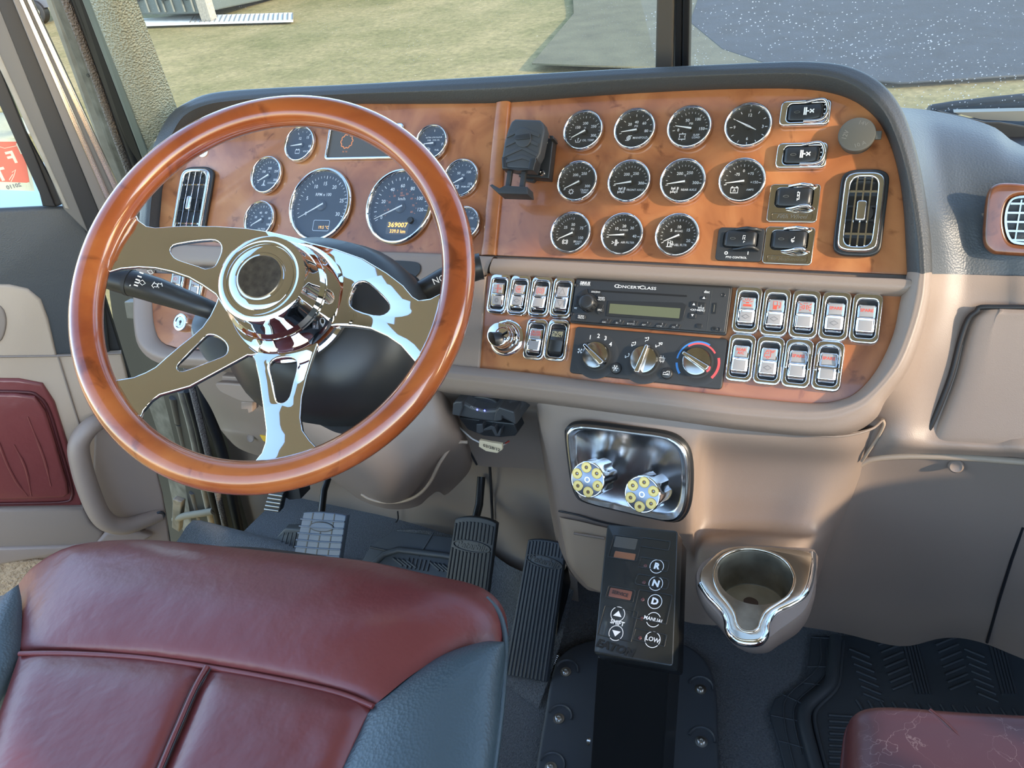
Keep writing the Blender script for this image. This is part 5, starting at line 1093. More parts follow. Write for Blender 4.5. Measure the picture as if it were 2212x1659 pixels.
# ------------------------------------------------------------------ trailer brake controller with its wire
bc = thing('brake_controller', 'angular black brake controller with blue dots mounted under the dashboard', 'controller', atY(1050, 920, .90))
def b_(name, pts, Y, vec, m, k=0, bev=.002, **kw): return ob(name, slab([atY(x, y, Y) for x, y in pts], vec, k), m, bc, world=True, bevel=bev, **kw)
BC = mat('controller_plastic', (.05,.052,.055), .45)
b_('body', [(978,872),(984,868),(998,868),(1003,872),(1018,880),(1045,887),(1068,886),(1076,880),(1092,882),(1112,895),(1115,920),(1105,914),(1085,905),(1066,912),(1020,906),(992,900),(976,896)], .845, (.01, .055, .012), BC, 0, .004)
b_('left_cheek', [(978,872),(984,868),(998,868),(999,880),(993,900),(976,896)], .839, (0, .03, 0), BC)
b_('right_cheek', [(1072,886),(1078,880),(1110,890),(1114,918),(1104,912),(1084,898),(1083,909),(1066,911),(1067,900)], .839, (0, .03, 0), BC)
b_('top_dial', [(1004,862),(1030,857),(1060,862),(1078,876),(1066,886),(1045,888),(1018,882),(1003,872)], .862, (0, .03, .01), BLACK, 3)
b_('holder', [(990,902),(1110,915),(1118,935),(1112,942),(1080,945),(1045,942),(1010,928)], .875, (0, .03, 0), BLACK, 0)
b_('pivot', [(1028,916),(1042,916),(1044,934),(1036,938),(1028,934)], .862, (0, .02, 0), BC)
b_('clip', [(1060,920),(1068,922),(1074,938),(1080,926),(1083,926),(1080,942),(1070,942),(1062,928),(1044,931),(1044,927)], .864, (0, .012, 0), BC, 0, .0008)
for x, y in ((1031, 885), (1047, 887)):
    ob('status_light', MB().lathe([(0,.0012),(.0012,.001),(.0016,0)], 12, Fr(atY(x, y, .8435), (1,0,0), Vector((0,-1,.4))).M()).me(), mat('blue_led', (.05,.05,.8), .4, emit=(.1,.12,1), es=3), bc, world=True, smooth=60)
lf = Fr(atY(1032, 882, .8440), Vector((1, 0, -.12)), Vector((0, -1, .3))); u, v = lf.L(1030, 883)
ob('lettering', MB().addme(text_me('PRODIGY', .0055, .1, .01), lf.M() @ T(u, v, .0006, rz=radians(-4))).me(False), GREYP, bc, world=True)
wr = thing('controller_wire', 'white and red wires with a dated tape tag below the brake controller', 'wire', atY(1060, 965, .88))
ob('white_wire', MB().tube([atY(x, y, Y) for x, y, Y in smooth([(986,917,.90),(1000,930,.88),(1018,946,.87),(1035,955,.865),(1060,968,.865),(1085,962,.87),(1100,952,.90)], 4)], .0016, 8).me(), WIREW, wr, world=True, smooth=60)
ob('red_wire', MB().tube([atY(x, y, Y) for x, y, Y in smooth([(1036,952,.868),(1060,962,.867),(1082,962,.87),(1100,953,.89)], 4)], .0014, 8).me(), WIRER, wr, world=True, smooth=60)
tg = ob('tape_tag', slab([atY(x, y, .857) for x, y in ((1035,951),(1058,956),(1084,960),(1085,972),(1074,979),(1050,975),(1034,965))], (0, .006, 0)), TABCARD, wr, world=True, bevel=.001)
f9 = Fr(atY(1060, 966, .8562), Vector((1, 0, -.16)), Vector((0, -1, 0))); u, v = f9.L(1062, 967)
ob('date_writing', MB().addme(text_me('03/28/12', .0088, .0, .012), f9.M() @ T(u, v, .0004, rz=radians(0))).me(False), BLACK, tg, world=True)

# ------------------------------------------------------------------ phone holder on the panel
ph = thing('phone_holder', 'black ribbed phone holder clamped beside the seam strip on the burl panel', 'phone holder', PF.M(*PF.L(1165, 340, .02), .02))
def php(name, pts, h0, h1, m=BLACKM, bev=.002, k=0, parent=None):
    q = [Vector(PF.L(x, y, h1)) for x, y in pts]
    if k: q = smooth(q, k, True)
    me = plate([q], h1-h0, h0, bev, 3); me.transform(PF.M()); return ob(name, me, m, parent or ph, world=True, smooth=40)
php('bracket', [(1154,294),(1195,299),(1185,385),(1120,380),(1130,340)], .004, .022, BLACK, .002)
php('clip_foot', [(1125,372),(1160,372),(1158,384),(1150,392),(1128,388)], .003, .012, BLACK, .001)
BODYP = mat('phone_holder_grey', (.040,.042,.044), .5)
pb = php('cradle_body', [(1104,262),(1112,256),(1165,258),(1172,264),(1176,278),(1172,300),(1166,330),(1158,345),(1153,366),(1140,366),(1092,363),(1088,358),(1083,340),(1088,310),(1096,280)], .030, .052, BODYP, .004)
for ya, yb_ in ((278,292),(296,312),(318,334),(338,348)):
    m_ = plate([[Vector(PF.L(x, y, .0525)) for x, y in ((1092+(300-ya)*.15,yb_),(1128,ya-4),(1168-(ya-262)*.12,yb_-2),(1166-(ya-262)*.12,yb_+5),(1128,ya+5),(1092+(300-ya)*.15,yb_+6))]], .002, .0515, .0006); m_.transform(PF.M())
    ob('ridge', m_, BODYP, pb, world=True, smooth=40)
php('emblem_disc', [(1129+18*cos(k*pi/12), 297+21*sin(k*pi/12)) for k in range(24)], .050, .0545, BODYP, .001, 0, pb)
php('emblem', [(1114,292),(1142,288),(1145,298),(1138,300),(1116,302),(1110,299)], .0540, .0556, BLACK, .0005, 0, pb)
php('jaw_block', [(1083,338),(1094,340),(1093,360),(1120,366),(1140,364),(1144,342),(1158,340),(1152,368),(1084,364)], .034, .054, BLACK, .002, 0, pb)
php('slide_rail', [(1096,366),(1106,366),(1101,402),(1091,402)], .040, .046, BLACKM, .001)
php('slide_rail', [(1126,368),(1136,368),(1131,405),(1121,404)], .040, .046, BLACKM, .001)
php('foot_jaw', [(1090,400),(1138,403),(1140,420),(1076,418),(1057,400),(1062,397),(1078,406)], .034, .060, BLACKM, .002)
for x, y in ((1177,307),(1171,374)):
    u, v = PF.L(x, y, .022); m_ = MB().lathe([(0,.023),(.0022,.0232),(.0024,.0248),(.0042,.0245),(.005,.022)], 24, T(u, v)).me(); m_.transform(PF.M()); ob('screw', m_, CHROME, ph, world=True, smooth=50)
php('thumb_nut', [(1186,292),(1194,293),(1196,300),(1188,301)], .010, .030, BLACK, .001)
# ------------------------------------------------------------------ floor, mats, pedals
C_ = Vector
fl = ob('floor', MB().add([(-1.42,-.8,0),(1.10,-.8,0),(1.10,1.22,0),(-1.42,1.22,0),(-1.42,-.8,-.02),(1.10,-.8,-.02),(1.10,1.22,-.02),(-1.42,1.22,-.02)], [(0,1,2,3),(7,6,5,4),(0,4,5,1),(1,5,6,2),(2,6,7,3),(3,7,4,0)]).me(), CARPET); struct(fl)
# carpet over the toe board behind the pedals
rows = gY([[(560,1205,1.10),(640,1190,1.10),(740,1165,1.10),(860,1145,1.10),(960,1152,1.10),(1040,1180,1.08),(1100,1222,1.04),(1170,1250,1.00),(1240,1275,.97)]])
r0 = rows[0]
r1 = [Vector((p.x, p.y-.05, p.z-.03)) for p in r0]; r2 = [Vector((p.x, p.y-.12, max(.004, p.z*.3))) for p in r0]; r3 = [Vector((p.x, p.y-.22, .004)) for p in r0]
tb = ob('floor', grid([r0, r1, r2, r3], 3, 4), CARPET, smooth=60); struct(tb)
def onfloor(pts, z): return [tuple(atZ(x, y, z))[:2] for x, y in pts]
# tunnel cover
tc = thing('tunnel_cover', 'screwed down dark rubber tunnel cover under the gear selector pedestal', 'floor cover', atZ(1370, 1600, .0))
zt = .030
o = smooth([Vector(p) for p in onfloor([(1150,1700),(1162,1620),(1176,1540),(1188,1470),(1205,1420),(1240,1392),(1300,1376),(1380,1370),(1450,1380),(1500,1400),(1535,1440),(1548,1500),(1552,1600),(1556,1720),(1560,1850),(1350,1850),(1130,1850)], zt)], 3, True)
me = plate([o], zt-.001, .001, .008, 3); ob('cover', me, COVER, tc, world=True, smooth=40)
for x, y in ((1222,1452),(1207,1553),(1513,1490),(1515,1603),(1190,1659)):
    p = atZ(x, y, zt+.0005); M_ = T(p.x, p.y, p.z)
    s_ = 1 if x > 1350 else -1
    pk = ob('pocket', MB().lathe([(.024,-.0004),(.023,.0026),(.0215,.003),(.0205,.0022),(.0195,-.0002)], 24, M_ @ T(0, .006), arc=pi).me(), COVER, tc, world=True, smooth=50)
    ob('bolt', MB().lathe([(.0105,.0),(.0105,.0015),(.0062,.0018),(.0062,.0052),(.0052,.006),(.0028,.006),(.0024,.0035),(0,.0035)], 24, M_).me(), SATIN, tc, world=True, smooth=40)
# passenger rubber mat
pm = thing('floor_mat', 'deep ribbed black rubber floor mat in the passenger footwell', 'floor mat', atZ(2000, 1500, 0))
mo = onfloor([(1752,1372),(1745,1440),(1735,1475),(1672,1510),(1662,1540),(1680,1600),(1705,1700),(1730,1800),(2330,1800),(2330,1372)], .012)
ob('base', plate([mo], .010, .002, .003), MATRUB, pm, world=True, smooth=40)
def ridge(pts, r, name='ridge', z=.014, m=MATRUB, par=pm, k=4): 
    q = [atZ(x, y, z) for x, y in pts]; q = smooth(q, k) if k else q
    return ob(name, MB().tube(q, r, 8).me(), m, par, world=True, smooth=60)
ridge([(1806,1378),(1800,1440),(1792,1480),(1745,1525),(1738,1560),(1752,1620),(1775,1700)], .012, 'raised_rim')
ridge([(1822,1385),(1816,1440),(1808,1486),(1766,1530),(1760,1560),(1774,1620),(1795,1700)], .004, 'inner_rim')
for p in (((1752,1376),(1806,1380)),((1744,1440),(1800,1440)),((1735,1475),(1792,1482)),((1690,1500),(1745,1525)),((1665,1545),(1738,1560)),((1683,1600),(1752,1620)),((1772,1376),(1768,1440),(1700,1505),(1695,1560),(1712,1640),(1735,1740)),((1788,1400),(1780,1460),(1722,1515),(1716,1560),(1732,1630))): ridge(p, .0016, 'border_groove', .0125)
# chevron rib field
ribs = []
for i in range(9):   # columns of slanted ribs
    x0 = 1835+i*62
    for j in range(9):
        y0 = 1398+j*16
        sl = 1 if i % 2 == 0 else -1
        if y0 > 1500: continue
        if i % 3 == 2: ribs.append([(x0-6+j*7, 1392), (x0+22+j*7, 1500)]) if j < 5 else None
        else: ribs.append([(x0+j*5, y0+sl*4), (x0+44+j*5, y0+sl*22)])
for i in range(12): ribs.append([(1790+ (i % 2), 1545+i*13), (1842, 1548+i*13)])
for i in range(14): ribs.append([(1850+i*26, 1512+i*1.5), (1864+i*26, 1534+i*1.5)])
for p in ribs: ridge(p, .0028, 'rib', .013, k=0)
# driver rubber mat, seen beyond the seat
dm = thing('floor_mat', 'black rubber floor mat in front of the driver seat, beneath the hanging pedals', 'floor mat', atZ(900, 1200, 0))
zz = .05
dmF = Fr(atY(880, 1180, 1.0), (1, 0, 0), Vector((0, -.55, .84)))
def dq(pts): return [dmF.L(x, y) for x, y in pts]
me = plate([dq([(770,1232),(800,1180),(850,1146),(990,1162),(985,1250),(985,1330),(770,1330)])], .006, -.006, .002); me.transform(dmF.M()); ob('base', me, MATRUB, dm, world=True, smooth=40)
def dr(pts, r, nm='ridge'): ob(nm, MB().tube([dmF.W(*dmF.L(x, y), .001) for x, y in pts], r, 8).me(), MATRUB, dm, world=True, smooth=60)
dr([(800,1225),(830,1198),(862,1188),(960,1200),(985,1205)], .008, 'raised_rim')
dr([(937,1150),(905,1202)], .002, 'groove'); dr([(800,1182),(840,1190)], .002, 'groove')
for i in range(4): dr([(850+i*10,1206+i*1.5),(870+i*10,1222+i*1.5)], .003, 'rib')
for i in range(6): dr([(884+i*9,1205+i*1.2),(878+i*9,1228+i*1.2)], .0025, 'rib')
for i in range(4): dr([(930+i*9,1215+i*1.5),(950+i*9,1232+i*1.5)], .003, 'rib')

def pedal(name, label, c4, top_r, Ytop, Ybot, m, nrib, oval, oy, cols=0, thick=.014, group=None):
    """c4: pixel corners tl tr br bl"""
    A_ = [atY(*c4[0], Ytop), atY(*c4[1], Ytop), atY(*c4[2], Ybot), atY(*c4[3], Ybot)]
    o = (A_[0]+A_[1]+A_[2]+A_[3])/4; x = (A_[1]-A_[0]+A_[2]-A_[3]); y = (A_[0]+A_[1]-A_[2]-A_[3]); n = x.cross(y).normalized()
    if n.dot(CAM-o) < 0: n = -n
    K = Fr(o, x, n); L = [Vector(K.L(*c)) for c in c4]
    g = thing(name, label, 'pedal', K.M(), group)
    w = ((L[1]-L[0]).length+(L[2]-L[3]).length)/2; yt = (L[0].y+L[1].y)/2; yb2 = (L[2].y+L[3].y)/2
    shape = [(L[3].x, L[3].y), (L[2].x, L[2].y), (L[1].x, L[1].y-top_r)] + [(L[1].x+(L[0].x-L[1].x)*t, L[1].y+(L[0].y-L[1].y)*t-top_r+top_r*sin(pi*t)**.6*1.0) for t in (.08,.2,.35,.5,.65,.8,.92)] + [(L[0].x, L[0].y-top_r)]
    ob('pad', plate([shape], thick, -thick, .003, 3), m, g, smooth=40)
    return g, K, L, w, yt, yb2
def ribs_on(g, L, n, m, y0, y1, oc=None, orr=None, top=0, name='rib'):
    for k in range(n):
        t = (k+.7)/(n+.4)
        a = Vector((L[3].x+(L[2].x-L[3].x)*t, L[3].y+(L[2].y-L[3].y)*t)); b = Vector((L[0].x+(L[1].x-L[0].x)*t, L[0].y+(L[1].y-L[0].y)*t - top*(1-sin(pi*t)**.6)))
        d = b-a; segs = [(y0, y1)]
        if oc is not None:
            xm = a.x+d.x*.6-oc.x; q = 1-(xm/orr[0])**2
            if q > 0:
                hh = orr[1]*sqrt(q)/d.length; tc_ = (oc.y-a.y)/d.y; segs = [(y0, tc_-hh), (tc_+hh, y1)]
        for s0_, s1_ in segs:
            if s1_-s0_ > .03:
                ob(name, MB().tube([(*(a+d*s0_), .0004), (*(a+d*s1_), .0004)], .0022, 8).me(), m, g, smooth=60)
def badge(g, oc, rx, ry, m, rz=0, tm=None):
    ob('badge_oval', MB().addme(plate([circ(rx, n=40, ry=ry), circ(rx*.90, n=40, ry=ry*.82)], .0022, 0, .0006), T(oc.x, oc.y, 0, rz=rz)).me(), m, g, smooth=40)
    ob('badge_script', MB().addme(text_me('Peterbilt', rx*.46, .35, .02, 1, .0004), T(oc.x, oc.y, .0006, rz=rz)).me(), tm or m, g)
g, K, L, w, yt, yb2 = pedal('accelerator_pedal', 'long ribbed accelerator pedal, nearest the gear selector', [(1140,1160),(1222,1172),(1180,1474),(1088,1458)], .006, .95, .79, RUBBERB, 0, 0, 0)
oc = Vector(K.L(1175, 1213)); ribs_on(g, L, 11, RUBBERB, .01, .985, oc, (w*.52, .0125), .006); badge(g, oc, w*.47, .0115, RUBBER, radians(-8))
ob('hinge', slab([atY(1190,1300,.93), atY(1215,1240,.95), atY(1222,1280,.95), atY(1200,1400,.88), atY(1185,1470,.83)], (.0, .03, 0)), BLACKS, g, world=True, bevel=.002)
ob('spring', MB().tube([Vector(atY(1192, 1440, .84))+Vector((.011*cos(k*.9), k*.0006, .011*sin(k*.9))) for k in range(44)], .0014, 6).me(), SATIN, g, world=True, smooth=60)
g, K, L, w, yt, yb2 = pedal('brake_pedal', 'black ribbed brake pedal with rounded top, left of the accelerator', [(982,1112),(1072,1120),(1052,1290),(958,1275)], .010, .97, .885, RUBBER, 0, 0, 0)
oc = Vector(K.L(1018, 1180)); ribs_on(g, L, 11, RUBBER, .0, .93, oc, (w*.52, .0135), .010); badge(g, oc, w*.45, .0125, RUBBER, radians(-3))
ob('arm', MB().tube([atY(1020,1150,1.0), atY(1035,1090,1.06), atY(1040,1030,1.10)], .009, 10).me(), BLACKS, g, world=True, smooth=50)
g, K, L, w, yt, yb2 = pedal('clutch_pedal', 'grey-blue clutch pedal pad with square tread blocks, left of the brake pedal', [(655,1104),(747,1110),(732,1215),(632,1208)], .004, .905, .85, PEDALB, 0, 0, 0)
for k in range(1, 4):
    t = k/4; a = L[3].lerp(L[2], t); b = L[0].lerp(L[1], t); ob('groove', MB().box(-.0014, .0014, 0, (b-a).length*.98, -.0004, .0008, T(a.x, a.y, 0, rz=atan2(b.y-a.y, b.x-a.x)-pi/2)).me(), BLACK, g)
for k in range(1, 7):
    t = k/7+.02; a = L[0].lerp(L[3], t); b = L[1].lerp(L[2], t); ob('cross_rib', MB().tube([(a.x-.001, a.y, .001), ((a.x+b.x)/2, (a.y+b.y)/2-.001, .001), (b.x+.001, b.y, .001)], .0018, 8).me(), PEDALB, g, smooth=60)
oc = Vector(K.L(695, 1138)); ob('badge_base', MB().addme(plate([circ(w*.27, n=36, ry=.011)], .0018, 0, .0005), T(oc.x, oc.y, 0)).me(), PEDALB, g, smooth=40); badge(g, oc, w*.27, .0112, BLACK, 0, BLACK)
ob('arm', MB().tube([atY(690,1150,.90), atY(700,1060,1.0), atY(720,1000,1.06)], .008, 10).me(), BLACKS, g, world=True, smooth=50)
fr2 = thing('foot_rest', 'dark ribbed foot rest half hidden behind the clutch pedal', 'foot rest', atY(620, 1190, .98))
ob('pad', slab([atY(x, y, Y) for x, y, Y in ((585,1195,.96),(600,1158,.99),(615,1142,1.0),(655,1144,1.0),(650,1200,.96))], (0, .02, 0)), RUBBER, fr2, world=True, bevel=.003)
for k in range(5): ob('rib', MB().tube([atY(602+k*10, 1190, .958), atY(614+k*9, 1150, .992)], .0018, 6).me(), RUBBER, fr2, world=True, smooth=60)
hr = thing('hood_release', 'small grey stepped lever below the knee panel, partly behind the wheel rim', 'lever', atY(605, 1090, 1.0))
ob('tread', slab([atY(x, y, Y) for x, y, Y in ((582,1062,1.0),(612,1066,1.0),(602,1108,.985),(570,1102,.985))], (0, .02, 0)), RUBBER, hr, world=True, bevel=.002)
for k in range(5): ob('step', MB().tube([atY(581-k*2.4, 1068+k*8, .997-k*.003), atY(610-k*2, 1072+k*8, .997-k*.003)], .0022, 8).me(), SATIN, hr, world=True, smooth=60)
ob('bracket', slab([atY(x, y, 1.02) for x, y in ((612,1050),(645,1048),(650,1078),(625,1080),(606,1070))], (0, .04, 0)), BLACKM, hr, world=True, bevel=.002)

# ------------------------------------------------------------------ seats
ds = thing('truck_seat', 'driver seat cushion in maroon leather with blue-grey side bolsters', 'seat', (-.62, .30, .0))
def sgrid(name, rows, m, **k): return ob(name, grid(gZ(rows), 4, 5), m, ds, world=True, smooth=75)
def roll(r0, d1=(.012, .02), n=5, depth=.16):
    """front edge rolled over and down"""
    out = [r0]
    for dy, dz in ((.018, -.012), (.030, -.040), (.032, -.09), (.026, -depth)): out.append([p+Vector((0, dy, dz)) for p in r0])
    return out
front = [(40,1262,.585),(75,1222,.60),(150,1182,.615),(280,1172,.62),(430,1184,.62),(580,1200,.62),(760,1218,.62),(900,1248,.62),(1000,1270,.615),(1050,1297,.605),(1078,1335,.59),(1090,1385,.575)]
back = [(42,1412,.60),(110,1411,.605),(190,1413,.61),(300,1420,.612),(400,1433,.612),(450,1441,.612),(560,1460,.612),(660,1480,.612),(740,1500,.612),(806,1526,.612)]
# front pad: from far edge to the cross seam, right edge along the bolster seam
def lerp3(a, b, t): return tuple(a[i]+(b[i]-a[i])*t for i in range(3))
Lb = [(40,1262,.585),(47,1330,.598),(42,1412,.600)]
Rb = [(1090,1385,.580),(1040,1386,.595),(960,1412,.605),(880,1464,.608),(806,1526,.610)]
def samp(P, t):
    q = t*(len(P)-1); i = min(int(q), len(P)-2); return lerp3(P[i], P[i+1], q-i)
top_ = front; rowsF = []
NC = 12
for j, tv in enumerate((0, .08, .22, .45, .7, .9, 1)):
    row = []
    for i in range(NC):
        tu = i/(NC-1); a = samp(top_, tu); b = samp(back, tu); p = lerp3(a, b, tv)
        lx = samp(Lb, tv); rx = samp(Rb, tv)
        # pull the edges to their seams
        wl = (1-tu)**3; wr = tu**3
        l0 = lerp3(samp(top_, 0), samp(back, 0), tv); r0_ = lerp3(samp(top_, 1), samp(back, 1), tv)
        p = tuple(p[k]+(lx[k]-l0[k])*wl+(rx[k]-r0_[k])*wr for k in range(3))
        puff = .016*sin(pi*min(1, max(0, tv)))**.7*sin(pi*tu)**.5
        row.append((p[0], p[1], p[2]+puff*.9-.006*(tv == 1)-.004*(tv == 0)))
    rowsF.append(row)
W_rows = gZ(rowsF)
f0 = W_rows[0]; pre = []
for dy, dz in ((.022, -.16), (.030, -.09), (.030, -.045), (.020, -.014)): pre.append([p+Vector((dz*.45*max(0, (i-6)/5)**2, dy, dz)) for i, p in enumerate(f0)])
ob('front_pad', grid(pre+W_rows, 4, 4), LEATHER, ds, world=True, smooth=75)
# two centre panels with a padded welt between them
cl_ = [(42,1412),(20,1470),(-15,1560),(-60,1720)]
def panel(pts_l, pts_r, nm, zc=.607, puff=.012):
    rows = []
    for j, tv in enumerate((0, .06, .3, .6, 1)):
        a = samp([(*p, 0) for p in pts_l], tv); b = samp([(*p, 0) for p in pts_r], tv); row = []
        for tu in (0, .04, .15, .4, .65, .87, .96, 1):
            x, y, _ = lerp3(a, b, tu); y += 10*sin(pi*tu)*(0 if nm == 'x' else 0)
            row.append((x, y, zc+puff*min(1, sin(pi*tu)**.5*1.0)*(0 if j == 0 else (.7 if j == 1 else 1))))
        rows.append(row)
    return ob('centre_panel', grid(gZ(rows), 4, 4), LEATHER, ds, world=True, smooth=75)
# cross seam follows `back`
def seam_pt(x):
    for i in range(len(back)-1):
        if back[i][0] <= x <= back[i+1][0]:
            t = (x-back[i][0])/(back[i+1][0]-back[i][0]); return (x, back[i][1]+(back[i+1][1]-back[i][1])*t)
    return back[-1][:2]
def panel2(xl, xr, bl, br, zc=.604):
    rows = []
    for j, tv in enumerate((0, .03, .12, .35, .65, 1)):
        row = []
        for tu in (0, .03, .12, .3, .5, .7, .88, .97, 1):
            a = seam_pt(xl+(xr-xl)*tu); b = (bl[0]+(br[0]-bl[0])*tu, bl[1]+(br[1]-bl[1])*tu)
            e = max(0, min(1, min(tu, 1-tu)/.12)); f = max(0, min(1, tv/.12))
            row.append((a[0]+(b[0]-a[0])*tv, a[1]+(b[1]-a[1])*tv, zc+.012*(e*(2-e))*(.3+.7*f*(2-f))))
        rows.append(row)
    ob('centre_panel', grid(gZ(rows), 4, 4), LEATHER, ds, world=True, smooth=75)
panel2(42, 446, (-110, 1860), (262, 1860)); panel2(449, 806, (268, 1860), (660, 1860))
ob('welt', MB().tube([atZ(x, y, .611) for x, y in smooth([(447,1441),(420,1490),(385,1570),(345,1665),(265,1860)], 4)], .0035, 8).me(), LEATHER, ds, world=True, smooth=60)
for dx in (-7, 7): ob('stitching', MB().tube([atZ(x+dx, y, .613) for x, y in smooth([(448,1445),(420,1490),(385,1570),(345,1665),(300,1770)], 4)], .0009, 6).me(), BLACK, ds, world=True)
ob('cross_seam', MB().tube([atZ(p[0], p[1], .609) for p in smooth(back, 4)], .0030, 8).me(), LEATHER, ds, world=True, smooth=60)
# right bolster (blue-grey) wrapping over the edge
seamR = [(1088,1386),(1040,1387),(960,1413),(880,1465),(806,1527),(770,1590),(733,1662),(650,1850)]
rows = []
for i, (x, y) in enumerate(seamR):
    t = i/(len(seamR)-1)
    ex = [(1090,1390),(1090,1400),(1086,1440),(1080,1490),(1076,1540),(1070,1600),(1062,1662),(1040,1850)][i]
    row = []
    for q, dz in ((0, 0), (.08, .006), (.3, .014), (.6, .016), (.85, .008), (1.0, -.008)):
        row.append(atZ(x+(ex[0]-x)*q, y+(ex[1]-y)*q, .606+dz*(.15+.85*min(1, t*3))))
    e = row[-1]; row += [e+Vector((-.004, 0, -.03)), e+Vector((-.028, 0, -.08)), e+Vector((-.085, 0, -.20))]
    rows.append(row)
ob('right_bolster', grid(rows, 3, 4), LEATHERB, ds, world=True, smooth=75)
f = rows[0]; 
ob('right_piping', MB().tube([atZ(x, y, z) for x, y, z in smooth([(1050,1292,.600),(1078,1325,.59),(1092,1380,.58),(1090,1440,.585),(1082,1540,.59),(1064,1680,.59)], 4)], .0035, 8).me(), LEATHERB, ds, world=True, smooth=60)
# left bolster
seamL = [(40,1262),(47,1300),(47,1350),(42,1412),(20,1470),(-15,1560),(-60,1720),(-110,1860)]
rows = []
for i, (x, y) in enumerate(seamL):
    row = []
    for q, dz in ((0, 0), (.1, .010), (.35, .022), (.7, .020), (1.0, -.02)): row.append(atZ(x-190*q*(.25+.75*min(1, i/3)), y+8*q+26*q*(1-min(1, i/2)), .600+dz*(min(1, .2+i/3))))
    e = row[-1]; row += [e+Vector((-.012, 0, -.06)), e+Vector((-.01, 0, -.2))]
    rows.append(row)
ob('left_bolster', grid(rows, 3, 4), LEATHERB, ds, world=True, smooth=75)
# dark front flange seen beyond the pad
fr_ = [(430,1181),(500,1180),(560,1183),(640,1192),(720,1204),(790,1222),(850,1238)]
ra = [atZ(x, y, .585) for x, y in fr_]; rb = [p+Vector((0, -.05, -.004)) for p in ra]; rc2 = [p+Vector((0, .004, -.05)) for p in ra]
ob('front_flange', grid([rc2, ra, rb], 3, 3), mat('dark_brown_leather', (.035,.030,.028), .45), ds, world=True, smooth=70)
ob('base', MB().box(-.88, -.42, -.25, .40, .06, .45).me(), BLACKM, ds, world=True, bevel=.03)
# passenger seat
ps = thing('truck_seat', 'corner of the passenger seat cushion in cracked maroon leather', 'seat', (.30, .30, 0))
rows = [[(1832,1572,.52),(1845,1545,.545),(1880,1530,.553),(1950,1529,.556),(2050,1537,.557),(2150,1543,.557),(2330,1552,.557)],
 [(1824,1600,.52),(1838,1575,.548),(1880,1560,.560),(1950,1560,.563),(2050,1570,.563),(2150,1575,.563),(2330,1585,.563)],
 [(1822,1650,.52),(1836,1640,.548),(1882,1630,.562),(1950,1635,.565),(2070,1640,.565),(2160,1645,.565),(2330,1650,.565)],
 [(1816,1760,.52),(1832,1760,.548),(1880,1760,.562),(1960,1760,.565),(2100,1760,.565),(2200,1760,.565),(2330,1760,.565)],
 [(1806,1950,.52),(1822,1950,.548),(1870,1950,.562),(1960,1950,.565),(2100,1950,.565),(2200,1950,.565),(2330,1950,.565)]]
R_ = [[(r[0]+Vector((.03, 0, -.16))), r[0]+Vector((.004, 0, -.05))]+r for r in gZ(rows)]
pre = [[p+Vector((0, .012, -.20)) for p in R_[0]], [p+Vector((0, .016, -.06)) for p in R_[0]]]
ob('cushion', grid(pre+R_, 4, 4), LEATHERC, ps, world=True, smooth=75)
ob('seam', MB().tube([atZ(x, y, .562) for x, y in smooth([(2008,1534),(2040,1560),(2090,1610),(2150,1665),(2230,1740)], 4)], .0022, 8).me(), LEATHERC, ps, world=True, smooth=60)
ob('piping', MB().tube([atZ(x, y, z) for x, y, z in smooth([(1850,1552,.535),(1832,1580,.525),(1824,1630,.52),(1818,1700,.52),(1812,1800,.52)], 4)], .003, 8).me(), mat('dark_red_piping', (.07,.010,.010), .5), ps, world=True, smooth=60)
ob('base', MB().box(.10, .50, -.2, .46, .05, .38).me(), BLACKM, ps, world=True, bevel=.03)
# crackle on the worn leather
nt = LEATHERC.node_tree; b = nt.nodes['Principled BSDF']; tcn = nt.nodes.new('ShaderNodeTexCoord')
vo = nt.nodes.new('ShaderNodeTexVoronoi'); vo.feature = 'DISTANCE_TO_EDGE'; vo.inputs['Scale'].default_value = 26
nz = nt.nodes.new('ShaderNodeTexNoise'); nz.inputs['Scale'].default_value = 9; nz.inputs['Detail'].default_value = 6
add = nt.nodes.new('ShaderNodeMix'); add.data_type = 'RGBA'; add.blend_type = 'ADD'; add.inputs['Factor'].default_value = .35
rp = nt.nodes.new('ShaderNodeValToRGB'); rp.color_ramp.elements[0].position = .0; rp.color_ramp.elements[0].color = (.9,.9,.9,1); rp.color_ramp.elements[1].position = .022; rp.color_ramp.elements[1].color = (0,0,0,1)
r3_ = nt.nodes.new('ShaderNodeValToRGB'); r3_.color_ramp.elements[0].position = .42; r3_.color_ramp.elements[1].position = .60
ml = nt.nodes.new('ShaderNodeMath'); ml.operation = 'MULTIPLY'; mx = nt.nodes.new('ShaderNodeMix'); mx.data_type = 'RGBA'
mx.inputs['A'].default_value = (.085,.022,.020,1); mx.inputs['B'].default_value = (.42,.28,.24,1)
n5 = nt.nodes.new('ShaderNodeTexNoise'); n5.inputs['Scale'].default_value = 5
Lk = nt.links.new
Lk(tcn.outputs['Object'], nz.inputs['Vector']); Lk(tcn.outputs['Object'], add.inputs['A']); Lk(nz.outputs['Color'], add.inputs['B']); Lk(add.outputs['Result'], vo.inputs['Vector'])
Lk(vo.outputs['Distance'], rp.inputs['Fac']); Lk(tcn.outputs['Object'], n5.inputs['Vector']); Lk(n5.outputs['Fac'], r3_.inputs['Fac']); Lk(rp.outputs['Color'], ml.inputs[0]); Lk(r3_.outputs['Color'], ml.inputs[1]); Lk(ml.outputs[0], mx.inputs['Factor']); Lk(mx.outputs['Result'], b.inputs['Base Color'])
# ------------------------------------------------------------------ windshield, pillars, roof
def stuc(name, me, m, **k): return struct(ob(name, me, m, **k))
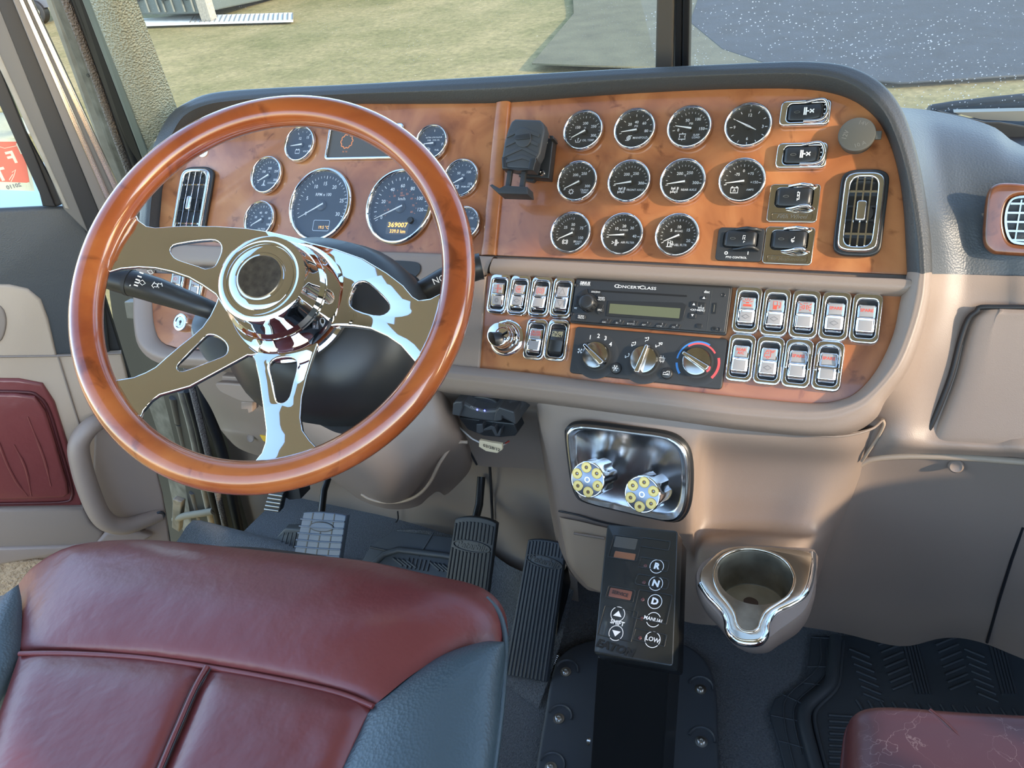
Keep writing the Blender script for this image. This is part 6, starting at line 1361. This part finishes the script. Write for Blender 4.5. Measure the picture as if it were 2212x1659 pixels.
# windshield plane: foot at Y 1.36, leaning back to the driver
WSF = Fr(Vector((0, 1.36, .95)), (1, 0, 0), Vector((0, -.80, -.60)))
def ws(px, py, h=0): u, v = WSF.L(px, py, h); return WSF.W(u, v, h)
ptL, pbL, ptR, pbR = ws(1418,-60), ws(1414,200), ws(1490,-60), ws(1488,200)
up1 = lambda a, b, s: a+(a-b)*s
g1 = [ws(262,-40), ws(405,290), ws(1424,200), ws(1424,-40)]
gt = [g1[0]+(g1[0]-g1[1])*.9, g1[3]+(g1[3]-g1[2])*2.0]
wy = lambda z: 1.385-.75*(z-.95)
stuc('window_1', me_from([Vector((g1[1].x-.05, wy(.88), .88)), Vector((g1[2].x, wy(.88), .88)), Vector((g1[2].x, wy(1.50), 1.50)), Vector((g1[0].x+.1, wy(1.50), 1.50))], [(0,1,2,3)]), GLASSW)
R1 = [Vector((g1[2].x, wy(.88), .88)), Vector((1.1, wy(.88), .88)), Vector((1.1, wy(1.50), 1.50)), Vector((g1[2].x, wy(1.50), 1.50))]
stuc('window_2', me_from(R1, [(0,1,2,3)]), GLASSP)
WD = (WSF.y)   # up the glass
def wbar(name, x0, x1, y0, y1, h0, h1, m):
    a, b = ws(x0, 0, h1), ws(x0+y0, 200, h1); c, d = ws(x1+y1, 200, h1), ws(x1, 0, h1)
    t = (a-b).normalized()*.45; n = WSF.z*(h1-h0); t2 = (d-c).normalized()*.45
    return stuc(name, slab([a+t, b-t*.25, c-t2*.25, d+t2], -n), m, bevel=.003)
wbar('trim_1', 1418, 1456, -4, -4, -.01, .014, FRAMEG); wbar('trim_2', 1459, 1474, -3, -3, -.01, .012, SEALB); wbar('trim_3', 1474, 1490, -2, -3, -.01, .013, SEALB)
# cowl: dark sill below the glass, behind the hood pad
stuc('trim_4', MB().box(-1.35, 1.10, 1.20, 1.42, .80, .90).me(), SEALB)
# passenger side defroster shelf edge and lower glass frit
stuc('trim_5', slab([atY(x, y, 1.30) for x, y in ((2020,236),(2130,262),(2160,262),(2300,285),(2300,330),(2150,300),(2040,262))], (0, .05, -.02)), BLACKM, bevel=.003)
stuc('trim_6', slab([atY(x, y, 1.36) for x, y in ((2060,243),(2200,240),(2330,238),(2330,262),(2200,262),(2120,258))], (0, .02, 0)), mat('beige_glass_frit', (.34,.31,.25), .6))
wp = thing('windshield_wiper', 'black windshield wiper lying at the foot of the right windshield', 'wiper', atY(2120, 228, 1.44))
ob('blade', MB().tube([atY(x, y, 1.44) for x, y in ((2010,234),(2060,226),(2130,218),(2212,210),(2330,204))], .006, 8).me(), SEALB, wp, world=True, smooth=50)
ob('arm', MB().tube(smooth([atY(x, y, Y) for x, y, Y in ((2006,238,1.45),(2050,240,1.46),(2100,232,1.45),(2150,228,1.45),(2330,222,1.46))], 3), .008, 8).me(), BLACKM, wp, world=True, smooth=50)
# A pillar trim
def strip(name, tl, tr, br, bl, Yt, Yb, m, vec=(-.01,.05,0), ext=1.0, bev=.004, top=True, smoothp=None):
    a, b, c, d = atY(*tl, Yt), atY(*tr, Yt), atY(*br, Yb), atY(*bl, Yb)
    if top: a, b = a+(a-d)*.35*ext, b+(b-c)*.35*ext
    return a, b, c, d
a, b, c, d = strip('p', (196,-2), (262,-2), (372,256), (318,338), 1.02, 1.13, None)
c2_ = atY(368, 270, 1.15)
rows = []
for t in (0, .2, .4, .6, .8, 1):
    l = a.lerp(d, t); r = b.lerp(c2_, t); n = Vector((.3, -1, .2)).normalized()
    rows.append([l+Vector((-.01, .04, 0)), l, l.lerp(r, .06)+n*.010, l.lerp(r, .3)+n*.016, l.lerp(r, .7)+n*.016, l.lerp(r, .95)+n*.008, r+Vector((.004, .03, 0))])
stuc('trim_7', grid(rows, 3, 3), PILLAR, smooth=60)
def bar3(nm, tl, tr, br, bl, Yt, Yb, m, vec=(-.02,.04,0), bev=.002):
    a, b, c, d = strip('', tl, tr, br, bl, Yt, Yb, m); return stuc(nm, slab([a, b, c, d], vec), m, bevel=bev)
bar3('trim_8', (176,-2), (196,-2), (322,338), (308,346), 1.01, 1.12, mat('green_grey_edge', (.13,.16,.15), .4))
bar3('trim_9', (152,-2), (178,-2), (310,352), (292,366), 1.03, 1.13, SEALB)
# woven draught seal down the whole door opening
rp_ = [atY(x, y, Y) for x, y, Y in ((140,-4,1.03),(165,60,1.045),(205,165,1.075),(240,265,1.10),(268,340,1.12),(290,400,1.13),(330,520,1.12),(372,680,1.08),(405,800,1.05),(428,890,1.04),(452,990,1.04),(478,1100,1.05),(500,1200,1.06))]
t0 = rp_[0]+(rp_[0]-rp_[1])*5
stuc('trim_10', MB().tube(smooth([t0]+rp_, 5), .0085, 10).me(), ROPE, smooth=70)
stuc('trim_11', MB().tube(smooth([p+Vector((.020, .012, 0)) for p in [t0]+rp_[:-3]]+[p+Vector((.03, .02, 0)) for p in rp_[-3:]], 4), .014, 8).me(), SEALB, smooth=70)
bar3('trim_12', (112,-2), (142,-2), (288,392), (268,405), 1.04, 1.14, JAMBD, (-.01,.03,0))
bar3('trim_13', (98,-2), (118,-2), (272,400), (255,425), 1.05, 1.15, JAMB, (-.01,.03,0))
ob_h = stuc('trim_14', MB().lathe([(0,.001),(.003,.001),(.0035,0)], 12, Fr(atY(190,163,1.068), (1,0,0), Vector((.3,-1,0))).M()).me(), BLACK)
# dark inner side of the cab below the A pillar, down to the floor
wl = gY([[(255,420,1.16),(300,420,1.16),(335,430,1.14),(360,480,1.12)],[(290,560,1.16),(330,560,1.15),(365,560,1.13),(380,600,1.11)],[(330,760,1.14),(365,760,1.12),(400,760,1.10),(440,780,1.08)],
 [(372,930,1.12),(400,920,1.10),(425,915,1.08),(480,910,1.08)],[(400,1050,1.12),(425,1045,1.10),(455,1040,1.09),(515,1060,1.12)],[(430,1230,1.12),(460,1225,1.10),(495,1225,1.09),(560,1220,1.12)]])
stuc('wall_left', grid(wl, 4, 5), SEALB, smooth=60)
# hinge post of the door opening
hpz = gY([[(312,850,1.17),(345,845,1.155),(372,845,1.14),(402,850,1.10)],[(345,950,1.17),(370,945,1.155),(398,945,1.14),(426,945,1.10)],[(366,1050,1.17),(390,1050,1.155),(420,1050,1.14),(448,1050,1.10)],[(392,1190,1.17),(416,1190,1.155),(446,1190,1.14),(480,1190,1.10)]])
stuc('trim_15', grid(hpz, 4, 5), JAMBD, smooth=60)
stuc('trim_16', MB().tube([atY(x, y, Y) for x, y, Y in smooth([(392,845,1.085),(415,930,1.085),(440,1050,1.085),(472,1190,1.085)], 4)], .010, 8).me(), JAMB, smooth=60)
stuc('trim_17', MB().tube([atY(x, y, Y) for x, y, Y in smooth([(404,845,1.075),(428,930,1.075),(452,1050,1.075),(486,1190,1.075)], 4)], .009, 8).me(), SEALB, smooth=60)
hg = thing('door_hinge', 'long piano hinge and check strap in the driver door opening', 'hinge', atY(400, 1190, 1.12))
for (x0, y0), (x1, y1) in (((376,858),(388,912)),((390,915),(402,965)),((405,970),(412,1000)),((418,1062),(432,1110)),((432,1112),(446,1165))):
    ob('knuckle', MB().tube([atY(x0, y0, 1.115), atY(x1, y1, 1.115)], .013, 12).me(), mat('grey_brown_paint', (.12,.105,.09), .45), hg, world=True, smooth=50)
ob('check_strap', MB().tube([atY(378,1122,1.12), atY(400,1114,1.09), atY(440,1108,1.07), atY(462,1104,1.07)], .011, 10).me(), mat('dusty_strap', (.16,.15,.12), .7), hg, world=True, smooth=50)
ob('latch_bracket', slab([atY(x, y, 1.08) for x, y in ((268,652),(292,652),(296,690),(274,688))], (0, .02, 0)), JAMB, hg, world=True, bevel=.002)
ob('wiring_clip', slab([atY(x, y, 1.10) for x, y in ((372,1078),(392,1085),(386,1150),(370,1140))], (0, .02, 0)), JAMBD, hg, world=True, bevel=.004)

# ------------------------------------------------------------------ driver door standing ajar
DH = Vector((-1.40, .92, 0)); th = radians(40); dd = Vector((-sin(th), -cos(th), 0)); dn = Vector((cos(th), -sin(th), 0))
DF = Fr(DH, -dd, dn)
if DF.y.z < 0: DF = Fr(DH, dd, dn)
door = thing('door_1', 'opened driver door with black upper trim, maroon padded insert and taupe lower panel', 'door', DF.M()); door['kind'] = 'structure'
for k in ('label', 'category'): del door[k]
def dpn(name, pts, h, m, t=.02, k=0, bev=.003, parent=None, sm=40):
    q = [Vector(DF.L(x, y, h)) for x, y in pts]
    if k: q = smooth(q, k, True)
    me = plate([q], t, h-t, min(bev, t*.45), 3); 
    if parent is not None and parent is not door: me.transform(DF.M()); return ob(name, me, m, parent, world=True, smooth=sm)
    return ob(name, me, m, door, smooth=sm)
dpn('door_shell', [(-220,470),(150,452),(196,470),(225,640),(262,760),(300,880),(335,1010),(360,1120),(372,1195),(380,1300),(-220,1500)], -.012, mat('dark_door_edge', (.02,.02,.02), .5), .04)
dpn('upper_trim', [(-220,462),(120,446),(158,448),(178,470),(200,520),(222,640),(238,768),(120,770),(-220,775)], .006, PADBLK, .02, 0, .008)
dpn('tan_panel', [(-220,612),(20,616),(60,625),(88,648),(104,690),(122,768),(200,765),(262,762),(272,800),(290,880),(320,980),(345,1060),(362,1130),(370,1200),(230,1210),(0,1225),(-220,1240)], .012, BEIGEL, .02, 0, .006)
dpn('lower_taupe_panel', [(205,930),(225,905),(300,920),(330,985),(352,1070),(364,1150),(371,1200),(230,1206),(196,1130)], .016, BEIGE, .016, 0, .005)
dpn('pull_cup', [(-40,648),(-12,655),(8,670),(14,700),(4,735),(-20,748),(-40,750)], .016, BEIGED, .012, 3, .004)
ob('panel_seam', MB().tube([(*DF.L(x, y, .014), .014) for x, y in ((125,770),(150,850),(172,920),(180,940))], .0022, 6).me(), BEIGED, door, smooth=60)
ob('panel_seam', MB().tube([(*DF.L(x, y, .014), .014) for x, y in ((-100,772),(125,769),(262,763))], .0022, 6).me(), BEIGED, door, smooth=60)
pd = dpn('padded_insert', [(-220,818),(40,820),(92,830),(118,870),(140,940),(165,1020),(180,1085),(176,1096),(100,1102),(-220,1106)], .020, LEATHER, .016, 0, .007)
pi2 = dpn('inner_pad', [(-220,850),(30,852),(75,858),(98,890),(120,960),(145,1045),(148,1068),(138,1076),(60,1080),(-220,1084)], .032, LEATHER, .014, 0, .006, pd)
ob('insert_groove', MB().tube([(*DF.L(x, y, .021), .021) for x, y in smooth([(-220,844),(34,846),(82,856),(106,888),(128,958),(153,1045),(155,1074),(138,1084),(60,1087),(-220,1091)], 3)], .0035, 8).me(), mat('dark_maroon_fold', (.07,.010,.010), .5), door, smooth=60)
for q in ([(-10,930),(10,990),(35,1040),(60,1072)],[(30,960),(55,1010),(68,1072)],[(60,900),(95,990),(110,1050)]): ob('leather_fold', MB().tube([(*DF.L(x, y, .032), .032) for x, y in smooth(q, 3)], [.0015]*2+[.003]*(3*(len(q)-1)-3)+[.0015]*2, 8).me(), LEATHER, pd, smooth=60)
dpn('map_pocket', [(-220,1104),(180,1098),(196,1128),(226,1150),(205,1185),(-220,1190)], .034, BEIGED, .022, 0, .008)
dpn('pocket_lip', [(-220,1190),(150,1180),(210,1172),(230,1150),(300,1150),(330,1158),(300,1178),(150,1196),(0,1222),(-220,1232)], .040, BEIGE, .024, 0, .008)
dpn('door_carpet', [(-220,1222),(0,1216),(220,1200),(380,1196),(380,1400),(-220,1500)], .020, CARPETT, .016)
# grab handle
hpts = [(258,905,.0),(222,908,.035),(192,925,.055),(170,962,.062),(178,1015,.062),(196,1070,.062),(216,1112,.060),(240,1132,.055),(275,1136,.045),(310,1125,.030),(345,1112,.014)]
hw = smooth([Vector((*DF.L(x, y, h), h)) for x, y, h in hpts], 5)
nH = len(hw); hb_ = ob('grab_handle', MB().tube(hw, [.016+.006*sin(pi*i/(nH-1)) for i in range(nH)], 16).me(), BEIGE, door, smooth=60)
u, v = DF.L(346, 1116, .03); ob('handle_screw', MB().lathe([(.0,.024),(.004,.026),(.009,.028),(.012,.024)], 20, T(u, v, 0)).me(), BLACK, hb_, smooth=50)
# window frame bars of the door
def dbar(name, tl, tr, br, bl, h, m, t=.02):
    a, b, c, d = [Vector(DF.L(*p, h)) for p in (tl, tr, br, bl)]
    a, b = a+(a-d)*.5, b+(b-c)*.5
    return ob(name, plate([[a, b, c, d]], t, h-t, .002, 2), m, door, smooth=40)
dbar('outer_edge_strip', (55,-2), (68,-2), (268,430), (256,440), .020, ALU, .03)
dbar('edge_channel', (48,-2), (57,-2), (258,440), (246,447), .024, FRAMEG, .03)
dbar('edge_highlight', (40,-2), (50,-2), (248,446), (236,453), .028, ALU, .03)
dbar('frame_strip', (26,-2), (42,-2), (238,453), (216,462), .026, mat('brown_grey_paint', (.16,.14,.125), .4), .03)
dbar('weather_seal', (-14,-2), (28,-2), (224,480), (188,500), .022, SEALB, .03)
dbar('inner_frame', (-65,-20), (-16,-20), (192,505), (138,452), .024, FRAMEG, .03)
dbar('glass_channel', (-80,-20), (-62,-20), (150,452), (140,450), .026, JAMB, .02)
dbar('lower_corner_frame', (-90,30), (-60,0), (120,446), (98,446), .018, SEALB, .02)
dpn('corner_patch', [(45,260),(65,300),(140,440),(118,448),(92,446)], .010, SEALB, .008)
gq = [Vector(DF.L(x, y, -.002)) for x, y in ((-300,-300),(-20,-60),(60,300),(104,448),(-300,470))]
ob('door_glass', me_from([(*q, -.002) for q in gq], [tuple(range(5))]), GLASSD, door)
# registration sticker on the glass, seen from behind
sk_ = thing('window_sticker', 'faded red window sticker with mirrored letters on the driver door glass', 'sticker', DF.M(*DF.L(30, 355, .0), .0))
so_ = Vector(DF.L(30, 355, 0))
def skp(pts, h): return [Vector(DF.L(x, y, h))-so_ for x, y in pts]
ob('border', plate([skp([(-60,301),(52,300),(60,335),(75,413),(-60,408)], .001)], .0006, .0), STICKC, sk_)
ob('red_field', plate([skp([(-60,306),(47,306),(54,338),(64,395),(-60,390)], .001)], .0006, .0004), STICK, sk_)
mb = MB()
def st_(s, px, py, sz, rz=0): p = Vector(DF.L(px, py, 0))-so_; mb.addme(text_me(s, sz, 0, .03), T(p.x, p.y, .0012, rz=rz) @ Matrix.Diagonal((-1, 1, 1, 1)))
st_('T', 2, 378, .032); st_('F', 26, 341, .030); st_('I', 43, 322, .026); st_('BC', 56, 402, .014); 
ob('mirrored_letters', mb.me(False), STICKC, sk_)
mb = MB(); st_('20110', 30, 402, .010); ob('serial_number', mb.me(False), GREYP, sk_)
m2 = MB(); stroke(m2, [tuple(q) for q in skp([(26,372),(34,366),(30,380),(24,392),(20,388),(28,376)], 0)], .0010, .0012); stroke(m2, [tuple(q) for q in skp([(-10,314),(10,320),(40,314)], 0)], .0008, .0012)
ob('outline_drawing', m2.me(False), STICKC, sk_)

# ------------------------------------------------------------------ roof and rear of the cab (seen in the chrome)
stuc('wall_front', MB().box(-1.36, 1.10, 1.185, 1.20, 0, .88).me(), SEALB)
stuc('wall_right', MB().box(1.10, 1.13, -1.3, 1.40, 0, .88).me(), BEIGED)
for i_, (ya, yb_, za, zb_) in enumerate(((-.38, .16, .88, 1.5), (.25, .43, .88, 1.5), (.16, 1.4, 1.44, 1.5), (1.05, 1.40, .88, 1.5))): stuc('trim_%d' % (19+i_), MB().box(1.10, 1.13, ya, yb_, za, zb_).me(), BLACKM)  # unseen window posts and bar, added to mask the sun into patches
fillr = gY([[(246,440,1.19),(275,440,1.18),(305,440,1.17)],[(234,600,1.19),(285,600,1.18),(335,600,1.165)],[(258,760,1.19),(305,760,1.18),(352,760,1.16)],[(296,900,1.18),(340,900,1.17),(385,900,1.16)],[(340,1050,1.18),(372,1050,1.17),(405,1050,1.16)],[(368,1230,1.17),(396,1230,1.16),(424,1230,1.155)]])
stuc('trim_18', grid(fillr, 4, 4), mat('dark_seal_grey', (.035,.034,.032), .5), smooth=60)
q0 = DH+dd*.40; q1 = DH+dd*1.02
ob('door_body', slab([q0+Vector((0,0,.12)), q1+Vector((0,0,.12)), q1+Vector((0,0,.85)), q0+Vector((0,0,.85))], dn*-.04), BEIGEL, door, world=True, bevel=.01)
ce = stuc('ceiling', MB().box(-.90, 1.13, -.22, .97, 1.50, 1.54).me(), HEADL)
rw = stuc('wall_rear', MB().box(-1.35, 1.10, -1.30, -1.26, 0, .85).me(), mat('sleeper_maroon', (.13,.025,.025), .6))
# ------------------------------------------------------------------ yard outside
gn = Vector((.75*.085, -.66*.085, 1)).normalized()       # lawn rising gently towards the far left
GF = Fr(Vector((0, 0, -1.2)), (1, 0, 0), gn)
def gp(px, py, h=0): u, v = GF.L(px, py, h); return GF.W(u, v, h)
def gpu(px, py, h): return gp(px, py)+Vector((0, 0, h))
grass = bpy.data.materials.new('dry_lawn'); grass.use_nodes = True; nt = grass.node_tree; b = nt.nodes['Principled BSDF']; b.inputs['Roughness'].default_value = .9; b.inputs['Specular IOR Level'].default_value = .1
tcn = nt.nodes.new('ShaderNodeTexCoord'); n1 = nt.nodes.new('ShaderNodeTexNoise'); n1.inputs['Scale'].default_value = .35; n1.inputs['Detail'].default_value = 8; n1.inputs['Roughness'].default_value = .75
n2 = nt.nodes.new('ShaderNodeTexNoise'); n2.inputs['Scale'].default_value = 9; n2.inputs['Detail'].default_value = 6; n2.inputs['Roughness'].default_value = .8
v3 = nt.nodes.new('ShaderNodeTexVoronoi'); v3.inputs['Scale'].default_value = 2.6
r1 = nt.nodes.new('ShaderNodeValToRGB'); r1.color_ramp.elements[0].position = .38; r1.color_ramp.elements[0].color = (.20,.175,.07,1); r1.color_ramp.elements[1].position = .62; r1.color_ramp.elements[1].color = (.36,.28,.14,1)
r2 = nt.nodes.new('ShaderNodeValToRGB'); r2.color_ramp.elements[0].position = .3; r2.color_ramp.elements[0].color = (.55,.55,.5,1); r2.color_ramp.elements[1].position = .7; r2.color_ramp.elements[1].color = (1.25,1.2,1.1,1)
r3 = nt.nodes.new('ShaderNodeValToRGB'); r3.color_ramp.elements[0].position = .035; r3.color_ramp.elements[0].color = (1,1,1,1); r3.color_ramp.elements[1].position = .045; r3.color_ramp.elements[1].color = (0,0,0,1)
mx = nt.nodes.new('ShaderNodeMix'); mx.data_type = 'RGBA'; mx.blend_type = 'MULTIPLY'; mx.inputs['Factor'].default_value = 1
m4 = nt.nodes.new('ShaderNodeMix'); m4.data_type = 'RGBA'; m4.inputs['B'].default_value = (.5,.42,.25,1)
Lk = nt.links.new
for n in (n1, n2, v3): Lk(tcn.outputs['Object'], n.inputs['Vector'])
Lk(n1.outputs['Fac'], r1.inputs['Fac']); Lk(n2.outputs['Fac'], r2.inputs['Fac']); Lk(r1.outputs['Color'], mx.inputs['A']); Lk(r2.outputs['Color'], mx.inputs['B']); Lk(v3.outputs['Distance'], r3.inputs['Fac'])
Lk(mx.outputs['Result'], m4.inputs['A']); Lk(r3.outputs['Color'], m4.inputs['Factor']); Lk(m4.outputs['Result'], b.inputs['Base Color'])
K = 26; vs = []; fs = []
for j in range(K+1):
    for i in range(K+1): vs.append(((i/K-.5)*110, (j/K)*80-20, .06*sin(i*1.7+j)*cos(j*1.3)))
for j in range(K):
    for i in range(K): fs.append((j*(K+1)+i, j*(K+1)+i+1, (j+1)*(K+1)+i+1, (j+1)*(K+1)+i))
gm = me_from(vs, fs); gr = ob('ground', gm, grass, smooth=80); gr.matrix_basis = GF.M(); struct(gr)
# asphalt drive ahead on the right
asph = mat('asphalt_drive', (.06,.06,.058), .95, spec=.1, noise=(3, (.075,.08,.085), .1), bump=('n', 30, .4, .02))
dv = [GF.L(x, y) for x, y in ((1525,-40),(1490,60),(1560,120),(1700,168),(1940,196),(2330,172),(2500,100),(2500,-40))]
d_ = ob('ground', plate([dv], .02, .065, 0), asph); d_.matrix_basis = GF.M(); struct(d_)
gv = [GF.L(x, y) for x, y in ((1236,-40),(1240,40),(1150,150),(1300,156),(1700,166),(1500,70),(1530,-40))]  # dusty greyish grass, with the diagonal shadow band painted in as darker ground
go_ = ob('ground', plate([gv], .02, .060, 0), mat('shadowed_dusty_grass', (.17,.155,.10), .95, spec=.05, noise=(2.5, (.12,.11,.075), .2), bump=('n', 30, .4, .02))); go_.matrix_basis = GF.M(); struct(go_)
# white boardwalk
bw = thing('boardwalk', 'long white slatted walkway lying on the lawn beyond the windshield', 'walkway', GF.M(*GF.L(500, 40)))
wa = [gp(*p, .10) for p in ((300,40),(430,33),(632,27),(632,42),(420,48),(300,52))]
ob('deck', slab(wa, GF.z*-.05), HOUSE, bw, world=True)
for i in range(22):
    t = i/21; a = gp(420+212*t, 33-5*t, .12); b_2 = gp(410+222*t, 48-6*t, .12)
    ob('slat_gap', MB().tube([a, b_2], .012, 4).me(), mat('slat_shadow_gap', (.12,.12,.12), .8) if i == 0 else bpy.data.materials['slat_shadow_gap'], bw, world=True)
# grey container box
bx = thing('storage_bin', 'dark grey steel container with ribbed door panels standing on the lawn', 'container', GF.M(*GF.L(350, 40)))
b0, b1 = gp(272, 32, .25), gp(430, 30, .25); upv = Vector((0, 0, 2.6)); bk = Vector((-.5, 4, 0))
GREYC = mat('grey_green_steel', (.085,.10,.095), .5)
ob('body', slab([b0, b1, b1+upv, b0+upv], bk), GREYC, bx, world=True, bevel=.03)
for t in (.10,.22,.36,.50,.58,.70,.84,.96):
    p = b0.lerp(b1, t); ob('rib', MB().tube([p+Vector((0,-.03,.05)), p+upv*.98+Vector((0,-.03,0))], .03, 6).me(), GREYC, bx, world=True)
for t in (.28, .64, .92):
    p = b0.lerp(b1, t)+Vector((0,-.05,.35)); ob('latch', MB().lathe([(0,.05),(.07,.04),(.08,0)], 14, Fr(p, (1,0,0), Vector((0,-1,0))).M()).me(), BLACK, bx, world=True)
pz = b1+Vector((.1,0,-.2)); ob('corner_post', slab([b1+Vector((.03,-.02,-.2)), b1+Vector((.30,-.02,-.2)), b1+Vector((.34,-.02,2.6)), b1+Vector((.03,-.02,2.6))], (0,.2,0)), JAMB, bx, world=True)
# parked trailer seen through the gap at the left
tr = thing('parked_trailer', 'pale blue-grey trailer with twin wheels seen past the door frame', 'trailer', GF.M(*GF.L(90, 55)))
t0_, t1_ = gpu(20, 56, .55), gpu(140, 48, .55)
TRL = mat('pale_trailer_paint', (.42,.45,.52), .5)
ob('body', slab([t0_, t1_, t1_+Vector((0,0,2.2)), t0_+Vector((0,0,2.2))], (-3, 1.5, 0)), TRL, tr, world=True)
ob('fender', slab([t0_+Vector((0,-.05,-.18)), t1_+Vector((0,-.05,-.18)), t1_+Vector((0,-.05,.1)), t0_+Vector((0,-.05,.1))], (0, .3, 0)), mat('trailer_fender', (.12,.13,.15), .5), tr, world=True)
for x in (64, 101):
    c = gpu(x, 50, .28); wf = Fr(c+Vector((0,-.2,0)), (1,0,0), Vector((.35,-1,0)))
    w_ = ob('wheel', MB().lathe([(0,.02),(.16,.02),(.17,.04),(.24,.05),(.28,.03),(.28,-.18)], 32, wf.M()).me(), SEALB, tr, world=True, smooth=50)
    ob('hub', MB().lathe([(0,.10),(.05,.08),(.06,.05),(.14,.04),(.16,.05),(.165,.02)], 32, wf.M()).me(), SATIN, w_, world=True, smooth=50)
# hedge strip at the top of the yard
hd_ = thing('hedge', 'low dark green hedge far across the lawn behind the container', 'hedge', GF.M(*GF.L(700, -10)))
mb = MB(); rnd = random.Random(3); h0, h1 = gp(470, 6), gp(900, -14)
for i in range(260):
    p = h0.lerp(h1, rnd.random())+Vector((rnd.uniform(-.3,.3), rnd.uniform(0,1.6), rnd.uniform(0,1.3))); s_ = rnd.uniform(.15,.4)
    mb.add([p+Vector((rnd.uniform(-s_,s_), rnd.uniform(-s_,s_), rnd.uniform(-s_,s_))) for _ in range(4)], [(0,1,2),(0,2,3),(0,1,3),(1,2,3)])
ob('foliage', mb.me(False), mat('hedge_green', (.035,.05,.018), .8), hd_, world=True)
# rock pile and the truck's own blue-white fender outside the door
rk_ = thing('boulder', 'grey boulder on the lawn seen through the driver door glass', 'rock', gp(10, 300))
bmr = bmesh.new(); bmesh.ops.create_icosphere(bmr, subdivisions=4, radius=1)
for v in bmr.verts: v.co *= 1+.18*sin(v.co.x*5+1)*cos(v.co.y*4)+.1*sin(v.co.z*9); v.co.z *= .6
mr = bpy.data.meshes.new('r'); bmr.to_mesh(mr); bmr.free(); mr.transform(Matrix.Scale(.45, 4)); o_ = ob('stone', mr, mat('grey_stone', (.22,.23,.20), .8, bump=('n', 6, .6, .05)), rk_, smooth=80)
fd = thing('outer_fender', 'glossy pale blue fender of the truck outside the driver door', 'fender', atS(60, 420, 2.3))
rows = [[atS(x, y, s) for x, y, s in r] for r in ([(-200,330,2.7),(40,335,2.6),(90,350,2.5),(230,372,2.5),(300,380,2.5)],[(-200,400,2.5),(50,400,2.4),(100,420,2.35),(240,400,2.35),(300,410,2.4)],[(-200,520,2.3),(50,520,2.2),(150,520,2.2),(260,450,2.25),(320,450,2.3)])]
ob('panel', grid(rows, 4, 4), mat('sky_blue_gloss_paint', (.50,.62,.75), .12, coat=1), fd, world=True, smooth=60)
